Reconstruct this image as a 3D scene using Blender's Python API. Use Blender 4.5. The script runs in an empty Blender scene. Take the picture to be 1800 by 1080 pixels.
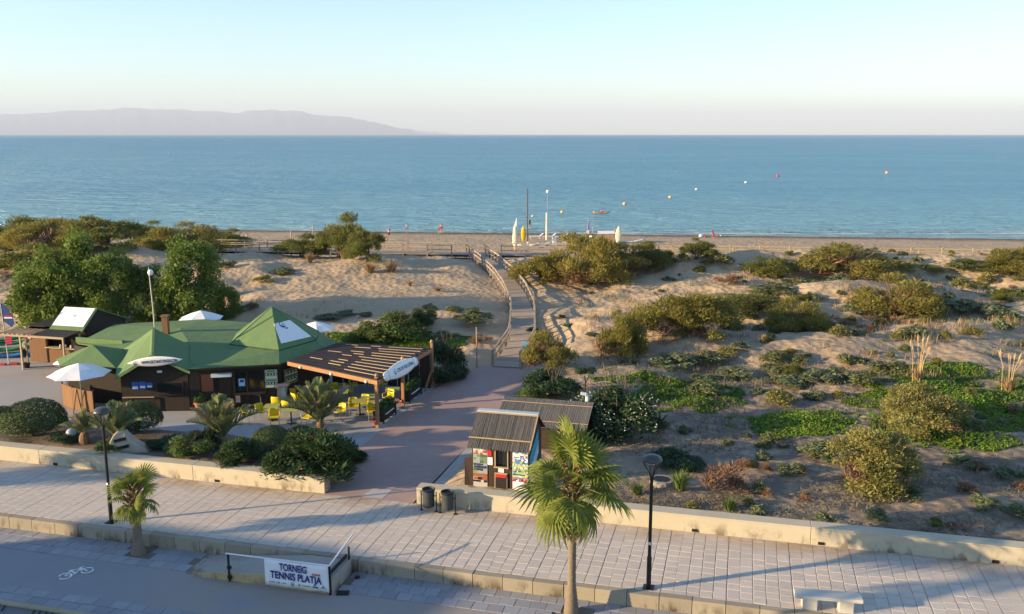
import bpy, bmesh, math, random
import numpy as np
from mathutils import Vector, Matrix, Euler
R = math.radians
SC = bpy.context.scene
COL = SC.collection
rnd = random.Random(7)
rng = np.random.default_rng(11)

# ------------------------------------------------------------------ camera
FPX, CAMH = 1600.0, 14.0                    # focal length in px of the 1800 px wide photograph; drone height
PITCH = math.atan(304 / FPX)
cd = bpy.data.cameras.new('camera'); cam = bpy.data.objects.new('camera', cd); COL.objects.link(cam)
cam.location = (0, 0, CAMH); cam.rotation_euler = (math.pi / 2 - PITCH, 0, 0)
cd.sensor_width = 36; cd.lens = 36 * FPX / 1800; cd.clip_start = 0.5; cd.clip_end = 120000
SC.camera = cam

# ------------------------------------------------------------------ sky, sun, exposure
SUN_AZ, SUN_EL = 254.5, 12.0                # compass-like: clockwise from +Y, where the sun stands
w = bpy.data.worlds.new('World'); SC.world = w; w.use_nodes = True
nt = w.node_tree; nt.nodes.clear()
sky = nt.nodes.new('ShaderNodeTexSky'); sky.sky_type = 'NISHITA'; sky.sun_disc = False
sky.sun_elevation = R(SUN_EL); sky.sun_rotation = R(SUN_AZ)
sky.air_density = 1.0; sky.dust_density = 0.1; sky.ozone_density = 3.0; sky.altitude = 10
bg = nt.nodes.new('ShaderNodeBackground'); bg.inputs[1].default_value = 0.115
wo = nt.nodes.new('ShaderNodeOutputWorld')
nt.links.new(sky.outputs[0], bg.inputs[0]); nt.links.new(bg.outputs[0], wo.inputs[0])
sd = bpy.data.lights.new('sun', 'SUN'); sd.energy = 5.0; sd.angle = R(0.6); sd.color = (1.0, 0.73, 0.40)
sun = bpy.data.objects.new('sun', sd); COL.objects.link(sun)
_az, _el = R(SUN_AZ), R(SUN_EL)
TOSUN = Vector((math.sin(_az) * math.cos(_el), math.cos(_az) * math.cos(_el), math.sin(_el)))
sun.rotation_euler = TOSUN.to_track_quat('Z', 'Y').to_euler()
SC.view_settings.view_transform = 'Standard'; SC.view_settings.look = 'None'
SC.view_settings.gamma = 1.0; SC.view_settings.exposure = 1.48
SC.cycles.max_bounces = 6; SC.cycles.diffuse_bounces = 3; SC.cycles.glossy_bounces = 3
SC.cycles.transparent_max_bounces = 8; SC.cycles.volume_bounces = 0
SC.cycles.caustics_reflective = False; SC.cycles.caustics_refractive = False

# ------------------------------------------------------------------ helpers
A0 = R(14.3); CA, SA = math.cos(A0), math.sin(A0)
def W(u, v, z=0.0):                          # promenade frame (u along the street, v towards the sea) -> world
    return Vector((u * CA + v * SA, -u * SA + v * CA, z))
_cp, _sp = math.cos(PITCH), math.sin(PITCH)
def ray(px, py):
    dx, dy, dz = px - 900, FPX, -(py - 540)
    return (dx, dy * _cp + dz * _sp, -dy * _sp + dz * _cp)
def P(px, py, z=0.0):                        # where the sight line through a photo pixel meets height z
    d = ray(px, py); t = (z - CAMH) / d[2]
    return Vector((d[0] * t, d[1] * t, z))
def PY(px, py, y):                           # ... meets the plane Y = y
    d = ray(px, py); t = y / d[1]
    return Vector((d[0] * t, y, CAMH + d[2] * t))

def link(o, parent=None):
    COL.objects.link(o)
    if parent is not None: o.parent = parent
    return o
def tag(o, label=None, cat=None, group=None, kind=None):
    if label: o['label'] = label
    if cat: o['category'] = cat
    if group: o['group'] = group
    if kind: o['kind'] = kind
    return o
def thing(name, label, cat, loc=(0, 0, 0), rz=0.0, group=None):
    o = bpy.data.objects.new(name, None); o.empty_display_size = 0.2
    o.location = loc; o.rotation_euler = (0, 0, rz); COL.objects.link(o)
    return tag(o, label, cat, group)
def copy_tree(o, parent=None):
    c = o.copy(); COL.objects.link(c)
    if parent is not None: c.parent = parent
    for ch in list(o.children): copy_tree(ch, c)
    return c

class MB:
    """collects boxes, bars, tubes, prisms into one mesh"""
    def __init__(s): s.v = []; s.f = []; s.m = []; s.cur = 0
    def mat(s, i): s.cur = i; return s
    def add(s, vs, fs):
        n = len(s.v); s.v += [tuple(v) for v in vs]
        for f in fs: s.f.append(tuple(i + n for i in f)); s.m.append(s.cur)
        return s
    def box(s, c, d, rz=0.0, M=None):
        x, y, z = d[0] / 2, d[1] / 2, d[2] / 2
        vs = [Vector((a, b, e)) for e in (-z, z) for a, b in ((-x, -y), (x, -y), (x, y), (-x, y))]
        if M is None: M = Matrix.Rotation(rz, 3, 'Z')
        vs = [M @ v + Vector(c) for v in vs]
        return s.add(vs, [(3, 2, 1, 0), (4, 5, 6, 7), (0, 1, 5, 4), (1, 2, 6, 5), (2, 3, 7, 6), (3, 0, 4, 7)])
    def bar(s, p, q, wd, ht=None, up=(0, 0, 1)):
        p, q = Vector(p), Vector(q); ht = ht or wd
        d = (q - p); L = d.length; d.normalize()
        side = d.cross(Vector(up))
        if side.length < 1e-4: side = d.cross(Vector((1, 0, 0)))
        side.normalize(); u2 = side.cross(d)
        M = Matrix((d, side, u2)).transposed()
        return s.box((p + q) / 2, (L, wd, ht), M=M)
    def tube(s, pts, r, n=8, cap=True):
        pts = [Vector(p) for p in pts]; k = len(pts)
        rs = r if isinstance(r, (list, tuple)) else [r] * k
        rings = []; ref = None
        for i, p in enumerate(pts):
            t = (pts[min(i + 1, k - 1)] - pts[max(i - 1, 0)]).normalized()
            if ref is None: ref = Vector((1, 0, 0)) if abs(t.x) < .9 else Vector((0, 1, 0))
            a = (ref - t * ref.dot(t)).normalized(); b = t.cross(a); ref = a
            rings.append([p + (a * math.cos(2 * math.pi * j / n) + b * math.sin(2 * math.pi * j / n)) * rs[i] for j in range(n)])
        vs = [v for rg in rings for v in rg]
        fs = [(i * n + j, i * n + (j + 1) % n, (i + 1) * n + (j + 1) % n, (i + 1) * n + j) for i in range(k - 1) for j in range(n)]
        if cap: fs += [tuple(range(n - 1, -1, -1)), tuple((k - 1) * n + j for j in range(n))]
        return s.add(vs, fs)
    def cyl(s, p, q, r0, r1=None, n=12): return s.tube([p, q], [r0, r0 if r1 is None else r1], n)
    def lathe(s, prof, n=16, c=(0, 0, 0)):
        vs = [(c[0] + r * math.cos(2 * math.pi * j / n), c[1] + r * math.sin(2 * math.pi * j / n), c[2] + z) for r, z in prof for j in range(n)]
        k = len(prof)
        fs = [(i * n + j, i * n + (j + 1) % n, (i + 1) * n + (j + 1) % n, (i + 1) * n + j) for i in range(k - 1) for j in range(n)]
        fs += [tuple(range(n - 1, -1, -1)), tuple((k - 1) * n + j for j in range(n))]
        return s.add(vs, fs)
    def prism(s, poly, z0, z1):
        n = len(poly)
        vs = [(p[0], p[1], z0 if not callable(z0) else z0(p)) for p in poly] + [(p[0], p[1], z1 if not callable(z1) else z1(p)) for p in poly]
        fs = [tuple(range(n - 1, -1, -1)), tuple(range(n, 2 * n))] + [(i, (i + 1) % n, n + (i + 1) % n, n + i) for i in range(n)]
        return s.add(vs, fs)
    def slab(s, poly, th):                   # any planar-ish 3D polygon, thickened downwards along its normal
        ps = [Vector(p) for p in poly]; n = len(ps)
        nm = Vector((0, 0, 0))
        for i in range(n):
            a, b = ps[i], ps[(i + 1) % n]; nm += Vector(((a.y - b.y) * (a.z + b.z), (a.z - b.z) * (a.x + b.x), (a.x - b.x) * (a.y + b.y)))
        nm.normalize()
        vs = ps + [p - nm * th for p in ps]
        return s.add(vs, [tuple(range(n)), tuple(range(2 * n - 1, n - 1, -1))] + [(i, n + i, n + (i + 1) % n, (i + 1) % n) for i in range(n)])
    def mesh(s, name, mats, smooth=False):
        me = bpy.data.meshes.new(name); me.from_pydata(s.v, [], s.f); me.update()
        if not isinstance(mats, (list, tuple)): mats = [mats]
        for m in mats: me.materials.append(m)
        me.polygons.foreach_set('material_index', s.m)
        if smooth:
            me.polygons.foreach_set('use_smooth', [True] * len(s.f))
        return me
    def build(s, name, mats, parent=None, world=False, smooth=False, bevel=0.0):
        """world=True: coordinates are world ones, turned into the parent's frame"""
        if world and parent is not None:
            Mi = (Matrix.Translation(parent.location) @ parent.rotation_euler.to_matrix().to_4x4()).inverted()
            s.v = [tuple(Mi @ Vector(v)) for v in s.v]
        o = bpy.data.objects.new(name, s.mesh(name, mats, smooth))
        if bevel:
            b = o.modifiers.new('bevel', 'BEVEL'); b.width = bevel; b.segments = 2; b.limit_method = 'ANGLE'
        return link(o, parent)
def inst(name, me, parent=None, loc=(0, 0, 0), rot=(0, 0, 0), sc=(1, 1, 1)):
    o = bpy.data.objects.new(name, me); o.location = loc; o.rotation_euler = rot; o.scale = sc
    return link(o, parent)

def mesh_np(name, v, f, mats, idx=None, smooth=False):
    """fast mesh from numpy arrays, all faces with the same corner count"""
    me = bpy.data.meshes.new(name); nf, k = f.shape
    me.vertices.add(len(v)); me.vertices.foreach_set('co', np.asarray(v, np.float32).ravel())
    me.loops.add(nf * k); me.loops.foreach_set('vertex_index', f.astype(np.int32).ravel())
    me.polygons.add(nf); me.polygons.foreach_set('loop_start', np.arange(0, nf * k, k, dtype=np.int32))
    me.polygons.foreach_set('loop_total', np.full(nf, k, np.int32))
    if not isinstance(mats, (list, tuple)): mats = [mats]
    for m in mats: me.materials.append(m)
    if idx is not None: me.polygons.foreach_set('material_index', np.asarray(idx, np.int32))
    if smooth: me.polygons.foreach_set('use_smooth', np.ones(nf, bool))
    me.update(calc_edges=True)
    return me

# ------------------------------------------------------------------ materials
def new_mat(name):
    m = bpy.data.materials.new(name); m.use_nodes = True; t = m.node_tree
    return m, t, t.nodes['Principled BSDF']
def nd(t, kind, **kw):
    n = t.nodes.new('ShaderNode' + kind)
    for k, v in kw.items():
        if k.startswith('i_'): n.inputs[int(k[2:]) if k[2:].isdigit() else k[2:]].default_value = v
        else: setattr(n, k, v)
    return n
def mixc(t, fac, a, b, mode='MIX'):
    n = t.nodes.new('ShaderNodeMix'); n.data_type = 'RGBA'; n.blend_type = mode
    for s_, v in ((n.inputs[0], fac), (n.inputs[6], a), (n.inputs[7], b)):
        if isinstance(v, (int, float)): s_.default_value = v
        elif isinstance(v, tuple): s_.default_value = (*v[:3], 1)
        else: t.links.new(v, s_)
    return n.outputs[2]
def noise(t, scale, detail=4, rough=.6, vec=None, dist=0.0):
    n = t.nodes.new('ShaderNodeTexNoise'); n.inputs['Scale'].default_value = scale; n.inputs['Detail'].default_value = detail
    n.inputs['Roughness'].default_value = rough; n.inputs['Distortion'].default_value = dist
    if vec is None: vec = pos(t)
    t.links.new(vec, n.inputs['Vector']); return n.outputs[0]
def pos(t): return t.nodes.new('ShaderNodeNewGeometry').outputs['Position']
def ramp(t, fac, a, b, c0=(0, 0, 0), c1=(1, 1, 1)):
    n = t.nodes.new('ShaderNodeValToRGB'); e = n.color_ramp.elements
    e[0].position = a; e[1].position = b; e[0].color = (*c0, 1); e[1].color = (*c1, 1)
    t.links.new(fac, n.inputs[0]); return n.outputs[0]
def scalev(t, vec, s):
    n = t.nodes.new('ShaderNodeVectorMath'); n.operation = 'MULTIPLY'; n.inputs[1].default_value = s
    t.links.new(vec, n.inputs[0]); return n.outputs[0]
def bump(t, bs, h, strength=.3, dist=.02, prev=None):
    n = t.nodes.new('ShaderNodeBump'); n.inputs['Strength'].default_value = strength; n.inputs['Distance'].default_value = dist
    t.links.new(h, n.inputs['Height'])
    if prev is not None: t.links.new(prev, n.inputs['Normal'])
    if bs is not None: t.links.new(n.outputs[0], bs.inputs['Normal'])
    return n.outputs[0]
def mul(c, k): return tuple(min(1, x * k) for x in c)
def M(name, col, rough=.8, var=.25, scale=3.0, bmp=.15, metal=0.0, per=0.0, fine=40.0, spec=.3, dist=.01):
    """plain worn surface: colour drifting by world-position noise, optional per-object drift, fine relief"""
    m, t, b = new_mat(name)
    c = mixc(t, noise(t, scale, 5), mul(col, 1 - var), mul(col, 1 + var))
    if per:
        oi = t.nodes.new('ShaderNodeObjectInfo')
        c = mixc(t, ramp(t, oi.outputs['Random'], 0, 1, (1 - per,) * 3, (1 + per * .0,) * 3), (0, 0, 0), c)
        # random brightness: mix towards black by at most `per`
    t.links.new(c, b.inputs['Base Color'])
    b.inputs['Roughness'].default_value = rough; b.inputs['Metallic'].default_value = metal
    b.inputs['Specular IOR Level'].default_value = spec
    if bmp: bump(t, b, noise(t, fine, 3), bmp, dist)
    return m
def wood(name, col, along=(1, 1, 1), var=.35, rough=.75, per=.25):
    m, t, b = new_mat(name)
    tc = t.nodes.new('ShaderNodeTexCoord').outputs['Object']
    g1 = noise(t, 6, 5, .65, scalev(t, tc, along))
    c = mixc(t, g1, mul(col, 1 - var), mul(col, 1 + var))
    oi = t.nodes.new('ShaderNodeObjectInfo')
    c = mixc(t, ramp(t, oi.outputs['Random'], 0, 1, (1 - per,) * 3), (0.02, .02, .02), c)
    t.links.new(c, b.inputs['Base Color']); b.inputs['Roughness'].default_value = rough
    b.inputs['Specular IOR Level'].default_value = .25
    bump(t, b, g1, .25, .01)
    return m
def leafmat(name, a, b_, tr=.3, rough=.6, sc=1.2, dry=None, dryamt=.0):
    m, t, bs = new_mat(name)
    n1 = noise(t, sc, 3); n2 = noise(t, 14, 2)
    c = mixc(t, ramp(t, n1, .32, .68), a, b_)
    c = mixc(t, ramp(t, n2, .35, .7, (0, 0, 0), (.5, .5, .5)), c, mul(b_, 1.35))
    if dry: c = mixc(t, ramp(t, noise(t, sc * 1.9, 3), .55 - dryamt, .62 + (.3 - dryamt)), c, dry)
    oi = t.nodes.new('ShaderNodeObjectInfo')
    c = mixc(t, ramp(t, oi.outputs['Random'], 0, 1, (.72,) * 3, (1, 1, 1)), mul(a, .7), c)
    t.links.new(c, bs.inputs['Base Color']); bs.inputs['Roughness'].default_value = rough
    bs.inputs['Specular IOR Level'].default_value = .25
    tl = t.nodes.new('ShaderNodeBsdfTranslucent'); t.links.new(c, tl.inputs[0])
    mx = t.nodes.new('ShaderNodeMixShader'); mx.inputs[0].default_value = tr
    out = t.nodes['Material Output']
    t.links.new(bs.outputs[0], mx.inputs[1]); t.links.new(tl.outputs[0], mx.inputs[2]); t.links.new(mx.outputs[0], out.inputs[0])
    return m

# ------------------------------------------------------------------ noise and ground height
_H = np.random.default_rng(5).random((256, 256))
def vnoise(x, y):
    xi = np.floor(x).astype(int); yi = np.floor(y).astype(int); fx = x - xi; fy = y - yi
    fx = fx * fx * (3 - 2 * fx); fy = fy * fy * (3 - 2 * fy)
    g_ = lambda i, j: _H[i % 256, j % 256]
    return (g_(xi, yi) * (1 - fx) + g_(xi + 1, yi) * fx) * (1 - fy) + (g_(xi, yi + 1) * (1 - fx) + g_(xi + 1, yi + 1) * fx) * fy
def fbm(x, y, o=4):
    s = 0; a = .5
    for k in range(o): s = s + a * vnoise(x * 2 ** k + 17.3 * k, y * 2 ** k + 9.1 * k); a *= .5
    return s
def sst(a, b, x): t = np.clip((x - a) / (b - a), 0, 1); return t * t * (3 - 2 * t)
def deck_y(x): return 95.5 - 0.108 * x        # centre line of the boardwalk along the beach
DECK_Z = 1.55
# dunes the photograph shows, world x, y, radius x, radius y, height
MOUNDS = [(-16, 84, 9, 5, 1.0), (-14, 70, 8, 4, .35), (5, 84, 7, 4, 1.1), (14, 80, 8, 5, 1.3), (24, 83, 7, 4, 1.5), (36, 82, 9, 4, 1.6), (12, 66, 6, 5, .9),
          (22, 70, 6, 4, .9), (31, 70, 7, 5, 1.0), (29, 58, 6, 4, .9), (20, 55, 5, 4, .5), (40, 66, 7, 5, 1.0), (12, 55, 4, 3, .45),
          (-36, 88, 9, 5, 1.2), (-48, 86, 10, 6, 1.4), (-31, 82, 7, 4, .9), (-42, 76, 7, 4, .8), (48, 80, 8, 5, 1.5), (44, 57, 6, 4, .8), (22, 47, 6, 4, .4), (7, 61, 3, 3, .5)]
BW = [(-0.35, 54.0, 0.06), (0.68, 58.9, 0.5), (0.8, 66.3, 0.98), (0.23, 73.0, 1.3), (-0.65, 79.2, 1.5), (-2.34, 88.4, 1.6), (-3.67, 94.6, 1.56)]   # boardwalk centre line
def bw_at(y):
    ys = [p[1] for p in BW]
    return np.interp(y, ys, [p[0] for p in BW]), np.interp(y, ys, [p[2] for p in BW])
def H(x, y):
    x = np.asarray(x, float); y = np.asarray(y, float)
    v = x * SA + y * CA; u = x * CA - y * SA
    d = y - deck_y(x)                          # distance seaward of the beach boardwalk
    z = np.interp(y, [30, 40, 55, 65, 75, 84, 90], [.42, .5, .75, .95, 1.25, 1.55, 1.5])
    ham = sst(36, 50, y) * .7 + .3
    hm = (fbm(x * .16, y * .2) - .47) * 2.0 + (fbm(x * .45 + 5, y * .5 + 3) - .47) * .55 + (fbm(x * 1.3 + 9, y * 1.3) - .47) * .2
    calm = 1 - .75 * np.exp(-(((x + 10) / 13) ** 2 + ((y - 73) / 9) ** 2)) - .0     # smooth trodden sand left of the walk
    z = z + hm * ham * calm
    for mx, my, rx, ry, hh in MOUNDS: z = z + hh * np.exp(-(((x - mx) / rx) ** 2 + ((y - my) / ry) ** 2))
    # along the walk the sand stays just below the planks
    bx, bz = bw_at(y); near = np.exp(-((x - bx) / 2.4) ** 2) * sst(50, 53, y) * (1 - sst(93, 96, y))
    z = z * (1 - near) + (bz - .32) * near
    # paved bar grounds: flat; sand starts behind them
    flat = (1 - sst(55, 63, y + .12 * x)) * (1 - sst(-12.0, -10.2, u))
    z = z * (1 - flat) + (-.12) * flat
    # beach: down to the sea
    zb = np.interp(d, [-5, 0, 5, 10, 22, 40, 49, 53, 60, 90], [1.25, 1.0, .3, -.35, -.75, -1.1, -1.5, -2.05, -2.6, -4.0])
    zb = zb + (fbm(x * .25, y * .25) - .47) * .25 * (1 - sst(30, 48, d)) + (fbm(x * .8, y * .8) - .47) * .12
    k = sst(-5, 2, d); z = z * (1 - k) + zb * k
    z = np.where(v < 31.45, -1.3, z)
    return z
def hz(x, y): return float(H(np.array([x]), np.array([y]))[0])
def hit(px, py, dz=0.0):                       # where the sight line meets the ground
    d = ray(px, py); t0 = 30 / d[1]; t1 = 170 / d[1]
    ts = np.linspace(t0, t1, 1400); X = d[0] * ts; Y = d[1] * ts; Z = CAMH + d[2] * ts
    k = np.nonzero(Z < H(X, Y) + dz)[0]
    i = k[0] if len(k) else -1
    return Vector((float(X[i]), float(Y[i]), hz(X[i], Y[i])))

# ================================================================== SETTING
def mat_sand():
    m, t, b = new_mat('sand')
    p = pos(t)
    c = mixc(t, noise(t, .35, 6), (.35, .265, .172), (.50, .385, .26))
    c = mixc(t, ramp(t, noise(t, 9, 4), .45, .75, (0, 0, 0), (.45,) * 3), c, (.26, .2, .145))
    # litter and humus between the shrubs of the near dune
    sx = nd(t, 'SeparateXYZ'); t.links.new(p, sx.inputs[0])
    my = nd(t, 'MapRange'); my.inputs[1].default_value = 62; my.inputs[2].default_value = 44; t.links.new(sx.outputs[1], my.inputs[0])
    mx = nd(t, 'MapRange'); mx.inputs[1].default_value = 1; mx.inputs[2].default_value = 8; t.links.new(sx.outputs[0], mx.inputs[0])
    mm = nd(t, 'Math', operation='MULTIPLY'); t.links.new(my.outputs[0], mm.inputs[0]); t.links.new(mx.outputs[0], mm.inputs[1])
    lit = ramp(t, noise(t, 1.1, 7, .75), .36, .54, (0, 0, 0), (.9,) * 3)
    m2 = nd(t, 'Math', operation='MULTIPLY'); t.links.new(mm.outputs[0], m2.inputs[0]); t.links.new(lit, m2.inputs[1])
    c = mixc(t, m2.outputs[0], c, (.165, .14, .12))
    # damp strip by the water line
    mw = nd(t, 'MapRange'); mw.inputs[1].default_value = -1.2; mw.inputs[2].default_value = -1.42; t.links.new(sx.outputs[2], mw.inputs[0])
    wn = nd(t, 'Math', operation='MULTIPLY_ADD'); t.links.new(noise(t, .2, 4), wn.inputs[0]); wn.inputs[1].default_value = 0; t.links.new(mw.outputs[0], wn.inputs[2])
    c = mixc(t, wn.outputs[0], c, (.17, .105, .065))
    t.links.new(c, b.inputs['Base Color']); b.inputs['Roughness'].default_value = .95; b.inputs['Specular IOR Level'].default_value = .1
    vo = nd(t, 'TexVoronoi', feature='SMOOTH_F1'); vo.inputs['Scale'].default_value = 2.1; vo.inputs['Smoothness'].default_value = .6
    t.links.new(p, vo.inputs['Vector'])
    n0 = bump(t, None, vo.outputs['Distance'], .6, .16)
    n1 = bump(t, None, noise(t, .9, 6, .6), .35, .3, n0)
    n2 = bump(t, b, noise(t, 12, 5, .7), .5, .05, n1)
    return m
SAND = mat_sand()
def grid_sheet(name, xs, ys, zf, mat):
    X, Y = np.meshgrid(xs, ys); Z = zf(X, Y)
    v = np.stack([X.ravel(), Y.ravel(), Z.ravel()], 1); nx, ny = len(xs), len(ys)
    i = (np.arange(ny - 1)[:, None] * nx + np.arange(nx - 1)[None]).ravel()
    f = np.stack([i, i + 1, i + 1 + nx, i + nx], 1)
    return mesh_np(name, v, f, mat, smooth=True)
xs = np.concatenate([np.linspace(-420, -96, 40)[:-1], np.arange(-96, 96, .4), np.linspace(96, 420, 40)])
ys = np.concatenate([np.arange(24, 62, .3), np.arange(62, 100, .36), np.arange(100, 165, .8)])
tag(link(bpy.data.objects.new('sand', grid_sheet('sand', xs, ys, H, SAND))), kind='structure')

# sea
def mat_sea():
    m, t, b = new_mat('sea_water')
    p = pos(t); sx = nd(t, 'SeparateXYZ'); t.links.new(p, sx.inputs[0])
    sh = nd(t, 'MapRange'); sh.inputs[1].default_value = 145; sh.inputs[2].default_value = 260; t.links.new(sx.outputs[1], sh.inputs[0])
    far = nd(t, 'MapRange'); far.inputs[1].default_value = 250; far.inputs[2].default_value = 2500; t.links.new(sx.outputs[1], far.inputs[0])
    c = mixc(t, sh.outputs[0], (.19, .43, .46), (.085, .31, .43))
    nr = nd(t, 'MapRange'); nr.inputs[1].default_value = 162; nr.inputs[2].default_value = 147; t.links.new(sx.outputs[1], nr.inputs[0])
    c = mixc(t, nr.outputs[0], c, (.24, .38, .38))
    c = mixc(t, far.outputs[0], c, (.05, .205, .35))
    sw = noise(t, 1.0, 4, .55, scalev(t, p, (.006, .02, 1)), .8)      # slicks
    c = mixc(t, ramp(t, sw, .4, .65, (0, 0, 0), (.4,) * 3), c, (.15, .38, .47))
    df = nd(t, 'BsdfDiffuse'); gl_ = nd(t, 'BsdfGlossy'); gl_.inputs['Roughness'].default_value = .18; gl_.inputs['Color'].default_value = (.95, .97, 1, 1)
    st = noise(t, 1.0, 5, .6, scalev(t, p, (.0016, .012, 1)), 1.5)      # wind streaks
    c = mixc(t, ramp(t, st, .5, .66, (0, 0, 0), (.3,) * 3), c, (.05, .22, .35))
    t.links.new(c, df.inputs['Color'])
    w1 = noise(t, 1.0, 5, .62, scalev(t, p, (.35, .8, 1)), .4)
    w2 = noise(t, 1.0, 3, .5, scalev(t, p, (.035, .12, 1)), .5)
    w3 = noise(t, 1.0, 4, .6, scalev(t, p, (.1, .32, 1)), .6)
    a = bump(t, None, w3, 1.0, 3.2, bump(t, None, w2, .9, 4.0))
    nn = bump(t, None, w1, 1.0, 1.2, a)
    t.links.new(nn, df.inputs['Normal']); t.links.new(nn, gl_.inputs['Normal'])
    # wave facets hide each other at low angles, so the sheet never turns into a full mirror
    ms = nd(t, 'MixShader'); ms.inputs[0].default_value = .22; t.links.new(df.outputs[0], ms.inputs[1]); t.links.new(gl_.outputs[0], ms.inputs[2])
    t.nodes.remove(b); t.links.new(ms.outputs[0], t.nodes['Material Output'].inputs[0])
    return m
SEA = mat_sea()
sx_ = np.concatenate([-np.geomspace(30000, 120, 14), np.linspace(-100, 100, 5), np.geomspace(120, 30000, 14)])
sy_ = np.concatenate([[138], np.geomspace(143, 26000, 24)])
tag(link(bpy.data.objects.new('sea', grid_sheet('sea', sx_, sy_, lambda X, Y: np.full(X.shape, -2.0), SEA))), kind='structure')
# small breaking waves along the shore
FOAM = M('foam', (.72, .76, .76), .6, .15, 2, .3)
def wavelet(y0, x0, x1, amp, wd, seed):
    xs_ = np.arange(x0, x1, .8); r_ = np.random.default_rng(seed); ph = r_.random() * 50
    yc = y0 + (fbm(xs_ * .05 + ph, xs_ * 0 + ph) - .47) * 3.0; k = np.clip((fbm(xs_ * .06 + ph, xs_ * 0 + 3 + ph) - .38) * 7, 0, 1)
    pr = [(-.5, 0), (-.3, .45), (-.12, 1.0), (.05, .8), (.5, .3), (1.0, 0)]
    v = np.concatenate([np.stack([xs_, yc + a * wd, -2.02 + b_ * amp * k], 1) for a, b_ in pr])
    n = len(xs_); f = []
    for i in range(len(pr) - 1):
        j = np.arange(n - 1) + i * n; f.append(np.stack([j, j + 1, j + 1 + n, j + n], 1))
    o = link(bpy.data.objects.new('shore_wave', mesh_np('shore_wave', v, np.concatenate(f), SEA, smooth=True)))
    tag(o, kind='structure')
for k_, (y0, am) in enumerate([(150.2, .14), (154.5, .12)]): wavelet(y0, -95, 95, am, 1.2, k_)
def foam_line(y0, seed, wd):
    xs_ = np.arange(-95, 95, .5); r_ = np.random.default_rng(seed); ph = r_.random() * 40
    yc = y0 + (fbm(xs_ * .06 + ph, xs_ * 0) - .47) * 3.5 + (fbm(xs_ * .5 + ph, xs_ * 0 + 8) - .47) * .8
    hw = wd * np.clip((fbm(xs_ * .15 + ph, xs_ * 0 + 4) - .33) * 4, .0, 1)
    v = np.concatenate([np.stack([xs_, yc - hw, np.full(len(xs_), -1.975)], 1), np.stack([xs_, yc + hw, np.full(len(xs_), -1.975)], 1)])
    n = len(xs_); j = np.arange(n - 1); f = np.stack([j, j + 1, j + 1 + n, j + n], 1)
    return v, f
v_, f_ = [], []; off = 0
for y0, sd_, wd in ((148.6, 2, .35), (150.0, 5, .25), (153.4, 9, .18)):
    a_, b_ = foam_line(y0, sd_, wd); v_.append(a_); f_.append(b_ + off); off += len(a_)
tag(link(bpy.data.objects.new('shore_foam', mesh_np('shore_foam', np.concatenate(v_), np.concatenate(f_), FOAM))), 'thin white foam lines where the sea meets the sand', 'foam', kind='stuff')

# far hills across the bay, left
HILLM = M('hill_scrub', (.08, .10, .11), .95, .3, .0006, 0)
def hills():
    D = 34000.0; prof = [(-260, 205), (0, 203), (60, 201), (110, 198), (160, 196), (235, 191.5), (270, 193), (325, 194.5), (345, 197), (365, 196), (400, 200), (420, 200), (450, 195.5), (480, 196),
            (520, 196), (555, 203), (605, 206), (635, 211), (665, 218), (700, 226), (740, 234), (780, 239)]
    px_ = np.arange(-260, 781, 4.0); py_ = np.interp(px_, [p[0] for p in prof], [p[1] for p in prof])
    py_ = py_ + (fbm(px_ * .06, px_ * 0 + 2) - .47) * 5
    X = (px_ - 900) / 1629.0 * D; Z = CAMH + (236 - py_) / 1600 * D * 1.0
    rows = []
    for k, (dy, fz) in enumerate([(-7000, 0), (-5500, .06), (-3800, .3), (-2000, .68), (-700, .9), (0, 1), (1500, .8), (4000, 0)]):
        n_ = (fbm(px_ * .03 + k * 3.1, px_ * 0 + k) - .47) * 900
        rows.append(np.stack([X * (1 + dy / D) + n_ * .3, np.full(len(X), D + dy) + n_ * (.0 if fz in (0, 1) else 1), np.maximum(Z * fz * (1 + (0 if fz in (0, 1) else .25) * (fbm(px_ * .08 + k, px_ * 0 + k * 7) - .47)), -4)], 1))
    v = np.concatenate(rows); n = len(X); f = []
    for i in range(len(rows) - 1): j = np.arange(n - 1) + i * n; f.append(np.stack([j, j + 1, j + 1 + n, j + n], 1))
    tag(link(bpy.data.objects.new('hills', mesh_np('hills', v, np.concatenate(f), HILLM, smooth=True))), kind='structure')
hills()
def far_ridge():
    D = 43000.0; prof = [(-260, 206), (60, 207), (150, 209), (300, 208), (470, 207), (560, 213), (640, 219), (700, 226), (760, 232), (800, 236), (900, 240)]
    px_ = np.arange(-260, 901, 4.0); py_ = np.interp(px_, [p[0] for p in prof], [p[1] for p in prof]) + (fbm(px_ * .05 + 7, px_ * 0 + 4) - .47) * 6
    X = (px_ - 900) / 1629.0 * D; Z = CAMH + (236 - py_) / 1600 * D
    rows = [np.stack([X, np.full(len(X), D + dy), np.maximum(Z * fz, -4)], 1) for dy, fz in ((-3500, 0), (-1500, .6), (0, 1), (2200, 0))]
    v = np.concatenate(rows); n = len(X); f = []
    for i in range(3): j = np.arange(n - 1) + i * n; f.append(np.stack([j, j + 1, j + 1 + n, j + n], 1))
    tag(link(bpy.data.objects.new('far_hills', mesh_np('far_hills', v, np.concatenate(f), HILLM, smooth=True))), kind='structure')
far_ridge()

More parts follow.
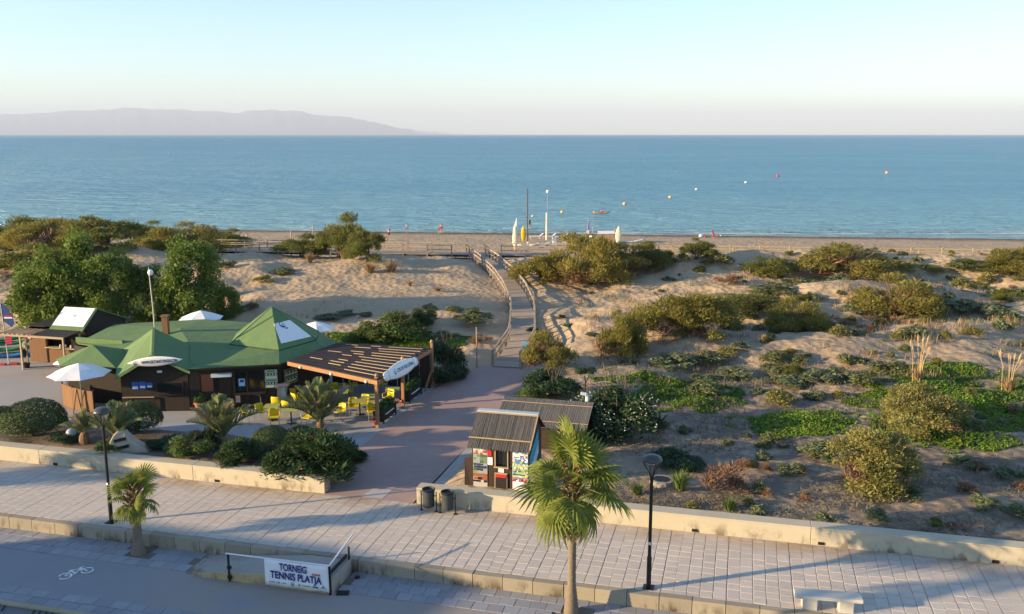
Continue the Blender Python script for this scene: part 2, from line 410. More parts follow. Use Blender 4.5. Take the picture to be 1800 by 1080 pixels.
# ---- street: roadway, cycle lane, paving strips, kerbs
ASPH = M('asphalt', (.16, .16, .165), .9, .3, .7, .5, fine=70)
LANE = None
def mat_lane():
    m, t, b = new_mat('cycle_lane_asphalt')
    c = mixc(t, noise(t, .8, 5), (.23, .235, .255), (.29, .29, .3))
    # blown sand lying on the lane towards the ramp
    p = pos(t); sx = nd(t, 'SeparateXYZ'); t.links.new(p, sx.inputs[0])
    mp = nd(t, 'MapRange'); mp.inputs[1].default_value = -13.5; mp.inputs[2].default_value = -9.0; t.links.new(sx.outputs[0], mp.inputs[0])
    nn = ramp(t, noise(t, .55, 6, .6), .3, .62)
    mm = nd(t, 'Math', operation='MULTIPLY'); t.links.new(mp.outputs[0], mm.inputs[0]); t.links.new(nn, mm.inputs[1])
    m2 = nd(t, 'Math', operation='MULTIPLY'); t.links.new(mm.outputs[0], m2.inputs[0]); m2.inputs[1].default_value = .75
    c = mixc(t, m2.outputs[0], c, (.36, .275, .21))
    c = mixc(t, ramp(t, noise(t, 25, 3), .62, .72, (0, 0, 0), (.35,) * 3), c, (.3, .25, .2))
    t.links.new(c, b.inputs['Base Color']); b.inputs['Roughness'].default_value = .92; b.inputs['Specular IOR Level'].default_value = .2
    bump(t, b, noise(t, 60, 4), .5, .01)
    return m
LANE = mat_lane()
ROAD_Z = -.45
def sheet(name, poly, z, mat, uvf=True, kind='structure', sub=0):
    pts = [W(a, b, z) if uvf else Vector((a, b, z)) for a, b in poly]
    mb = MB(); mb.add(pts, [tuple(range(len(pts)))])
    o = mb.build(name, mat); tag(o, kind=kind); return o
sheet('roadway', [(-400, -160), (400, -160), (400, 26.25), (-400, 26.25)], ROAD_Z - .02, ASPH)
sheet('cycle_lane', [(-120, 22.55), (120, 22.55), (120, 24.8), (-120, 24.8)], ROAD_Z - .008, LANE)
WHITEP = M('road_paint', (.74, .75, .74), .7, .12, 6, .2)
sheet('road_marking', [(-120, 20.75), (120, 20.75), (120, 20.9), (-120, 20.9)], ROAD_Z - .012, WHITEP)
JOINT = M('sand_joint', (.17, .145, .12), .95, .25, 2, .2)
PAVER = M('blue_grey_paver', (.30, .305, .33), .88, .18, 1.3, .25, per=.22)
def paver_mesh(name, su, sv, th, mat, bev=.012):
    mb = MB(); x, y = su / 2, sv / 2
    top = [(-x + bev, -y + bev, 0), (x - bev, -y + bev, 0), (x - bev, y - bev, 0), (-x + bev, y - bev, 0)]
    low = [(-x, -y, -bev * .7), (x, -y, -bev * .7), (x, y, -bev * .7), (-x, y, -bev * .7)]
    bot = [(a, b, -th) for a, b, _ in low]
    mb.add(top + low + bot, [(0, 1, 2, 3)] + [(4 + i, 4 + (i + 1) % 4, (i + 1) % 4, i) for i in range(4)] + [(8 + i, 8 + (i + 1) % 4, 4 + (i + 1) % 4, 4 + i) for i in range(4)])
    return mb.mesh(name, mat)
strip = sheet('paving_strip', [(-120, 24.8), (120, 24.8), (120, 26.25), (-120, 26.25)], ROAD_Z - .012, JOINT)
pm = paver_mesh('paver', .49, .465, .05, PAVER)
for i in range(-54, 16):
    for j in range(3):
        u = i * .5 + (.25 if j == 1 else 0) + .1; v = 25.05 + j * .48
        if -17.7 < u < -12.0: continue
        if min((u + 20.06) ** 2 + (v - 25.64) ** 2, (u + 4.59) ** 2 + (v - 25.39) ** 2) < .3: continue
        p = W(u, v, ROAD_Z + .012 + rnd.uniform(-.004, .004)); inst('paver', pm, strip, p, (rnd.gauss(0, .006), rnd.gauss(0, .006), -A0))
strip2 = sheet('paving_strip', [(-120, 21.7), (120, 21.7), (120, 22.55), (-120, 22.55)], ROAD_Z - .012, JOINT)
pm2 = paver_mesh('paver', .59, .4, .05, PAVER)
for i in range(-48, -10):
    for j in range(2):
        u = i * .6 + (.3 if j else 0); v = 21.92 + j * .42
        p = W(u, v, ROAD_Z + .012 + rnd.uniform(-.004, .004)); inst('paver', pm2, strip2, p, (rnd.gauss(0, .006), 0, -A0))
CURB = None
def mat_conc(name, col, stain, base_z, hgt, per=.1):
    """concrete with mossy damp marks rising from its foot"""
    m, t, b = new_mat(name)
    p = pos(t); sx = nd(t, 'SeparateXYZ'); t.links.new(p, sx.inputs[0])
    c = mixc(t, noise(t, 1.2, 6), mul(col, .82), mul(col, 1.1))
    mp = nd(t, 'MapRange'); mp.inputs[1].default_value = base_z + hgt; mp.inputs[2].default_value = base_z + hgt * .1; t.links.new(sx.outputs[2], mp.inputs[0])
    nn = ramp(t, noise(t, 1.6, 7, .7, scalev(t, p, (1, 1, .5))), .5, .6)
    mm = nd(t, 'Math', operation='MULTIPLY'); t.links.new(mp.outputs[0], mm.inputs[0]); t.links.new(nn, mm.inputs[1])
    c = mixc(t, mm.outputs[0], c, stain)
    c = mixc(t, ramp(t, noise(t, 18, 4), .6, .75, (0, 0, 0), (.3,) * 3), c, mul(col, .55))
    oi = t.nodes.new('ShaderNodeObjectInfo'); c = mixc(t, ramp(t, oi.outputs['Random'], 0, 1, (1 - per,) * 3), (0, 0, 0), c)
    t.links.new(c, b.inputs['Base Color']); b.inputs['Roughness'].default_value = .9; b.inputs['Specular IOR Level'].default_value = .2
    bump(t, b, noise(t, 30, 5), .35, .012)
    return m
KERB = mat_conc('kerb_concrete', (.36, .315, .24), (.11, .085, .055), -.45, .45, .22)
WALLC = mat_conc('wall_concrete', (.50, .45, .34), (.2, .165, .11), 0, .5, .05)
# promenade with its kerb stones and tiles
PROMJ = M('promenade_joint', (.37, .325, .28), .95, .2, 2, .2)
prom = sheet('promenade', [(-120, 26.45), (120, 26.45), (120, 31.2), (-120, 31.2)], -.016, PROMJ)
def mat_tile():
    m, t, b = new_mat('promenade_tile')
    p = pos(t)
    c = mixc(t, noise(t, .5, 5), (.49, .43, .37), (.61, .54, .465))
    c = mixc(t, ramp(t, noise(t, 2.4, 6, .7), .56, .72, (0, 0, 0), (.45,) * 3), c, (.26, .225, .19))
    sx = nd(t, 'SeparateXYZ'); t.links.new(p, sx.inputs[0])
    vv = nd(t, 'Math', operation='MULTIPLY'); vv.inputs[1].default_value = SA; t.links.new(sx.outputs[0], vv.inputs[0])
    v2 = nd(t, 'Math', operation='MULTIPLY_ADD'); v2.inputs[1].default_value = CA; t.links.new(sx.outputs[1], v2.inputs[0]); t.links.new(vv.outputs[0], v2.inputs[2])
    dr = nd(t, 'MapRange'); dr.inputs[1].default_value = 29.9; dr.inputs[2].default_value = 31.05; t.links.new(v2.outputs[0], dr.inputs[0])
    dm = nd(t, 'Math', operation='MULTIPLY'); t.links.new(dr.outputs[0], dm.inputs[0]); t.links.new(ramp(t, noise(t, .5, 6, .65), .42, .6), dm.inputs[1])
    c = mixc(t, dm.outputs[0], c, (.36, .27, .18))          # sand blown against the wall
    c = mixc(t, ramp(t, noise(t, 5.5, 2, .5), .74, .78, (0, 0, 0), (.55,) * 3), c, (.14, .12, .11))   # spots
    oi = t.nodes.new('ShaderNodeObjectInfo'); c = mixc(t, ramp(t, oi.outputs['Random'], 0, 1, (.86,) * 3), (.1, .08, .08), c)
    t.links.new(c, b.inputs['Base Color']); b.inputs['Roughness'].default_value = .86; b.inputs['Specular IOR Level'].default_value = .25
    bump(t, b, noise(t, 45, 4), .3, .006)
    return m
TILE = mat_tile()
tm = [paver_mesh('tile', .38, sv - .02, .04, TILE, .01) for sv in (.4, .6)]
tiles = []
for i in range(-82, 42):
    u = i * .4 + .2 ; v = 26.5; r_ = random.Random(i * 31 + 5)
    v -= r_.choice((0, .2, .3))
    while v < 31.15:
        sv = r_.choice((0, 0, 1)); L = (.4, .6)[sv]
        lo, hi = max(v, 26.47), min(v + L, 31.14)
        if hi - lo > .1: tiles.append((u + (.012 if i % 5 == 0 else 0), lo, hi, sv, hi - lo > L - .001))
        v += L
def dist_(t_): p = W(t_[0], t_[1]); return p.x ** 2 + p.y ** 2 + (1e6 if abs(p.x / p.y) > .57 or p.y < 24 else 0)
tiles.sort(key=dist_)
tn = 0; rest = MB()
for k, (u, lo, hi, sv, full) in enumerate(tiles):
    z = rnd.gauss(0, .0016)
    if full and tn < 300:
        inst('tile', tm[sv], prom, W(u, (lo + hi) / 2, z), (rnd.gauss(0, .004), rnd.gauss(0, .004), -A0)); tn += 1
    else:
        a, b_ = .382 / 2, .01
        q = [W(u - a, lo + b_, z), W(u + a, lo + b_, z), W(u + a, hi - b_, z), W(u - a, hi - b_, z)]
        q2 = [x - Vector((0, 0, .014)) for x in q]
        rest.add(q + q2, [(0, 1, 2, 3), (4, 5, 1, 0), (5, 6, 2, 1), (6, 7, 3, 2), (7, 4, 0, 3)])
tag(rest.build('tile_field', TILE, prom), kind='stuff')
km = []
for L in (.98,):
    mb = MB(); mb.box((0, 0, -.23), (L, .26, .46)); km.append(mb.mesh('kerb_stone', KERB))
for i in range(-34, 40):
    o = inst('kerb_stone', km[0], prom, W(i * 1.0 + .5, 26.32 + rnd.gauss(0, .006), .006 + rnd.gauss(0, .004)), (0, 0, -A0 + rnd.gauss(0, .004)))
    b = None
KERB2 = mat_conc('yellow_kerb', (.42, .36, .24), (.2, .16, .1), -.6, .2, .15)
kerb2 = sheet('kerb', [(-120, 21.45), (120, 21.45), (120, 21.7), (-120, 21.7)], ROAD_Z - .006, KERB2)
mb = MB(); mb.box((0, 0, -.04), (.985, .2, .12)); k2 = mb.mesh('kerb_stone', KERB2)
for i in range(-26, -6): inst('kerb_stone', k2, kerb2, W(i + .5, 21.57, ROAD_Z + .02), (0, 0, -A0))
GRATE = M('cast_iron', (.035, .033, .03), .6, .3, 8, .2, metal=.6)
mb = MB()
for i in range(0, 26):
    if i % 9 < 5: mb.box(W(-22.6 + i * .22, 21.3, ROAD_Z), (.05, .3, .02), rz=-A0 + .5)
tag(mb.build('gutter_grate', GRATE), 'dark row of gutter grate slots beside the yellow kerb', 'grate', kind='stuff')

# bicycle painted on the lane
def strip_poly(mb, pts, wd, z):
    for a, b_ in zip(pts[:-1], pts[1:]):
        a, b_ = Vector((*a, 0)), Vector((*b_, 0)); d = (b_ - a).normalized(); n = Vector((-d.y, d.x, 0)) * wd / 2; e = d * wd * .3
        q = [a - e - n, b_ + e - n, b_ + e + n, a - e + n]
        mb.add([W(x.x, x.y, z) for x in q], [(0, 1, 2, 3)])
mb = MB()
o_ = (-21.12, 23.8); ax = Vector((.66, .75)); ay = Vector((-.75, .66))          # the symbol lies across the lane
def bp(x, y): q = ax * x * .45 + ay * y * .5; return (o_[0] + q.x, o_[1] + q.y)
for cx in (-.75, .75):
    for a0, a1 in ((20, 165), (190, 345)) if cx > 0 else ((-160, 40), (75, 160)):
        strip_poly(mb, [bp(cx + .42 * math.cos(R(a)), .42 * math.sin(R(a))) for a in np.linspace(a0, a1, 10)], .055, ROAD_Z + .0)
for pts in ([(-.75, 0), (-.28, .55), (.45, .5), (-.05, 0), (-.28, .55)], [(-.75, 0), (-.05, 0)], [(.75, 0), (.38, .75), (.62, .8)], [(-.36, .68), (-.12, .68)], [(-.05, 0), (-.32, .68)]):
    strip_poly(mb, [bp(*p) for p in pts], .05, ROAD_Z + .0)
# ADJUST: every stroke at its own height so that crossing strokes never share a plane
for i in range(len(mb.f)):
    for k in mb.f[i]: x, y, z = mb.v[k]; mb.v[k] = (x, y, ROAD_Z - .002 + .0006 * (i % 40))
tag(mb.build('bicycle_symbol', M('lane_paint', (.80, .81, .80), .75, .25, 14, .3)), kind='structure')

# plaza, terrace, kiosk slab, bar grounds
def mat_plaza():
    m, t, b = new_mat('red_pavement')
    p = pos(t)
    c = mixc(t, noise(t, .45, 6), (.30, .205, .18), (.42, .30, .265))
    c = mixc(t, ramp(t, noise(t, 1.5, 6, .7, scalev(t, p, (1, 2.2, 1))), .5, .68, (0, 0, 0), (.6,) * 3), c, (.38, .315, .285))
    t.links.new(c, b.inputs['Base Color']); b.inputs['Roughness'].default_value = .85; b.inputs['Specular IOR Level'].default_value = .2
    br = nd(t, 'TexBrick'); br.inputs['Scale'].default_value = 1.0; br.inputs['Mortar Size'].default_value = .012
    mp = nd(t, 'Mapping'); mp.inputs['Rotation'].default_value = (0, 0, A0); t.links.new(p, mp.inputs[0]); t.links.new(mp.outputs[0], br.inputs['Vector'])
    n0 = bump(t, None, br.outputs['Fac'], .2, -.008)
    bump(t, b, noise(t, 30, 4), .4, .008, n0)
    return m
PLAZA = mat_plaza()
sheet('plaza', [(-16.45, 31.1), (-11.9, 31.1), (-11.75, 38), (-11.65, 44), (-11.35, 49.0), (-12.0, 51.0), (-13.0, 52.3), (-15.1, 52.6), (-15.6, 50.5), (-16.2, 47.5), (-16.45, 46)], .0, PLAZA)
sheet('entrance_slab', [(-14.1, 31.25), (-13.2, 31.25), (-13.15, 32.2), (-13.95, 32.1)], .006, M('pale_slab', (.42, .40, .38), .85, .15, 4))
TERR = M('terrace_concrete', (.33, .335, .34), .85, .22, .5, .3, fine=25)
sheet('terrace', [(-80, 31.1), (-16.45, 31.1), (-16.45, 48), (-17.5, 51), (-80, 51)], -.03, TERR)
def mat_grounds():
    m, t, b = new_mat('sandy_pavement')
    p = pos(t)
    c = mixc(t, noise(t, .4, 6), (.32, .30, .285), (.43, .395, .36))
    c = mixc(t, ramp(t, noise(t, .25, 5, .6, scalev(t, p, (.5, 2, 1))), .46, .62), c, (.4, .31, .235))
    t.links.new(c, b.inputs['Base Color']); b.inputs['Roughness'].default_value = .9; b.inputs['Specular IOR Level'].default_value = .15
    bump(t, b, noise(t, 14, 5), .35, .02)
    return m
sheet('bar_grounds', [(-95, 31.2), (-29, 31.2), (-29, 66), (-95, 75)], -.022, mat_grounds())
sheet('kiosk_slab', [(-11.72, 31.6), (-6.3, 31.6), (-6.3, 42.5), (-11.72, 42.5)], .035, M('slab_concrete', (.36, .35, .33), .88, .2, .9, .3))
SOIL = M('garden_soil', (.155, .12, .09), .95, .35, 1.0, .6, fine=10, dist=.04)
def soil_z(X, Y):
    v = X * SA + Y * CA; u = X * CA - Y * SA
    e = sst(31.4, 31.8, v) * (1 - sst(35.0, 37.2 , v + .25 * np.sin(u * .6))) * (1 - sst(-16.7, -16.0, u))
    return -.25 + e * (.72 + .35 * (fbm(X * .7, Y * .7) - .47))
gx = np.arange(-56, -5, .4); gy = np.arange(33, 58, .4)
tag(link(bpy.data.objects.new('garden_bed', grid_sheet('garden_bed', gx, gy, soil_z, SOIL))), kind='structure')
def soil_hit(px, py):
    p = P(px, py, .3); return Vector((p.x, p.y, float(soil_z(np.array([p.x]), np.array([p.y]))[0])))

# low retaining walls of the promenade
DARK = M('void_shade', (.012, .011, .01), .9, .1, 5, 0)  # near-black colour standing in for the shade inside openings
def low_wall(label, u0, u1, joints, drains):
    t = thing('retaining_wall', label, 'wall', W(u0, 31.3, 0), -A0)
    cuts = [u0] + joints + [u1]
    for a, b_ in zip(cuts[:-1], cuts[1:]):
        mb = MB(); mb.box(((a + b_) / 2 - u0, .14, .2), (b_ - a - .014, .52, .8)); mb.build('wall_panel', WALLC, t, bevel=.012)
        mb = MB(); mb.box(((a + b_) / 2 - u0, .14, .61), (b_ - a - .012, .57, .06)); mb.build('coping', WALLC, t, bevel=.012)
    for d in drains:
        mb = MB(); mb.box((d - u0, -.125, .07), (.2, .05, .1)); mb.build('drain_hole', DARK, t)
    return t
low_wall('long low concrete wall in front of the bar garden, left of the entrance', -62, -15.6, [-50, -40, -29.0, -21.5], [-28.2, -20.4, -36])
low_wall('long low concrete wall from the kiosk along the dunes to the right', -11.75, 55, [2.75, 16, 28, 40], [-6.5, 3.1, 8.6, -1.2, 14])

# ================================================================== BEACH BAR
def mat_roof():
    m, t, b = new_mat('green_roofing_felt')
    p = pos(t)
    c = mixc(t, noise(t, .9, 6), (.085, .155, .07), (.135, .215, .09))
    c = mixc(t, ramp(t, noise(t, 3.5, 6, .75), .58, .74, (0, 0, 0), (.5,) * 3), c, (.065, .12, .062))
    c = mixc(t, ramp(t, noise(t, 1.7, 5, .6), .58, .75, (0, 0, 0), (.4,) * 3), c, (.2, .225, .11))
    t.links.new(c, b.inputs['Base Color']); b.inputs['Roughness'].default_value = .8; b.inputs['Specular IOR Level'].default_value = .25
    n0 = bump(t, None, noise(t, 1.1, 5, .6), .45, .12)
    bump(t, b, noise(t, 55, 3), .3, .008, n0)
    return m
ROOF = mat_roof()
DWOOD = wood('dark_stained_wood', (.032, .024, .019), (1, 1, .12), .4, .7, .2)
BWOOD = wood('brown_ply', (.20, .105, .05), (1, 1, .15), .3, .65, .2)
OWOOD = wood('oiled_timber', (.34, .18, .085), (.2, .2, .2), .3, .6, .2)
LWOOD = wood('pale_timber', (.42, .32, .21), (.2, .2, .2), .25, .7, .2)
STEEL = M('brushed_steel', (.5, .5, .5), .35, .1, 8, 0, metal=.9)
BLACKM = M('black_paint', (.015, .016, .017), .45, .2, 8, .05)
GLASS = M('dark_glass', (.012, .014, .016), .12, .2, 3, 0, spec=.6)
WCLOTH = M('white_canvas', (.78, .78, .78), .8, .06, 3, .1)
WGLOSS = M('white_gloss', (.80, .80, .79), .3, .05, 3, 0)
NAVY = M('navy_print', (.02, .05, .17), .5, .1, 6, 0)
RED = M('red_plastic', (.5, .03, .03), .45, .15, 4, 0)
def text(s, size, mat, parent, Mx, name='lettering', bold=.0, width=None, ext=.002):
    cu = bpy.data.curves.new(name, 'FONT'); cu.body = s; cu.size = size; cu.align_x = 'CENTER'; cu.align_y = 'CENTER'
    cu.offset = bold; cu.extrude = ext; cu.materials.append(mat)
    o = link(bpy.data.objects.new(name, cu), parent)
    if width:
        bpy.context.view_layer.update(); o.scale = (width / max(o.dimensions.x, .01), 1, 1)
        Mx = Mx @ Matrix.Diagonal((o.scale.x, 1, 1, 1))
    o.matrix_local = Mx
    bpy.context.view_layer.update(); me = bpy.data.meshes.new_from_object(o.evaluated_get(bpy.context.evaluated_depsgraph_get()))
    o2 = link(bpy.data.objects.new(name, me), parent); o2.matrix_local = Mx; bpy.data.objects.remove(o); o = o2
    return o
def frame_M(o, ex, ey):                        # matrix whose local x, y are the given directions, at o
    ex = Vector(ex).normalized(); ez = ex.cross(Vector(ey)).normalized(); ey = ez.cross(ex)
    Mx = Matrix((ex, ey, ez)).transposed().to_4x4(); Mx.translation = Vector(o); return Mx
def onplane(px, py, o, n):
    d = Vector(ray(px, py)); c = Vector((0, 0, CAMH)); n = Vector(n)
    t = (Vector(o) - c).dot(n) / d.dot(n); return c + d * t
def local(parent, Mw):
    return (Matrix.Translation(parent.location) @ parent.rotation_euler.to_matrix().to_4x4()).inverted() @ Mw
class Wall:
    """vertical plane through two ground points; things are put on it where the photograph shows them"""
    def __init__(s, a, b): s.a = Vector((*a, 0)); s.b = Vector((*b, 0)); s.d = (s.b - s.a).normalized(); s.n = Vector((s.d.y, -s.d.x, 0)); s.off = 0.0
    def at(s, px, py): return onplane(px, py, s.a, s.n)
    def panel(s, x0, y0, x1, y1, name, mat, parent, proud=.03, th=.04):
        proud += s.off
        xm, ym = (x0 + x1) / 2, (y0 + y1) / 2
        l, r = s.at(x0, ym), s.at(x1, ym); t, b_ = s.at(xm, y0), s.at(xm, y1)
        c = (l + r) / 2; c.z = (t.z + b_.z) / 2; wd = (r - l).length; hh = t.z - b_.z
        mb = MB(); mb.box(c + s.n * (proud + th / 2), (wd, th, hh), rz=math.atan2(s.d.y, s.d.x))
        o = mb.build(name, mat, parent, world=True); return o, c + s.n * (proud + th), wd, hh

bar = thing('beach_bar', 'dark wooden beach bar with green felt roofs and a pyramid top', 'beach bar', (-16, 47, 0))
def wallbox(a, b, z0, z1, name='wall', mat=None, th=.12):
    a, b = Vector((*a, 0)), Vector((*b, 0)); mb = MB(); mb.bar(Vector((a.x, a.y, (z0 + z1) / 2)), Vector((b.x, b.y, (z0 + z1) / 2)), th, z1 - z0)
    return mb.build(name, mat or DWOOD, bar, world=True)
# hexagonal hall: walls
FP = [(-16.5, 45.15), (-12.05, 46.05), (-10.55, 48.75), (-10.45, 50.2), (-11.9, 52.9), (-15.0, 53.5), (-17.2, 52.0)]
for a, b_ in zip(FP, FP[1:] + FP[:1]): wallbox(a, b_, 0, 2.42)
EAVE = [(-16.35, 44.55), (-12.0, 45.55), (-10.1, 48.5), (-9.95, 50.4), (-11.6, 53.4), (-15.1, 54.0), (-17.6, 52.3)]
BASE = [(-15.3, 48.15), (-12.3, 46.75), (-10.85, 49.2), (-11.1, 51.2), (-12.3, 52.4), (-14.6, 52.3), (-15.7, 50.6)]
ZE, ZB, ZA = 2.36, 2.76, 4.62; APEX = (-13.3, 49.5, ZA)
mb = MB(); n = len(EAVE)
for i in range(n):
    j = (i + 1) % n
    mb.slab([(*EAVE[i], ZE), (*EAVE[j], ZE), (*BASE[j], ZB), (*BASE[i], ZB)], .07)
roofC = mb.build('roof', ROOF, bar, world=True)
for i in range(n):
    j = (i + 1) % n; mb = MB(); mb.slab([(*BASE[i], ZB + .06), (*BASE[j], ZB + .06), APEX], .08); mb.build('roof_facet', ROOF, roofC); roofC.children[-1].location = (0, 0, 0)
for c_ in roofC.children:                       # facets were given in world coordinates
    c_.data.transform(Matrix.Translation(-bar.location))
mb = MB()
for i in range(n): mb.bar((*BASE[i], ZB + .08), APEX, .05, .035)
mb.build('hip_seam', ROOF, bar, world=True)
mb = MB()
for i in range(n): mb.bar((*EAVE[i], ZE - .07), (*EAVE[(i + 1) % n], ZE - .07), .03, .1)
mb.build('fascia', DWOOD, bar, world=True)
mb = MB(); mb.slab([(-16.3, 44.56, 2.35), (-15.3, 48.15, 2.765), (-17.2, 47.4, 2.96), (-16.28, 44.52, 2.3)], .05); mb.build('roof_valley', ROOF, bar, world=True)
# roof banner on the pyramid's right face
p0, p1 = Vector((*BASE[1], ZB + .06)), Vector((*BASE[2], ZB + .06)); fn = (p1 - p0).cross(Vector(APEX) - p0).normalized()
q = [onplane(px, py, p0, fn) + fn * .012 for px, py in ((481, 570), (509, 563), (547, 592), (494, 604.5))]
mb = MB(); mb.slab([q[3] + fn * .01, q[2] + fn * .01, q[1] + fn * .01, q[0] + fn * .01], .018)
ban = mb.build('roof_banner', WCLOTH, bar, world=True); tag(ban, 'white banner with a small navy emblem on the pyramid roof')
def emblem(c, ex, ey, s, parent, world_parent, mat=NAVY):
    """round swirl mark: a crescent, a wave and a dot"""
    mb = MB(); c = Vector(c); ex = Vector(ex).normalized(); nn = ex.cross(Vector(ey)).normalized(); ey = nn.cross(ex)
    def arc(r, a0, a1, w0, w1, k=10):
        ps = []
        for i in range(k + 1):
            a = R(a0 + (a1 - a0) * i / k); wd = w0 + (w1 - w0) * math.sin(math.pi * i / k)
            for rr in (r - wd / 2, r + wd / 2): ps.append(c + (ex * math.cos(a) + ey * math.sin(a)) * rr * s + nn * .004)
        mb.add(ps, [(2 * i, 2 * i + 1, 2 * i + 3, 2 * i + 2) for i in range(k)])
    arc(1, 30, 290, .04, .18); arc(.62, 150, 330, .05, .45); arc(.3, -40, 120, .05, .3)
    Mi = local(world_parent, Matrix.Identity(4))
    mb.v = [tuple(Mi @ Vector(v)) for v in mb.v]
    return mb.build('emblem', mat, parent)
em = onplane(497, 572, p0, fn) + fn * .03
emblem(em, p1 - p0, Vector(APEX) - p0, .22, ban, bar)
mb = MB(); ec = onplane(504, 577.5, p0, fn) + fn * .026; mb.slab([ec + fn * .006 + Vector((-.06, -.1, -.03)), ec + fn * .006 + Vector((.03, -.07, -.03)), ec + fn * .006 + Vector((.05, .03, .03)), ec + fn * .006 + Vector((-.04, .0, .03))], .006)
mb.build('small_mark', NAVY, bar, world=True)
# gabled bay at the left
GF = [Vector((-18.06, 44.5, 3.13)), Vector((-20.05, 44.5, 1.94)), Vector((-21.7, 49.0, 2.15)), Vector((-18.95, 47.1, 3.92)), Vector((-17.2, 47.4, 2.93)), Vector((-16.25, 44.5, 2.26))]
mb = MB(); mb.slab([GF[0], GF[3], GF[2], GF[1]], .08); mb.build('roof_slope', ROOF, bar, world=True)
mb = MB(); mb.slab([GF[0], GF[5], GF[4], GF[3]], .08); mb.build('roof_slope', ROOF, bar, world=True)
mb = MB(); mb.bar(GF[0] + Vector((0, 0, .02)), GF[3] + Vector((0, 0, .02)), .12, .04); mb.build('ridge_cap', ROOF, bar, world=True)
mb = MB()
for a, b_ in ((GF[0], GF[1]), (GF[0], GF[5])): mb.bar(a + Vector((0, -.02, -.09)), b_ + Vector((0, -.02, -.09)), .03, .12)
mb.build('bargeboard', ROOF, bar, world=True)
ga, gb = (-19.95, 44.95), (-16.6, 45.12)
mb = MB(); za, zb = 1.85, 2.1
mb.prism([(ga[0], ga[1]), (gb[0], gb[1]), (gb[0], gb[1] + .12), (ga[0], ga[1] + .12)], 0, lambda p: zb if p[0] > -18 else za)
gtop = [Vector((*ga, za)), Vector((*gb, zb)), Vector((-18.1, 45.04, 3.0))]
mb.slab([v + Vector((0, 0, 0)) for v in gtop], .12)
mb.build('gable_wall', DWOOD, bar, world=True)
wallbox((-19.95, 45.05), (-21.0, 49), 0, 2.0); wallbox((-16.6, 45.2), (-17.2, 47.4), 0, 2.3)
gw = Wall(ga, gb)
for x0, x1, y0, y1 in ((232, 243.5, 672, 685), (245, 256.5, 671, 684), (258, 268, 673, 682)):
    s_, c_, wd, hh = gw.panel(x0, y0, x1, y1, 'sticker', M('blue_print', (.04, .13, .42), .5, .2, 9, 0), bar, .0, .02)
    mb = MB(); mb.box(c_ + gw.n * .004 + Vector((0, 0, -hh * .22)), (wd * .8, .006, hh * .3), rz=math.atan2(gw.d.y, gw.d.x)); mb.build('sticker_print', WGLOSS, bar, world=True)
gw.panel(274, 671, 323, 691, 'window_frame', DWOOD, bar, .0, .05); gw.panel(277, 673.5, 320, 688.5, 'window_pane', GLASS, bar, .03, .03)
gw.panel(272, 691, 325, 693.5, 'window_sill', DWOOD, bar, .0, .16)
gw.panel(216, 697, 272, 698.8, 'handrail', LWOOD, bar, .06, .05)
for x_ in (216.5, 272): gw.panel(x_, 697, x_ + 1.5, 722, 'rail_post', DWOOD, bar, .06, .05)
gw.panel(277, 651.5, 285, 655, 'wall_lamp', WGLOSS, bar, .0, .08)
# lower hipped bay, far left
LP_ = Vector((-22.5, 47.6, 2.9)); LE = [Vector((-23.8, 46.5, 2.02)), Vector((-20.6, 45.95, 2.02)), Vector((-20.4, 48.4, 2.2)), Vector((-22.0, 50.0, 2.1)), Vector((-24.75, 48.0, 2.0))]
for i in range(5):
    mb = MB(); mb.slab([LE[i], LE[(i + 1) % 5], LP_], .07); mb.build('roof_slope', ROOF, bar, world=True)
for a, b_ in (((-23.5, 46.8), (-20.5, 46.25)), ((-23.5, 46.8), (-24.3, 48.1)), ((-24.3, 48.1), (-22, 49.7))): wallbox(a, b_, 0, 2.06)
# long low roof behind, with parapet
BR = [Vector(v) for v in ((-21.5, 48.9, 2.3), (-17.2, 47.45, 2.9), (-15.3, 48.2, 2.78), (-15.7, 50.6, 2.82), (-15.6, 53.6, 2.85), (-19, 55.2, 2.75), (-24.8, 55.6, 2.35), (-25.0, 51.0, 2.2))]
mb = MB(); mid = Vector((-19.2, 51.5, 2.98))
for i in range(8): mb.slab([BR[i], BR[(i + 1) % 8], mid], .07)
mb.build('roof_deck', ROOF, bar, world=True)
mb = MB(); mb.slab([LE[2] + Vector((0, 0, .0)), Vector((-17.2, 47.45, 2.9)), Vector((-19.0, 47.3, 3.5)), Vector((-21.6, 49.0, 2.3))], .05); mb.build('roof_valley', ROOF, bar, world=True)
mb = MB(); mb.bar((-25.0, 51.0, 2.4), (-21.9, 50.0, 2.45), .15, .3); mb.build('parapet', ROOF, bar, world=True)
for a, b_ in zip(BR[4:], BR[5:] + BR[:1]): wallbox((a.x, a.y - .3), (b_.x, b_.y - .3), 0, 2.15)
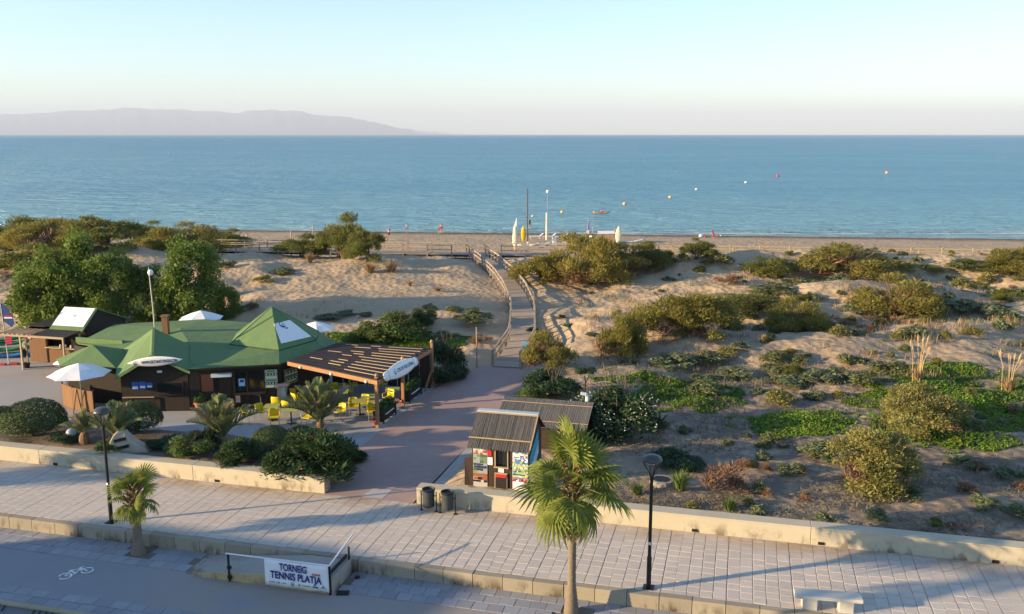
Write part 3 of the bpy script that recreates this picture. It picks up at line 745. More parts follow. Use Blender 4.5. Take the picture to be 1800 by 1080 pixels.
# chimney and roof mast
cb = PY(292, 582, 50.6); mb = MB(); mb.box((cb.x, cb.y, cb.z + .35), (.32, .32, 1.0)); mb.box((cb.x, cb.y, cb.z + .88), (.42, .42, .08))
tag(mb.build('chimney', BWOOD, bar, world=True), 'small brown square chimney')
mast = thing('mast', 'tall thin mast with a small white globe rising behind the gabled roof', 'mast', (-18.95, 47.25, 2.6)); mast.scale = (1, 1, 1.08)
mb = MB(); mb.tube([(0, 0, 0), (-.02, 0, 2.2), (-.1, 0, 4.15)], [.045, .04, .028], 8); mb.build('pole', M('galvanised', (.42, .40, .36), .5, .15, 6, 0, metal=.4), mast)
mb = MB(); mb.lathe([(.0, -.16), (.1, -.12), (.15, 0), (.1, .12), (0, .16)], 12, (-.02, 0, 3.95)); mb.build('globe', WGLOSS, mast, smooth=True)
mb = MB(); mb.cyl((-.1, 0, 4.15), (-.1, 0, 4.5), .012, n=6); mb.bar((-.2, 0, 4.35), (.02, 0, 4.35), .02); mb.lathe([(.0, -.05), (.05, 0), (0, .05)], 8, (-.2, 0, 4.38)); mb.build('wind_vane', STEEL, mast)
# serving front
fw = Wall(FP[0], FP[1]); rw = Wall(FP[1], FP[2]); fw.off = rw.off = .062
fw.panel(334, 662, 352, 687, 'shutter', DWOOD, bar, .0, .05)
fw.panel(354, 658, 375, 687.5, 'shutter', wood('russet_board', (.13, .055, .032), (1, 1, .2), .25), bar, .0, .05)
fw.panel(377, 660, 408, 718, 'doorway', DARK, bar, .0, .03)  # flat black panel, the shade of the open doorway as colour
fw.panel(372, 654.5, 408, 660, 'door_awning', WGLOSS, bar, .0, .35)
for x_ in (411, 434, 465): fw.panel(x_, 650, x_ + 3, 716, 'post', DWOOD, bar, .0, .12)
fw.panel(415, 652, 434, 689, 'window_pane', GLASS, bar, .0, .03); fw.panel(438, 652, 465, 683, 'window_pane', GLASS, bar, .0, .03)
fw.panel(413, 688.5, 466, 691, 'counter', DWOOD, bar, .0, .35)
bl, c_, wd, hh = fw.panel(420, 665, 431, 678, 'poster', M('blue_white_poster', (.35, .55, .75), .5, .35, 6, 0), bar, .04, .02)
mb = MB(); mb.box(c_ + fw.n * .005 + Vector((0, 0, hh * .2)), (wd * .6, .006, hh * .35), rz=math.atan2(fw.d.y, fw.d.x)); mb.build('poster_print', NAVY, bar, world=True)
def menu_board(wall, x0, y0, x1, y1, base, rows, seed, lab):
    o, c, wd, hh = wall.panel(x0, y0, x1, y1, 'menu_board', base, bar, .12, .03); r_ = random.Random(seed); ang = math.atan2(wall.d.y, wall.d.x)
    tag(o, lab)
    mats = [M('menu_green', (.05, .16, .06), .5, .3, 8, 0), M('menu_white', (.7, .72, .66), .5, .1, 8, 0), M('menu_dark', (.03, .06, .05), .5, .3, 8, 0)]
    mb = MB()
    for k in range(rows):
        z = hh / 2 - hh * (k + .5) / rows
        if k % 3 == 1:
            mb.mat(2).box(c + Vector((0, 0, z)) + wall.n * .004, (wd * .94, .006, hh / rows * .8), rz=ang)
            for q_ in range(4):
                mb.mat(1).box(c + wall.d * (wd * (-.36 + .24 * q_)) + Vector((0, 0, z)) + wall.n * .009, (wd * .1, .006, hh / rows * .45), rz=ang)
        else:
            mb.mat(0 if k % 3 == 0 else 1).box(c + Vector((0, 0, z)) + wall.n * .004, (wd * r_.uniform(.6, .92), .006, hh / rows * .35), rz=ang)
    Mi = local(bar, Matrix.Identity(4)); mb.v = [tuple(Mi @ Vector(v)) for v in mb.v]
    mb.build('menu_print', mats, o)
menu_board(fw, 466.5, 648.5, 488, 680, M('menu_pale_green', (.36, .47, .33), .55, .15, 5, 0), 6, 1, 'pale green menu board')
menu_board(rw, 495, 646, 518, 674, M('menu_olive', (.13, .15, .09), .55, .3, 5, 0), 7, 2, 'dim olive menu board on the angled wall')
fw.panel(415, 694, 423, 706, 'notice', M('pinkish_notice', (.45, .33, .32), .6, .2, 6, 0), bar, .1, .02)
# brown screen panels beside the bar, left
scr = thing('plywood_screen', 'low lit brown plywood screen at the left end of the bar', 'screen', (-23, 44.6, 0))
sp = [P(112, 712, 0), P(130, 719, 0), P(148, 724, 0), P(166, 727, 0)]
for a, b_ in zip(sp[:-1], sp[1:]):
    d = (b_ - a); mb = MB(); mb.bar(a + Vector((0, 0, .58)), a + d * .985 + Vector((0, 0, .58)), .04, 1.16); mb.build('board', BWOOD, scr, world=True)
for a in sp: mb = MB(); mb.box(a + Vector((0, .04, .62)), (.06, .06, 1.24)); mb.build('post', DWOOD, scr, world=True)
# easel leaning on the screen
ez = thing('easel_stand', 'thin dark A frame stand before the plywood screen', 'stand', P(137, 727, 0))
for s_ in (-1, 1): mb = MB(); mb.bar((s_ * .22, 0, 0), (0, .1, 1.25), .035); mb.build('leg', DWOOD, ez)
mb = MB(); mb.bar((0, .45, 0), (0, .1, 1.2), .03); mb.build('back_leg', DWOOD, ez)

def surf_outline(L, wd, n=24, nose=.75):
    pts = []
    for i in range(n + 1):
        t = i / n; pts.append((-L / 2 + L * t, wd / 2 * (math.sin(math.pi * t) ** nose)))
    return pts
def surfboard_mesh(name, L, wd, th, mat, nose=.75, blunt=0.0):
    mb = MB(); o = surf_outline(L, wd, 24, nose)
    if blunt: o = [(x, max(y, wd * blunt * (1 if 0 < i < 24 else .7))) for i, (x, y) in enumerate(o)]
    rows = []
    for x, y in o: rows.append([(x, -y, 0), (x, -y * .8, th / 2), (x, y * .8, th / 2), (x, y, 0), (x, y * .8, -th / 2), (x, -y * .8, -th / 2)])
    n = len(rows); vs = [p for r in rows for p in r]
    fs = [(i * 6 + j, i * 6 + (j + 1) % 6, i * 6 + 6 + (j + 1) % 6, i * 6 + 6 + j) for i in range(n - 1) for j in range(6)]
    fs += [(5, 4, 3, 2, 1, 0), tuple((n - 1) * 6 + j for j in range(6))]
    mb.add(vs, fs); return mb.mesh(name, mat, True)
# surfboard sign on the gable
SURFW = M('white_surfboard', (.76, .77, .76), .35, .05, 3, 0)
a_, b_ = PY(223.5, 639.5, 44.3), PY(320.5, 632, 44.3); c_ = (a_ + b_) / 2; ex = (b_ - a_).normalized(); ey = Vector((0, -.25, 1))
sg = thing('surfboard_sign', 'white surfboard sign with a blue web address over the gabled front', 'sign', c_)
L = (b_ - a_).length
Mx = frame_M((0, 0, 0), ex, ey)
o = inst('board', surfboard_mesh('board', L, .56, .07, SURFW, .8), sg); o.matrix_local = Mx
text('WWW.DELTANATUR-KSA.COM', .24, NAVY, sg, Mx @ Matrix.Translation((.24, .0, .045)), bold=.004, width=L * .64)
Mi = Matrix.Translation(sg.location); emblem(c_ + (Mx.to_3x3() @ Vector((-L * .34, 0, .045))), ex, Mx.to_3x3() @ Vector((0, 1, 0)), .12, sg, sg)
# board leaning behind the low roof, left
o = inst('surfboard', surfboard_mesh('surfboard', 2.4, .5, .06, SURFW), None, (-24.7, 49.2, 1.7), (R(70), R(-20), R(-20)))
tag(o, 'white surfboard edge showing behind the low left roof', 'surfboard')

# felt overlaps: thin raised strips running down the slopes
for i_, (ea, eb) in enumerate(((EAVE[0], EAVE[1]), (EAVE[1], EAVE[2]))):
    ba, bb = (BASE[0], BASE[1]) if i_ == 0 else (BASE[1], BASE[2])
    for t_ in ((.12, .3, .47, .66, .83) if i_ == 0 else (.3, .62)):
        a_ = Vector((ea[0] + (eb[0] - ea[0]) * t_, ea[1] + (eb[1] - ea[1]) * t_, ZE + .006)); c_ = Vector((ba[0] + (bb[0] - ba[0]) * t_, ba[1] + (bb[1] - ba[1]) * t_, ZB + .006))
        mb = MB(); mb.bar(a_, c_, .09, .012); mb.build('felt_seam', ROOF, bar, world=True)
# ---- pergola
A_, B_, C_, D_ = P(664, 669, 2.46), P(760, 611, 2.5), P(592, 603, 2.62), P(506, 635, 2.5)
pg = thing('pergola', 'timber pergola with brown slatted roof over the tables beside the bar', 'pergola', (A_.x, A_.y, 0))
for i, (px, py) in enumerate(((664, 752), (709, 716), (760, 680))):
    b_ = P(px, py, 0); mb = MB(); mb.box((b_.x, b_.y, 1.27), (.15, .15, 2.54), rz=-A0); mb.build('post', OWOOD, pg, world=True, bevel=.01)
    mb = MB(); mb.lathe([(.0, 0), (.075, .01), (.09, .08), (.05, .16), (0, .18)], 10, (b_.x, b_.y, 2.54)); mb.build('finial', LWOOD, pg, world=True, smooth=True)
for px, py in ((530, 700),): b_ = P(px, py, 0); mb = MB(); mb.box((b_.x, b_.y, 1.2), (.13, .13, 2.4)); mb.build('post', DWOOD, pg, world=True)
dn = Vector((0, 0, -.12))
mb = MB(); mb.bar(A_ + dn, D_ + dn, .09, .2); mb.build('front_beam', OWOOD, pg, world=True)
mb = MB(); mb.bar(A_ + dn, B_ + dn, .09, .18); mb.build('side_beam', OWOOD, pg, world=True)
mb = MB(); mb.bar(B_ + dn, C_ + dn, .09, .18); mb.build('back_beam', OWOOD, pg, world=True)
bp_ = P(760, 680, 0); mb = MB(); mb.bar((bp_.x - .3, bp_.y - 1.2, .1), (bp_.x - .02, bp_.y - .1, 1.0), .09); mb.build('brace', OWOOD, pg, world=True)
for k in range(9):
    a_ = P(757, 683, 0).lerp(Vector((-10.3, 50.4, 0)), k / 9 + .004); b_ = P(757, 683, 0).lerp(Vector((-10.3, 50.4, 0)), (k + 1) / 9 - .004)
    mb = MB(); mb.bar(a_ + Vector((0, .05, .95)), b_ + Vector((0, .05, .95)), .04, 1.9); mb.build('dark_backing', DWOOD, pg, world=True)  # added dark backing, makes the space under the roof read as shade
SLAT = wood('brown_roof_slat', (.026, .015, .013), (.15, .15, .15), .35, .7, .3)
def rp(s, t): return (A_ * (1 - s) + D_ * s) * (1 - t) + (B_ * (1 - s) + C_ * s) * t
NS = 12
for k in range(NS):
    t0, t1 = (k + .04) / NS, (k + .9) / NS; tm_ = (t0 + t1) / 2; s0 = rnd.uniform(-.01, .02)
    wd = (rp(.5, t1) - rp(.5, t0)).length
    cuts = [0, rnd.uniform(.28, .42), rnd.uniform(.6, .75), 1]
    for a, b_ in zip(cuts[:-1], cuts[1:]):
        mb = MB(); mb.bar(rp(a + .003, tm_) + Vector((0, 0, .0)), rp(b_ - .003, tm_), wd, .03); mb.build('slat', SLAT, pg, world=True)
    if k:
        o1 = .03 + rnd.uniform(0, .03); e1 = .40 + rnd.uniform(0, .1); segs = [(o1, e1)]
        if k % 4 != 1: segs.append((e1 + .08, e1 + .08 + rnd.uniform(.1, .17)))
        if k % 4 == 3: segs.append((e1 + .32, min(.97, e1 + .32 + rnd.uniform(.1, .16))))
        for a, b_ in segs:
            mb = MB(); mb.bar(rp(a, k / NS) + Vector((0, 0, .03)), rp(b_, k / NS) + Vector((0, 0, .03)), .03, .03); mb.build('rafter', LWOOD, pg, world=True)
for s_ in (.12, .5, .85):
    c_ = rp(s_, 0) + Vector((0, -.07, -.16)); mb = MB(); mb.lathe([(0, -.09), (.07, -.06), (.09, 0), (.05, .06), (0, .07)], 10, c_); mb.build('spot_lamp', WGLOSS, pg, world=True, smooth=True)
# second surfboard sign at the pergola corner
a_, b_ = onplane(675.5, 664, A_ + Vector((.16, 0, 0)), (B_ - A_).cross(Vector((0, 0, 1)))), onplane(733, 634, A_ + Vector((.16, 0, 0)), (B_ - A_).cross(Vector((0, 0, 1))))
c_ = (a_ + b_) / 2; L = (b_ - a_).length
s2 = thing('surfboard_sign', 'pale blue tilted surfboard sign on the pergola corner above the plaza', 'sign', c_)
Mx = frame_M((0, 0, 0), b_ - a_, (Vector((-.35, .1, 1))))
o = inst('board', surfboard_mesh('board', L, .78, .08, SURFW, .55, .3), s2); o.matrix_local = Mx
text('CTR DE VOLLORNA', .26, M('faded_blue_print', (.05, .13, .26), .5, .2, 7, 0), s2, Mx @ Matrix.Translation((L * .1, 0, .05)), bold=.004, width=L * .5)
emblem(c_ + Mx.to_3x3() @ Vector((-L * .2, 0, .05)), b_ - a_, Mx.to_3x3() @ Vector((0, 1, 0)), .14, s2, s2)
for s_ in (-.38, .38): mb = MB(); mb.box((L * s_, 0, .044), (.03, .62, .006)); o = mb.build('stripe', M('grey_stripe', (.2, .25, .28), .6, .1, 5, 0), s2); o.matrix_local = Mx

# ---- parasols
def parasol(base, top, r, label, tilt=0.0):
    h = top - base.z; t = thing('parasol', label, 'parasol', base, rnd.uniform(0, .7), 'white parasols of the bar')
    mb = MB(); mb.cyl((0, 0, 0), (0, 0, h), .025, n=8); mb.build('pole', STEEL, t)
    mb = MB(); mb.lathe([(.28, 0), (.3, .05), (.06, .09), (.05, .2)], 14); mb.build('base', M('concrete_foot', (.3, .3, .3), .9, .15, 5), t)
    mb = MB(); n = 8
    rim = [(r * math.cos(2 * math.pi * i / n), r * math.sin(2 * math.pi * i / n), h - r * .36) for i in range(n)]
    midr = [(r * .5 * math.cos(2 * math.pi * i / n), r * .5 * math.sin(2 * math.pi * i / n), h - r * .15) for i in range(n)]
    sag = []
    for i in range(n):
        a = 2 * math.pi * (i + .5) / n; sag.append((r * .9 * math.cos(a), r * .9 * math.sin(a), h - r * .36))
    vs = [(0, 0, h)] + midr + rim + sag
    fs = []
    for i in range(n):
        j = (i + 1) % n
        fs += [(0, 1 + i, 1 + j), (1 + i, 1 + n + i, 1 + 2 * n + i), (1 + i, 1 + 2 * n + i, 1 + j), (1 + j, 1 + 2 * n + i, 1 + n + j)]
    mb.add(vs, fs); cn = mb.build('canopy', WCLOTH, t); sm = cn.modifiers.new('cloth', 'SOLIDIFY'); sm.thickness = .012
    for i in range(n): mb = MB(); mb.bar((0, 0, h - .06), Vector(rim[i]) + Vector((0, 0, -.02)), .02); mb.build('rib', STEEL, t)
    return t
b_ = P(146, 726, 0); parasol(b_, 2.62, 1.52, 'white parasol over the brown screen at the left end of the bar')
b_ = PY(357, 610, 56.5); b_.z = 0; parasol(b_, 3.05, 1.38, 'white parasol showing behind the bar roof, right of the chimney')
b_ = PY(557, 610, 54.5); b_.z = 0; parasol(b_, 2.75, 1.2, 'white parasol half hidden by the pyramid roof')

# ---- tables and chairs
YELL = M('yellow_plastic', (.62, .50, .02), .45, .12, 4, 0)
LIME = M('lime_table_top', (.36, .40, .10), .5, .12, 4, 0)
def chair_proto():
    t = thing('cafe_chair', '', 'chair', (0, 0, 0))
    mb = MB(); mb.prism([(-.22, -.22), (.22, -.22), (.24, .2), (-.24, .2)], .42, .45); mb.build('seat', YELL, t, bevel=.012)
    mb = MB(); n = 7; vs = []
    for k, (zz, yy, wd) in enumerate([(.45, .2, .23), (.6, .235, .235), (.75, .26, .23), (.83, .28, .2)]):
        for i in range(n):
            a = -1 + 2 * i / (n - 1); vs.append((a * wd, yy - .05 * a * a * (1 if k else .3), zz))
    mb.add(vs, [(k * n + i, k * n + i + 1, (k + 1) * n + i + 1, (k + 1) * n + i) for k in range(3) for i in range(n - 1)])
    bk = mb.build('backrest', YELL, t, smooth=True); s_ = bk.modifiers.new('th', 'SOLIDIFY'); s_.thickness = .02
    for s_ in (-1, 1):
        mb = MB(); mb.tube([(s_ * .23, .2, .62), (s_ * .26, 0, .64), (s_ * .25, -.18, .62), (s_ * .22, -.2, .45)], .018, 6); mb.build('armrest', YELL, t)
        for y_ in (-.19, .19): mb = MB(); mb.cyl((s_ * .2, y_, .42), (s_ * .22, y_ * 1.15, 0), .014, n=6); mb.build('leg', STEEL, t)
    return t
def table_proto():
    t = thing('cafe_table', '', 'table', (0, 0, 0))
    mb = MB(); mb.box((0, 0, .73), (.74, .74, .03)); mb.build('table_top', LIME, t, bevel=.008)
    mb = MB(); mb.cyl((0, 0, .04), (0, 0, .72), .035, n=8); mb.build('column', BLACKM, t)
    mb = MB(); mb.box((0, 0, .02), (.45, .07, .04)); mb.box((0, 0, .022), (.07, .45, .04)); mb.build('foot', BLACKM, t)
    return t
chp, tbp = chair_proto(), table_proto(); used = {}
def place(proto, p, rz, label, group):
    o = proto if proto.name not in used else copy_tree(proto); used[proto.name] = 1
    o.location = p; o.rotation_euler = (0, 0, rz); o['label'] = label; o['group'] = group; return o
TG, CG = 'lime tables of the bar', 'yellow chairs of the bar'
TB = [(478, 713, 'lime table at the sunny left edge of the terrace, nearer the bar'), (511, 719, 'lime table joined to its neighbour in front of the palm'), (560, 706, 'lime table behind the frond of the terrace palm'),
      (632, 704, 'lime table under the pergola front, nearer the camera'), (648, 696, 'lime table under the pergola behind the front one'), (690, 684, 'pale table by the middle pergola post'),
      (600, 688, 'lime table deep in the shade of the pergola'), (575, 676, 'table at the back of the pergola beside the bar wall')]
for px, py, lb in TB: p = P(px, py, .73); place(tbp, (p.x, p.y, -.02), -A0 + .35, lb, TG)
CH = [(437, 744, 1.2, 'yellow chair at the left end, lit from behind, facing the twin tables'), (483, 748, .3, 'yellow chair with its back to the camera before the twin tables'), (541, 748, -.4, 'yellow green chair nearest the clipped bush by the palm'),
      (488, 722, 3.0, 'yellow chair behind the left twin table'), (507, 728, 2.8, 'second yellow chair behind the twin tables'), (523, 716, 2.4, 'yellow chair turned away right of the twin tables'),
      (513, 706, 3.3, 'olive chair near the ice cream figure'), (622, 728, .2, 'yellow chair in front of the pergola table'), (640, 722, -.3, 'sunlit yellow chair at the pergola table near the front post'),
      (613, 700, 1.5, 'orange lit yellow chair under the pergola'), (622, 690, 1.9, 'yellow chair behind the pergola tables'), (560, 690, 2.7, 'shaded yellow chair by the bar wall'),
      (591, 700, .6, 'shaded yellow chair behind the palm fronds'), (652, 683, 2.9, 'green looking chair in the pergola shade'), (672, 688, 2.5, 'chair at the pale table under the pergola'),
      (683, 712, -.6, 'yellow chair beside the first planter'), (575, 720, .4, 'yellow chair half hidden by the terrace palm'), (729, 676, .5, 'lone olive chair behind the far planter'), (461, 738, .9, 'yellow chair pushed to the corner of the left twin table'), (560, 741, .1, 'yellow chair right of the nearest one, behind the clipped bush'), (598, 738, -.5, 'yellow chair in the sun right of the terrace palm'), (655, 738, .3, 'yellow chair just left of the front pergola post')]
for px, py, rz, lb in CH: p = P(px, py, 0); place(chp, (p.x, p.y, -.02), rz, lb, CG)
# steel rail, ice cream figure, flower pot, planters
r_ = thing('bicycle_rack', 'two bent steel tubes standing before the bar counter', 'rack', P(446, 716, 0))
for dx in (0, .1):
    mb = MB(); mb.tube([(-.34 + dx * 2, dx * 3, -.03), (-.34 + dx * 2, dx * 3, .55), (-.28 + dx * 2, dx * 3, .68), (.3 + dx, dx * 3, .68), (.38 + dx, dx * 3, .55), (.38 + dx, dx * 3, -.03)], .025, 6); mb.build('hoop', STEEL, r_)
ic = thing('ice_cream_sign', 'free standing printed ice cream price figure by the corner of the bar', 'sign', P(497, 714, 0), .3)
mb = MB(); out = [(-.3, .05), (.3, .05), (.38, .35), (.22, .55), (.28, 1.0), (.42, 1.15), (.38, 1.35), (.1, 1.25), (-.36, 1.2), (-.42, 1.05), (-.22, .95), (-.26, .5), (-.4, .3)]
mb.add([(x, -.025, z) for x, z in out] + [(x, .025, z) for x, z in out], [tuple(range(len(out))), tuple(range(2 * len(out) - 1, len(out) - 1, -1))] + [(i, i + 13, (i + 1) % 13 + 13, (i + 1) % 13) for i in range(13)])
mb.build('figure', M('ice_cream_print', (.28, .26, .22), .5, .75, 5, 0), ic)
mb = MB(); mb.box((.06, -.032, .72), (.2, .012, .5)); mb.build('price_panel', M('pale_blue_panel', (.3, .42, .5), .5, .5, 9, 0), ic)
mb = MB(); mb.box((0, -.03, 1.14), (.62, .012, .1)); mb.build('header', M('rose_header', (.6, .35, .4), .5, .3, 12, 0), ic)
mb = MB(); mb.box((0, 0, .03), (.6, .35, .06)); mb.build('base', DWOOD, ic)

# ---- planters, pots
def leaf_quads(n, centre, rad, size, asp=2.2, up=.3, shell=.35, seed=0, flat=1.0):
    """n leaf faces spread through an ellipsoid: returns verts, faces"""
    g_ = np.random.default_rng(seed)
    d = g_.normal(size=(n, 3)); d /= np.linalg.norm(d, axis=1)[:, None]
    r = shell + (1 - shell) * g_.random(n) ** .55
    c = np.asarray(centre) + d * r[:, None] * np.asarray(rad)
    nrm = d + g_.normal(size=(n, 3)) * .7; nrm[:, 2] += up; nrm /= np.linalg.norm(nrm, axis=1)[:, None]
    t = np.cross(nrm, g_.normal(size=(n, 3))); t /= np.linalg.norm(t, axis=1)[:, None]
    b = np.cross(nrm, t); s = size * g_.uniform(.6, 1.4, n)[:, None]
    v = np.stack([c - t * s * .5, c + b * s * .5 / asp, c + t * s * .5 + nrm * s * .1, c - b * s * .5 / asp], 1).reshape(-1, 3)
    return v, np.arange(4 * n).reshape(n, 4)
def join_np(parts):
    vs, fs, ix, o = [], [], [], 0
    for v, f, m in parts: vs.append(v); fs.append(f + o); ix.append(np.full(len(f), m)); o += len(v)
    return np.concatenate(vs), np.concatenate(fs), np.concatenate(ix)
PLANTG = leafmat('planter_green', (.03, .075, .02), (.07, .14, .03))
def planter(u, v, L, label, seed):
    t = thing('planter', label, 'planter', W(u, v, -.02), -A0)
    for y_ in (-L / 2, L / 2):
        mb = MB(); mb.box((0, y_, .33), (.5, .05, .5)); mb.build('end_panel', DWOOD, t)
    for x_ in (-.25, .25):
        for z_ in (.18, .34, .5): mb = MB(); mb.box((x_, 0, z_), (.03, L, .13)); mb.build('side_board', DWOOD, t)
    for x_ in (-.26, .26):
        for y_ in (-L / 2, L / 2): mb = MB(); mb.box((x_, y_, .3), (.06, .06, .62)); mb.build('leg', DWOOD, t)
    mb = MB(); mb.box((0, 0, .5), (.46, L - .06, .06)); mb.build('soil', SOIL, t)
    mb = MB(); mb.bar((.285, -L * .35, .42), (.285, L * .3, .42), .02, .05); mb.build('trim', WGLOSS, t)
    v_, f_, i_ = join_np([(*leaf_quads(260, (0, y_, .72), (.3, .3, .28), .16, 2.5, seed=seed + k), 0) for k, y_ in enumerate(np.linspace(-L * .35, L * .35, 4))])
    link(bpy.data.objects.new('foliage', mesh_np('foliage', v_, f_, PLANTG)), t)
    b = thing('bucket', 'small red bucket under the planter with ' + label.split(' with ')[1], 'bucket', W(u - .1, v - L / 2 - .2, -.02))
    mb = MB(); mb.lathe([(.11, 0), (.15, .3), (.14, .3), (.1, .03)], 12); mb.build('body', RED, b, smooth=False)
    mb = MB(); mb.box((0, -.142, .19), (.12, .01, .08)); mb.build('label', WGLOSS, b)
planter(-17.0, 40.9, 1.6, 'dark wooden planter with grasses by the front pergola post', 3)
planter(-17.0, 44.6, 1.8, 'dark wooden planter with low plants by the middle pergola post', 9)
pt = thing('flower_pot', 'terracotta pot with a small shrub by the bar door', 'pot', P(353, 724, 0))
TERRA = M('terracotta', (.34, .13, .07), .8, .2, 5, .2)
mb = MB(); mb.lathe([(.2, 0), (.28, .42), (.32, .44), (.32, .52), (.26, .52), (.24, .45)], 14); mb.build('pot', TERRA, pt, smooth=False)
v_, f_ = leaf_quads(350, (0, 0, .7), (.3, .3, .3), .14, 2.2, seed=4); link(bpy.data.objects.new('foliage', mesh_np('foliage', v_, f_, PLANTG)), pt)

# ---- left hut with slanted white board
hut = thing('surf_hut', 'small wooden hut with a steep white signboard roof, left of the bar', 'hut', W(-40, 47, -.02), -A0)
def hu(u, v, z): return (u + 40, v - 47, z)
def hb(name, mat, c, d): mb = MB(); mb.box(hu(*c), d); return mb.build(name, mat, hut)
hb('wall', BWOOD, (-42.35, 46.42, 1.05), (1.35, .08, 2.1)); hb('wall', DWOOD, (-38.75, 48.2, 1.15), (.08, 3.6, 2.3)); hb('wall', DWOOD, (-43.0, 48.2, 1.1), (.08, 3.5, 2.2)); hb('wall', DWOOD, (-40.85, 50.0, 1.15), (4.2, .08, 2.3))
hb('counter', BWOOD, (-40.3, 46.42, .5), (2.6, .1, 1.0)); hb('counter_top', LWOOD, (-40.3, 46.3, 1.02), (2.7, .4, .05))
hb('interior_shade', DARK, (-40.3, 47.0, 1.6), (2.9, .05, 1.2))  # black sheet painted as the shade behind the counter
mb = MB(); mb.add([hu(-38.7, 46.2, 2.25), hu(-38.7, 50.1, 2.25), hu(-38.7, 47.5, 3.36), hu(-38.78, 46.2, 2.25), hu(-38.78, 50.1, 2.25), hu(-38.78, 47.5, 3.36)], [(0, 1, 2), (5, 4, 3), (0, 3, 4, 1), (1, 4, 5, 2), (2, 5, 3, 0)]); mb.build('gable', DWOOD, hut)
mb = MB(); mb.slab([hu(-41.0, 45.85, 2.25), hu(-38.6, 45.85, 2.25), hu(-38.6, 47.35, 3.42), hu(-41.0, 47.35, 3.42)], .07); rf = mb.build('roof', ROOF, hut)
mb = MB(); mb.slab([hu(-38.6, 47.35, 3.42), hu(-38.6, 50.3, 2.2), hu(-41.0, 50.3, 2.2), hu(-41.0, 47.35, 3.42)], .07); mb.build('roof', ROOF, hut)
mb = MB(); mb.slab([hu(-40.93, 46.1, 2.49), hu(-38.7, 46.1, 2.49), hu(-38.7, 47.28, 3.41), hu(-40.93, 47.28, 3.41)], .03); sb = mb.build('sign_board', WGLOSS, hut); tag(sb, 'sloping white signboard with a faint grey emblem')
Mw = Matrix.Translation(hut.location) @ hut.rotation_euler.to_matrix().to_4x4()
e0 = emblem(Mw @ Vector(hu(-39.75, 46.75, 3.03)), Mw.to_3x3() @ Vector((1, 0, 0)), Mw.to_3x3() @ Vector((0, 1.3, 1.0)), .13, hut, hut, M('grey_print', (.3, .34, .4), .5, .2, 7, 0))
mb = MB(); mb.slab([hu(-41.2, 44.55, 2.12), hu(-38.75, 44.5, 2.14), hu(-38.75, 45.95, 2.28), hu(-41.2, 45.95, 2.28)], .04); mb.build('awning', DWOOD, hut)
mb = MB(); mb.slab([hu(-43.2, 46.4, 2.3), hu(-41.1, 46.4, 2.3), hu(-41.1, 50.2, 2.25), hu(-43.2, 50.2, 2.25)], .04); mb.build('rear_roof', DWOOD, hut)
hb('front_beam', LWOOD, (-41.15, 44.5, 2.1), (4.7, .09, .12))
for k in range(7): mb = MB(); mb.box(hu(-43.35 + k * .34, 45.2, 2.2), (.11, 1.6, .05)); mb.build('slat', LWOOD, hut)
for u_ in (-38.85, -41.9): mb = MB(); mb.box(hu(u_, 44.5, 1.02), (.09, .09, 2.04)); mb.build('post', LWOOD, hut)
hb('post', LWOOD, (-38.85, 45.9, 1.05), (.09, .09, 2.1))
for k in range(5):
    c = thing('jar', f'small pale jar on the hut counter, number {["one", "two", "three", "four", "five"][k]} from the left', 'jar', W(-40.6 + k * .38, 46.25, 1.03), 0, 'jars on the hut counter')
    mb = MB(); mb.lathe([(.06, 0), (.07, .12), (.04, .17), (.04, .2), (0, .2)], 8); mb.build('body', M('pale_glaze', (.7, .68, .6), .4, .2, 9, 0), c, smooth=False)
# hanging pots post, feather flag, pole with red cloths
hp = thing('pot_post', 'wooden post with black hanging pots before the surf hut', 'post', P(50, 645, 0))
mb = MB(); mb.box((0, 0, 1.05), (.09, .09, 2.1)); mb.build('post', LWOOD, hp)
for x_, y_, z_ in ((-.2, 0, .75), (.0, -.18, .0)):
    mb = MB(); mb.lathe([(.16, z_), (.22, z_ + .3), (.2, z_ + .3), (.14, z_ + .05)], 10, (x_, y_, 0)); mb.build('pot', BLACKM, hp)
v_, f_ = leaf_quads(90, (-.15, 0, 1.35), (.1, .1, .25), .1, 2.2, seed=14); link(bpy.data.objects.new('flowers', mesh_np('flowers', v_, f_, leafmat('white_flowers', (.6, .58, .45), (.75, .72, .6)))), hp)
fp = thing('feather_flag', 'pole with a navy feather flag and red cloths at the left edge', 'flag', P(16, 641, 0))
mb = MB(); mb.tube([(0, 0, 0), (-.08, 0, 2.4), (-.14, 0, 4.05)], [.04, .035, .025], 8); mb.build('pole', M('pale_pole', (.5, .48, .44), .5, .1, 5, 0), fp)
mb = MB(); sail = [(-.12, 3.9), (.25, 3.6), (.52, 3.0), (.6, 2.6), (.42, 2.35), (-.08, 2.75)]
mb.mat(0).add([(x, -.01, z) for x, z in sail] + [(x, .01, z) for x, z in sail], [tuple(range(6)), tuple(range(11, 5, -1))] + [(i, i + 6, (i + 1) % 6 + 6, (i + 1) % 6) for i in range(6)])
mb.build('sail', M('navy_sail', (.02, .06, .2), .6, .15, 4, 0), fp)
mb = MB(); mb.box((.25, -.02, 2.95), (.5, .012, .09)); mb.build('white_band', WGLOSS, fp); mb = MB(); mb.box((.25, -.02, 3.06), (.48, .012, .07)); mb.build('red_band', RED, fp)
mb = MB(); mb.box((.15, -.03, 1.55), (.42, .04, .5)); mb.build('red_cloth', M('pink_red_cloth', (.4, .04, .09), .8, .2, 4, .2), fp)
mb = MB(); mb.box((1.25, .3, 1.75), (.4, .03, .45)); rc = mb.build('red_cloth', RED, fp); mb = MB(); mb.box((1.27, .275, 1.7), (.16, .012, .26)); mb.build('cloth_print', WGLOSS, fp)
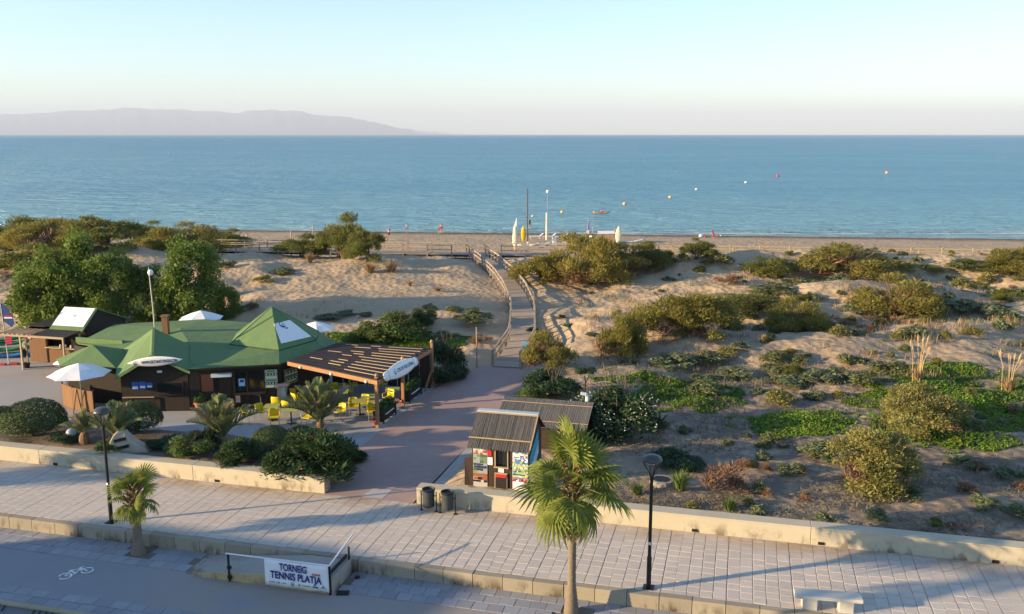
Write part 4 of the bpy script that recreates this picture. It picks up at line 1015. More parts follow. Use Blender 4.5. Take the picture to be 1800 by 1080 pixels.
mb = MB(); mb.tube([(-.05, 0, 1.95), (.6, .15, 1.86), (1.25, .3, 1.98), (1.6, .4, 2.1)], .015, 5); mb.build('line', WCLOTH, fp)
mb = MB(); mb.box((-.35, -.1, .05), (.4, .25, .09)); mb.box((.3, .05, .05), (.5, .3, .08)); mb.build('foot_plate', RED, fp)
KG = M('green_kayak', (.03, .22, .10), .35, .2, 3, 0); KB = M('blue_kayak', (.03, .16, .4), .35, .2, 3, 0); KY = M('yellow_kayak', (.65, .40, .03), .35, .15, 3, 0)
def kayak_mesh(name, L, mat):
    mb = MB(); n = 13; rows = []
    for i in range(n):
        t = i / (n - 1); wd = .34 * math.sin(math.pi * min(max(t, .02), .98)) ** .6; rk = .28 * abs(2 * t - 1) ** 3
        x = -L / 2 + L * t; rows.append([(x, -wd, .2 + rk), (x, -wd * .7, .04 + rk), (x, 0, rk), (x, wd * .7, .04 + rk), (x, wd, .2 + rk), (x, wd * .5, .25 + rk * .9 - (.1 if .35 < t < .65 else 0)), (x, -wd * .5, .25 + rk * .9 - (.1 if .35 < t < .65 else 0))])
    k = 7; vs = [p for r in rows for p in r]
    mb.add(vs, [(i * k + j, i * k + (j + 1) % k, i * k + k + (j + 1) % k, i * k + k + j) for i in range(n - 1) for j in range(k)] + [tuple(range(k - 1, -1, -1)), tuple((n - 1) * k + j for j in range(k))])
    return mb.mesh(name, mat, True)
for k, (px, py, z, mt, lb) in enumerate(((16, 628, .0, KB, 'blue kayak lying at the left edge before the surf hut'), (8, 618, .1, KG, 'lowest green kayak of the pile at the left edge'), (12, 607, .3, KG, 'upper green kayak of the pile at the left edge'), (2, 600, .5, KG, 'topmost green kayak of the pile at the left edge'))):
    p = P(px, py, z); o = inst('kayak', kayak_mesh('kayak', 3.6, mt), None, (p.x, p.y, z - .02), (0, 0, .2 + .06 * k)); tag(o, lb, 'kayak', 'kayaks beside the surf hut')

# ---- ticket kiosks with reed roofs
def mat_reed():
    m, t, b = new_mat('reed')
    p = pos(t); c = mixc(t, noise(t, 30, 3, .6, scalev(t, p, (1, .15, .15))), (.14, .13, .12), (.33, .31, .285))
    oi = t.nodes.new('ShaderNodeObjectInfo'); c = mixc(t, ramp(t, oi.outputs['Random'], 0, 1, (.8,) * 3), (.05, .04, .03), c)
    t.links.new(c, b.inputs['Base Color']); b.inputs['Roughness'].default_value = .85; b.inputs['Specular IOR Level'].default_value = .2
    return m
REED = mat_reed()
def reed_slope(name, parent, u0, u1, lo, hi, pitch_n=120, seed=0):
    """lo, hi = (v, z) of eave and ridge in the parent's frame: a bed of single reeds, with a backing sheet"""
    g_ = random.Random(seed); mb = MB(); L = math.hypot(hi[0] - lo[0], hi[1] - lo[1])
    up = Vector((0, -(hi[1] - lo[1]), hi[0] - lo[0])).normalized()
    if up.z < 0: up = -up
    n = int((u1 - u0) / .022)
    for i in range(n):
        u = u0 + (i + .5) * (u1 - u0) / n + g_.gauss(0, .004); ext = g_.uniform(0, .1); r_ = g_.uniform(.008, .014); hgt = g_.uniform(0, .022)
        a = Vector((u + g_.gauss(0, .01), lo[0], lo[1])); b_ = Vector((u, hi[0], hi[1])); a = a + (a - b_).normalized() * ext
        a, b_ = a + up * hgt, b_ + up * hgt
        s_ = Vector((r_, 0, 0))
        mb.add([a - s_, a + s_, a + up * r_, b_ - s_, b_ + s_, b_ + up * r_], [(0, 2, 5, 3), (2, 1, 4, 5), (0, 1, 2)])
    o = mb.build(name, REED, parent); tag(o, kind='stuff')
    mb = MB(); q = [Vector((u0, lo[0], lo[1])), Vector((u1, lo[0], lo[1])), Vector((u1, hi[0], hi[1])), Vector((u0, hi[0], hi[1]))]
    if hi[0] < lo[0]: q = q[::-1]
    mb.slab([v - up * .004 for v in q], .03); mb.build('roof_sheet', DWOOD, parent)
K1 = thing('ticket_kiosk', 'small dark kiosk with reed roof, posters and a chalkboard behind the wall', 'kiosk', W(-9.93, 32.6, .035), -A0); K1.scale = (.845, 1, 1.1)
KW = wood('kiosk_board', (.055, .035, .024), (1, 1, .15), .4, .7, .15)
wK, dK = 2.72, 2.2
for x_, sx, nm in ((.0, .06, 'side_wall'), (wK - .06, .06, 'side_wall')):
    mb = MB(); mb.add([(x_, 0, 0), (x_ + sx, 0, 0), (x_ + sx, dK, 0), (x_, dK, 0), (x_, 0, 1.98), (x_ + sx, 0, 1.98), (x_ + sx, dK, 1.98), (x_, dK, 1.98), (x_, dK * .55, 2.72), (x_ + sx, dK * .55, 2.72)],
        [(0, 1, 5, 4), (2, 3, 7, 6), (1, 2, 6, 9, 5), (3, 0, 4, 8, 7), (4, 5, 9, 8), (8, 9, 6, 7), (3, 2, 1, 0)]); mb.build(nm, KW, K1)
npl = 14
for i in range(npl):                           # upright boards of the front
    x0 = .06 + i * (wK - .12) / npl; wd = (wK - .12) / npl - .008; xm = x0 + wd / 2
    zs = [(0, 1.98)] if not 1.13 < xm < 1.72 else [(0, 1.1), (1.72, 1.98)]
    for a, b_ in zs: mb = MB(); mb.box((xm, .03 + rnd.gauss(0, .003), (a + b_) / 2), (wd, .04, b_ - a)); mb.build('board', KW, K1)
mb = MB(); mb.box((wK / 2, dK - .03, 1), (wK - .14, .04, 1.96)); mb.build('rear_wall', KW, K1)
mb = MB(); mb.box((1.42, .12, 1.41), (.6, .04, .62)); mb.build('window_pane', GLASS, K1)
for c, d in (((1.12, -.005, 1.41), (.05, .06, .7)), ((1.72, -.005, 1.41), (.05, .06, .7)), ((1.42, -.005, 1.745), (.64, .06, .05)), ((1.42, -.03, 1.08), (.7, .12, .04))): mb = MB(); mb.box(c, d); mb.build('window_frame', LWOOD, K1)
reed_slope('reed_roof', K1, -.12, wK + .12, (-.32, 1.83), (dK * .52, 2.74), seed=1)
reed_slope('reed_roof', K1, -.12, wK + .12, (dK + .3, 1.95), (dK * .56, 2.74), seed=2)
for v_, z_ in ((-.02, 2.115), (dK * .48, 2.755)): mb = MB(); mb.bar((-.14, v_, z_), (wK + .14, v_, z_), .05, .035); mb.build('batten', LWOOD, K1)
mb = MB(); mb.bar((wK + .13, -.3, 1.9), (wK + .13, dK * .5, 2.78), .04, .06); mb.build('verge_batten', LWOOD, K1)
mb = MB(); mb.box((wK / 2, dK * .56, 2.78), (wK + .24, .3, .05)); mb.build('ridge_sheet', M('pale_tarp', (.42, .48, .5), .7, .2, 3, .3), K1)
def collage(parent, x0, x1, z0, z1, bands, y=-.0):
    """printed poster: stacked colour bands, each a thin raised print"""
    mb = MB(); mats = []
    for i, (a, b_, l, r_, col) in enumerate(bands):
        mats.append(M('poster_ink', col, .5, .35, 12, 0)); w_ = x1 - x0; h_ = z1 - z0
        mb.mat(i).box((x0 + w_ * (l + r_) / 2, y - .004 - .0012 * i, z1 - h_ * (a + b_) / 2), (w_ * (r_ - l), .003, h_ * (b_ - a)))
    return mb.build('poster_print', mats, parent)
INK = [M('poster_ink', c, .5, .3, 25, 0) for c in ((.62, .5, .12), (.5, .46, .44), (.35, .05, .03), (.07, .12, .07), (.16, .22, .13), (.28, .31, .32), (.03, .045, .09), (.2, .28, .1), (.02, .016, .013), (.3, .1, .05), (.06, .25, .5), (.1, .2, .4), (.35, .45, .12), (.4, .12, .3), (.62, .62, .6))]
def mosaic(parent, x0, x1, z0, z1, rows, seed):
    # small printed patches: (height share, columns, inks, fill)
    g_ = random.Random(seed); mb = MB(); z = z1; w_ = x1 - x0
    for hh, nc, inks, fill in rows:
        h_ = hh * (z1 - z0)
        for c in range(nc):
            if g_.random() > fill: continue
            pw = w_ / nc * g_.uniform(.92, 1.3); ph = h_ * g_.uniform(.8, 1.1)
            mb.mat(g_.choice(inks)).box((x0 + w_ * (c + .5) / nc + g_.gauss(0, .004), -.0135 - .0004 * c - .0002 * g_.random(), z - h_ / 2), (pw, .0025, ph))
        z -= h_
    tag(mb.build('poster_print', INK, parent), kind='stuff')
for x0, x1, rows, lb in ((.06, .74, [(.05, 7, (0, 0, 14), .9), (.03, 9, (1,), .8), (.03, 6, (1, 14), .5), (.05, 6, (2, 9, 1), .6), (.04, 6, (2, 9), .4)] + [(.07, 4, (3, 4, 5, 4), 1)] * 3 + [(.06, 4, (5, 6, 3, 6), 1)] * 3 + [(.06, 3, (7, 4, 5), 1)] + [(.08, 3, (8, 9, 9), 1)] * 2 + [(.05, 4, (9, 2, 8), .7)], 'tall printed poster with a map and food pictures'),
        (1.95, 2.66, [(.05, 5, (0, 0), .95), (.03, 12, (11, 3), .85), (.03, 8, (10,), .6), (.04, 12, (1,), .2), (.03, 8, (11, 2), .5), (.03, 14, (11,), .8), (.03, 12, (10,), .5), (.03, 12, (10, 11), .6), (.03, 10, (2, 10), .5), (.05, 6, (3, 10, 12), .9), (.03, 14, (11, 1), .7), (.05, 5, (0, 12), .9), (.03, 14, (11, 6), .7), (.05, 5, (12, 7), .95), (.03, 14, (6, 11), .7), (.05, 5, (10, 12), .9), (.03, 12, (6,), .7), (.04, 5, (12, 0), .9), (.04, 6, (13, 11), .8), (.03, 12, (2, 6), .8), (.04, 5, (2, 13), .8)], 'tall price list poster in stripes of colour')):
    mb = MB(); mb.box(((x0 + x1) / 2, -.0, 1.02), (x1 - x0, .025, 1.62)); po = mb.build('poster', WGLOSS if x0 > 1 else M('poster_paper', (.42, .43, .42), .5, .2, 9, 0), K1); tag(po, lb); mosaic(po, x0 + .02, x1 - .02, .23, 1.81, rows, 4)
mb = MB(); mb.box((.84, -.0, 1.58), (.2, .02, .26)); mb.build('notice', RED, K1); mb = MB(); mb.box((.87, -.0, 1.27), (.24, .02, .28)); mb.build('notice', WGLOSS, K1)
mb = MB(); mb.box((1.4, -.0, .98), (.26, .02, .19)); mb.build('notice', WGLOSS, K1)
for c, d, mt in (((1.4, -.03, .48), (.6, .03, .78), LWOOD), ((1.4, -.05, .47), (.52, .014, .7), M('chalkboard', (.025, .018, .016), .8, .3, 6, .1)), ((1.4, -.062, .77), (.52, .012, .12), RED)): mb = MB(); mb.box(c, d); mb.build('chalkboard', mt, K1)
mb = MB(); mb.add([(0, -.0, .0), (-.36, -.05, .0), (-.36, .0, 1.3), (0, 0, 1.35), (0, .04, 0), (-.36, -.01, .0), (-.36, .04, 1.3), (0, .04, 1.35)], [(0, 3, 2, 1), (4, 5, 6, 7), (0, 1, 5, 4), (1, 2, 6, 5), (2, 3, 7, 6)]); mb.build('open_shutter', KW, K1)
mb = MB(); mb.add([(wK + .03, .05, .5), (wK + .03, .95 * 1.6, 1.25), (wK + .03, 1.52, 2.15), (wK + .03, .05, 1.5)], [(0, 1, 2, 3)])
bn = mb.build('side_banner', M('turquoise_banner', (.03, .33, .48), .5, .25, 3, 0), K1); s_ = bn.modifiers.new('t', 'SOLIDIFY'); s_.thickness = .012
mb = MB(); mb.add([(wK + .045, .05, .5), (wK + .045, 1.52, 1.25), (wK + .045, 1.52, 1.72), (wK + .045, .05, 1.02)], [(0, 1, 2, 3)]); mb.build('banner_print', M('pale_sky_print', (.35, .55, .68), .5, .3, 4, 0), K1)
K2 = thing('storage_kiosk', 'longer reed roofed hut standing behind the ticket kiosk', 'kiosk', W(-10.15, 37.4, .035), -A0); K2.scale = (.93, 1, .83)
w2 = 4.15
for c, d in (((0, 1.1, .95), (.08, 2.2, 1.9)), ((w2, 1.1, .95), (.08, 2.2, 1.9)), ((w2 / 2, 0.04, .95), (w2, .08, 1.9)), ((w2 / 2, 2.2, .95), (w2, .08, 1.9))): mb = MB(); mb.box(c, d); mb.build('wall', KW, K2)
for x_ in (-.04, w2 - .04): mb = MB(); mb.add([(x_, 0, 1.9), (x_ + .08, 0, 1.9), (x_ + .08, 2.2, 1.9), (x_, 2.2, 1.9), (x_, 1.5, 2.5), (x_ + .08, 1.5, 2.5)], [(0, 1, 5, 4), (2, 3, 4, 5), (1, 2, 5), (3, 0, 4), (3, 2, 1, 0)]); mb.build('gable', KW, K2)
reed_slope('reed_roof', K2, -.15, w2 + .15, (-.35, 1.72), (1.55, 2.58), seed=3)
reed_slope('reed_roof', K2, -.15, w2 + .15, (2.5, 2.1), (1.6, 2.58), seed=4)
for v_, z_ in ((1.2, 2.47), (.0, 1.94)): mb = MB(); mb.bar((-.16, v_, z_), (w2 + .16, v_, z_), .04, .03); mb.build('batten', LWOOD, K2)
mb = MB(); mb.tube([(w2 - .2, 1.75, 2.4), (w2 - .2, 1.75, 2.85), (w2 - .27, 1.7, 2.97), (w2 - .5, 1.65, 3.02)], .1, 10); tag(mb.build('vent_pipe', M('white_pipe', (.66, .68, .66), .4, .1, 4, 0), K2, smooth=False), 'white elbow vent pipe')
mb = MB(); mb.tube([(w2 + .1, 1.3, 2.3), (w2 + .25, 1.2, 2.75), (w2 + .55, 1.1, 2.6), (w2 + .65, 1.0, 2.2)], .02, 6); mb.build('cable', BLACKM, K2)

# ---- litter bins
def litter_bin(u, v, label):
    t = thing('litter_bin', label, 'bin', W(u, v, 0), -A0, 'dark bins at the plaza entrance')
    for s_ in (-1, 1):
        mb = MB(); mb.cyl((s_ * .3, 0, 0), (s_ * .3, 0, .78), .022, n=8); mb.build('leg', BLACKM, t)
        mb = MB(); mb.box((s_ * .3, 0, .01), (.12, .12, .02)); mb.build('foot', BLACKM, t)
    mb = MB(); n = 20; vs = []
    for r_, z_ in ((.2, .18), (.215, .22), (.23, .84), (.24, .85), (.21, .85), (.2, .3)): vs.append((r_, z_))
    mb.lathe(vs, n); mb.build('drum', M('grey_green_metal', (.055, .065, .07), .5, .2, 5, .05, metal=.3), t, smooth=False)
    mb = MB(); mb.lathe([(.235, .8), (.25, .82), (.25, .88), (.225, .88), (.21, .82)], n); mb.build('rim', BLACKM, t)
    mb = MB(); mb.bar((-.3, 0, .62), (.3, 0, .62), .03); mb.build('hinge_bar', BLACKM, t)
litter_bin(-11.05, 30.62, 'dark round litter bin nearer the plaza, left one of the pair')
litter_bin(-10.28, 30.55, 'dark round litter bin nearer the kiosk, right one of the pair')

# ---- street lamps
def street_lamp(p, label):
    t = thing('street_lamp', label, 'lamp', p, -A0, 'mushroom street lamps')
    mb = MB(); mb.box((0, 0, .012), (.34, .34, .024)); mb.build('base_plate', BLACKM, t)
    mb = MB(); mb.lathe([(.075, .02), (.075, 1.0), (.062, 1.06), (.055, 1.1), (.05, 3.55), (.06, 3.57), (.06, 3.66), (.03, 3.7)], 12); mb.build('pole', BLACKM, t, smooth=False)
    for a in range(4):
        c, s_ = math.cos(a * math.pi / 2 + .5), math.sin(a * math.pi / 2 + .5)
        mb = MB(); mb.tube([(c * .03, s_ * .03, 3.62), (c * .1, s_ * .1, 3.85), (c * .22, s_ * .22, 4.02), (c * .29, s_ * .29, 4.2)], .018, 6); mb.build('arm', BLACKM, t)
    mb = MB(); mb.lathe([(.06, 4.06), (.16, 4.1), (.25, 4.17), (.29, 4.2), (.295, 4.22)], 20); mb.build('diffuser', M('lamp_glass', (.12, .13, .13), .3, .1, 5, 0), t, smooth=True)
    mb = MB(); mb.lathe([(.29, 4.2), (.31, 4.2), (.31, 4.24), (.27, 4.31), (.18, 4.36), (.06, 4.385), (0, 4.385)], 24); mb.build('hood', M('lamp_hood', (.07, .075, .08), .4, .15, 5, 0, metal=.2), t, smooth=True)
    mb = MB(); mb.box((0, -.06, 1.5), (.07, .012, .09)); mb.build('sticker', WGLOSS, t)
street_lamp((-14.71, 31.37, 0), 'black mushroom lamp beside the smaller palm, left')
street_lamp((4.29, 26.46, 0), 'black mushroom lamp right of the tall palm')
gl = thing('garden_globe', 'pale blue globe lamp low in the garden behind the wall', 'globe lamp', soil_hit(127, 783))
mb = MB(); mb.cyl((0, 0, -.1), (0, 0, .2), .05, n=8); mb.build('stem', BLACKM, gl)
mb = MB(); mb.lathe([(0.0, .0)] + [(.22 * math.sin(R(a)), .22 - .22 * math.cos(R(a))) for a in range(15, 180, 15)] + [(0, .44)], 18, (0, 0, .15)); mb.build('globe', M('milky_globe', (.38, .45, .5), .3, .08, 4, 0), gl, smooth=True)

# ---- memorial rock with two plates
rk = thing('memorial_rock', 'pale sculpted rock with two dark plates in the garden', 'rock', soil_hit(228, 800) + Vector((0, 0, -.1)), .2)
prof_ = [(-.72, -.1), (-.8, .4), (-.62, .78), (-.36, 1.0), (-.12, .98), (.22, .62), (.55, .38), (.92, .05), (.9, -.1)]
g_ = random.Random(3); rows = []
for y_, k_ in ((-.34, .8), (-.27, .97), (.1, 1.0), (.3, .85), (.36, .6)): rows.append([(x * k_ + g_.gauss(0, .025), y_ + .1 * z + g_.gauss(0, .025), max(-.1, z * k_ + g_.gauss(0, .02))) for x, z in prof_])
mb = MB(); n_ = len(prof_); mb.add([p for r in rows for p in r], [(i * n_ + j, i * n_ + j + 1, (i + 1) * n_ + j + 1, (i + 1) * n_ + j) for i in range(4) for j in range(n_ - 1)] + [tuple(range(n_ - 1, -1, -1)), tuple(4 * n_ + j for j in range(n_))])
so_ = mb.build('stone', M('pale_rock', (.40, .35, .28), .9, .25, 3, .6, fine=9, dist=.05), rk)
for z_ in (.68, .36): mb = MB(); mb.box((-.28 if z_ > .5 else -.18, -.36 + .1 * z_, z_), (.5, .06, .12), M=Matrix.Rotation(R(6), 3, 'X') @ Matrix.Rotation(R(-12), 3, 'Y')); mb.build('plate', M('dark_plate', (.03, .032, .035), .4, .2, 5, 0, metal=.5), rk)

# ---- access ramp with rail and tournament banner
rp_ = thing('access_ramp', 'concrete access ramp up to the promenade with a side wall', 'ramp', W(-17.6, 24.62, ROAD_Z), -A0)
RAMP = mat_conc('ramp_concrete', (.36, .325, .285), (.2, .15, .1), -.45, .3, .0)
LR, WR, HR = 5.4, 1.53, .445
mb = MB(); mb.add([(0, .1, .006), (LR - 1.5, .1, HR), (LR - .16, .1, HR), (LR - .16, WR, HR), (LR - 1.5, WR, HR), (0, WR, .006), (0, .1, -.1), (LR - .16, .1, -.1), (LR - .16, WR, -.1), (0, WR, -.1)],
    [(0, 1, 4, 5), (1, 2, 3, 4), (0, 6, 7, 2, 1), (2, 7, 8, 3), (5, 9, 6, 0)]); mb.build('ramp_slab', RAMP, rp_)
mb = MB(); mb.add([(0.3, 0, .0), (1.2, 0, .22), (LR - .16, 0, .5), (LR - .16, .1, .5), (1.2, .1, .22), (.3, .1, .0), (.3, 0, -.1), (LR - .16, 0, -.1), (LR - .16, .1, -.1), (.3, .1, -.1)], [(0, 1, 4, 5), (1, 2, 3, 4), (6, 7, 2, 1, 0), (2, 7, 8, 3), (9, 5, 4, 3, 8)]); mb.build('edge_wall', mat_conc('ochre_kerb', (.46, .36, .2), (.25, .18, .1), -.45, .3, 0), rp_)
mb = MB(); mb.box((LR - .08, WR / 2, .2), (.15, WR - .02, .62)); mb.build('side_wall', RAMP, rp_, bevel=.01)
mb = MB(); mb.box((LR - .17, WR / 2, .6), (.05, WR - .06, .12)); mb.build('dark_edge', BLACKM, rp_)
hr = thing('ramp_railing', 'white tube railing along the front and end of the ramp', 'railing', W(-17.6, 24.62, ROAD_Z), -A0)
for x_, y_ in ((1.75, -.04), (LR - .05, -.04), (LR - .05, WR - .1)):
    mb = MB(); mb.bar((x_, y_, -.02), (x_, y_, .96), .055, .055); mb.build('post', BLACKM, hr)
for x_ in (1.75,):
    for z_ in (.15, .5): mb = MB(); mb.box((x_ + .03, -.06, z_), (.13, .08, .1)); mb.build('bracket', BLACKM, hr)
WRAIL = M('white_rail', (.68, .68, .68), .35, .08, 4, 0)
mb = MB(); mb.tube([(1.66, -.04, .97), (LR - .05, -.04, .99)], .028, 8); mb.build('top_rail', WRAIL, hr)
mb = MB(); mb.tube([(LR - .05, -.04, .99), (LR + .0, WR + .2, 1.3)], .026, 8); mb.build('end_rail', WRAIL, hr)
tb = thing('tournament_banner', 'white banner reading TORNEIG TENNIS PLATJA hung on the ramp railing', 'banner', W(-17.6, 24.62, ROAD_Z), -A0)
bw0, bw1 = 3.08, LR - .08; nx, nz = 16, 6
vs = []
for j in range(nz + 1):
    for i in range(nx + 1):
        a, b_ = i / nx, j / nz; x_ = bw0 + (bw1 - bw0) * a + .03 * b_
        vs.append((x_, -.09 - .018 * math.sin(a * 17 + b_ * 2) * b_ - .02 * b_, .985 - .88 * b_ - .02 * math.sin(a * math.pi) * (1 - b_)))
mb = MB(); mb.add(vs, [(j * (nx + 1) + i, (j + 1) * (nx + 1) + i, (j + 1) * (nx + 1) + i + 1, j * (nx + 1) + i + 1) for j in range(nz) for i in range(nx)])
cl = mb.build('cloth', WCLOTH, tb, smooth=True); s_ = cl.modifiers.new('t', 'SOLIDIFY'); s_.thickness = .006
def bt(s, size, x, z, mat, width, bold=.006): return text(s, size, mat, tb, frame_M((x, -.135, z), (1, 0, -.012), (0, 0, 1)), bold=bold, width=width)
xm = (bw0 + bw1) / 2; BNAVY = M('banner_navy', (.02, .025, .2), .6, .05, 5, 0)
bt('TORNEIG', .34, xm - .08, .775, BNAVY, .96, .008); bt('TENNIS PLATJA', .34, xm, .475, BNAVY, 1.8, .008); bt('RIUMAR', .09, xm + .72, .66, M('banner_red', (.65, .08, .06), .6, .05, 5, 0), .3, .004)
GREYI = M('banner_grey', (.3, .33, .35), .6, .1, 5, 0)
for k, (x_, wd, hh, mt) in enumerate(((-.85, .2, .03, GREYI), (-.62, .1, .05, GREYI), (-.42, .14, .04, GREYI), (.12, .05, .05, BNAVY), (.38, .3, .035, M('banner_green', (.2, .35, .12), .6, .1, 5, 0)), (.68, .2, .04, NAVY), (.95, .18, .03, GREYI), (.95, .05, .05, NAVY))):
    mb = MB(); mb.box((xm + x_, -.135, .235 + (.05 if k == 7 else 0)), (wd, .006, hh)); mb.build('sponsor_mark', mt, tb)
emblem(tb.matrix_basis @ Vector((xm - .1, -.135, .25)), tb.matrix_basis.to_3x3() @ Vector((1, 0, 0)), Vector((0, 0, 1)), .07, tb, tb)
# shoe-sized dark things beside the ramp
for k, (px, py, lb) in enumerate(((628, 1017, 'dark shoe left on the lane below the ramp wall'), (603, 1043, 'dark drain cover at the foot of the ramp wall'))):
    p = P(px, py, ROAD_Z); mb = MB()
    if k == 0: mb.lathe([(.02, 0), (.09, .01), (.1, .05), (.05, .09), (0, .1)], 8); o = mb.build('shoe', BLACKM)
    else: mb.box((0, 0, .008), (.4, .3, .02)); o = mb.build('drain_cover', GRATE)
    o.location = p; tag(o, lb, 'shoe' if k == 0 else 'drain cover')
# ---- bench
bn = thing('stone_bench', 'white stone slab bench on two block feet at lower right', 'bench', W(2.95, 26.72, 0), -A0 + .08)
STONE = M('white_stone', (.56, .52, .45), .8, .14, 4, .3)
mb = MB(); mb.box((0, 0, .42), (1.95, .5, .11)); mb.build('seat', STONE, bn, bevel=.02)
for s_ in (-1, 1): mb = MB(); mb.box((s_ * .52, .02, .18), (.42, .42, .37)); mb.build('leg', STONE, bn, bevel=.015)
# manhole in the sand
mh = thing('manhole', 'round concrete manhole with dark cover in the sand by the right lamp', 'manhole', hit(1163, 850))
mb = MB(); mb.lathe([(.5, -.2), (.48, .16), (.36, .17), (.35, .1)], 18); mb.build('ring', M('ring_concrete', (.3, .28, .25), .9, .2, 4), mh)
mb = MB(); mb.lathe([(.0, .14), (.35, .15), (.34, .17), (0, .18)], 18); mb.build('cover', GRATE, mh)

# ================================================================== BOARDWALKS
PLANK = wood('weathered_plank', (.40, .335, .27), (.3, .3, .3), .3, .85, .28)
RAILW = wood('weathered_rail', (.40, .32, .245), (.3, .3, .3), .3, .8, .3)
def path_pts(step):
    ys = np.arange(BW[0][1], BW[-1][1], .05); k = [p[1] for p in BW]
    def sm(c):
        v = np.interp(ys, k, [p[c] for p in BW]); w_ = np.hanning(61); w_ /= w_.sum()
        vp = np.concatenate([np.full(30, v[0]) , v, np.full(30, v[-1])]); r = np.convolve(vp, w_, 'valid'); e = np.minimum(1, np.minimum(np.arange(len(v)), np.arange(len(v))[::-1]) / 40); return r * e + v * (1 - e)
    X, Z = sm(0), sm(2)
    pts = [Vector((X[0], ys[0], Z[0]))]; out = [pts[0]]
    for x, y, z in zip(X, ys, Z):
        p = Vector((x, y, z))
        if (p - out[-1]).length >= step: out.append(p)
    return out
bw = thing('boardwalk', 'winding grey plank boardwalk climbing from the plaza over the dunes', 'boardwalk', (BW[0][0], BW[0][1], 0))
pp = path_pts(.25)
mb = MB(); mb.box((0, 0, 0), (1.64, .225, .045)); plm = mb.mesh('plank', PLANK)
for i, p in enumerate(pp):
    d = (pp[min(i + 2, len(pp) - 1)] - pp[max(i - 2, 0)]).normalized()
    inst('plank', plm, bw, p - bw.location + Vector((0, 0, rnd.gauss(0, .004))), (math.asin(d.z), 0, math.atan2(d.y, d.x) - math.pi / 2 + rnd.gauss(0, .006)))
rs = path_pts(1.55); side = {}
for s_ in (-1, 1):
    tops = []
    for i, p in enumerate(rs):
        d = (rs[min(i + 1, len(rs) - 1)] - rs[max(i - 1, 0)]).normalized(); n = Vector((d.y, -d.x, 0)).normalized() * s_ * .86
        q = p + n; tops.append(q); mb = MB(); mb.box((q.x, q.y, q.z + .22), (.13, .13, 1.5)); mb.build('post', RAILW, bw, world=True)
    for a, b_ in zip(tops[:-1], tops[1:]):
        for z_ in (.9, .5): mb = MB(); mb.bar(a + Vector((0, 0, z_)), b_ + Vector((0, 0, z_)), .09, .11); mb.build('rail', RAILW, bw, world=True)
# boardwalk along the beach
cw = thing('beach_walkway', 'raised plank walkway with post and rail running along the beach', 'boardwalk', (0, 95.5, 0))
X0, X1, WW = -40.0, 62.0, 1.15
tv = Vector((1, -.108, 0)).normalized(); nv = Vector((.108, 1, 0)).normalized()
mb = MB(); x = X0
while x < X1:
    c = Vector((x, deck_y(x), DECK_Z + rnd.gauss(0, .005))); mb.box(c, (.14, WW * 2, .045), rz=math.atan2(tv.y, tv.x)); x += .155
tag(mb.build('deck_planks', PLANK, cw, world=True), kind='stuff')
for s_ in (-1, 1): mb = MB(); mb.bar(Vector((X0, deck_y(X0), DECK_Z - .13)) + nv * s_ * (WW - .08), Vector((X1, deck_y(X1), DECK_Z - .13)) + nv * s_ * (WW - .08), .08, .2); mb.build('joist', DWOOD, cw, world=True)
YRAIL = wood('yellow_rail', (.44, .34, .2), (.3, .3, .3), .2, .8, .2)  # bright yellow wood of the right-hand rails, the spur and the beach fence
for s_ in (-1, 1):
    prev = None; k = 0; x = X0
    while x < X1:
        c = Vector((x, deck_y(x), DECK_Z)) + nv * s_ * (WW + .04); gap = -5.6 < x < -2.6
        if not gap:
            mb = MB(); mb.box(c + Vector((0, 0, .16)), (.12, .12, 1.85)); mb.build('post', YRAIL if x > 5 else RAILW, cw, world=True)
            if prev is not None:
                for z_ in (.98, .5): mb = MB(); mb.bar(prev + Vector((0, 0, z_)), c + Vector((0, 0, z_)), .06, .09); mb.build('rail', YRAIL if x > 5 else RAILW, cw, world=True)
            prev = c
        else: prev = None
        x += 2.6 if x < 0 else 3.0
# short spur down to the beach
sp_ = thing('beach_spur', 'short plank spur with rails leading from the walkway to the beach', 'boardwalk', (-4, 97, 0))
mb = MB()
for k in range(40): y_ = 96.9 + k * .25; mb.box((-4.1 + .02 * k, y_, DECK_Z - .05 * k), (1.9, .23, .045))
tag(mb.build('deck_planks', PLANK, sp_, world=True), kind='stuff')
for s_ in (-1, 1):
    tp = [Vector((-4.1 + s_ * 1.0 + .02 * k, 97 + k * .25, DECK_Z - .05 * k)) for k in range(0, 37, 7)]
    for q in tp: mb = MB(); mb.box(q + Vector((0, 0, .2)), (.11, .11, 1.5)); mb.build('post', YRAIL, sp_, world=True)
    for a, b_ in zip(tp[:-1], tp[1:]): mb = MB(); mb.bar(a + Vector((0, 0, .88)), b_ + Vector((0, 0, .88)), .06, .08); mb.build('rail', YRAIL, sp_, world=True)
# rope-and-post fence on the beach side, centre
bf = thing('beach_rail', 'low pale rail fence behind the beach boards', 'fence', (4, 106, 0))
for k in range(8):
    x = -9.5 + k * 2.6; y = 107 - .05 * k; z = hz(x, y); mb = MB(); mb.box((x, y, z + .45), (.12, .12, 1.1)); mb.build('post', YRAIL, bf, world=True)
    if k < 7:
        z2 = hz(x + 2.6, y - .05)
        for h_ in (.85, .45): mb = MB(); mb.bar((x, y, z + h_), (x + 2.6, y - .05, z2 + h_), .06, .08); mb.build('rail', YRAIL, bf, world=True)
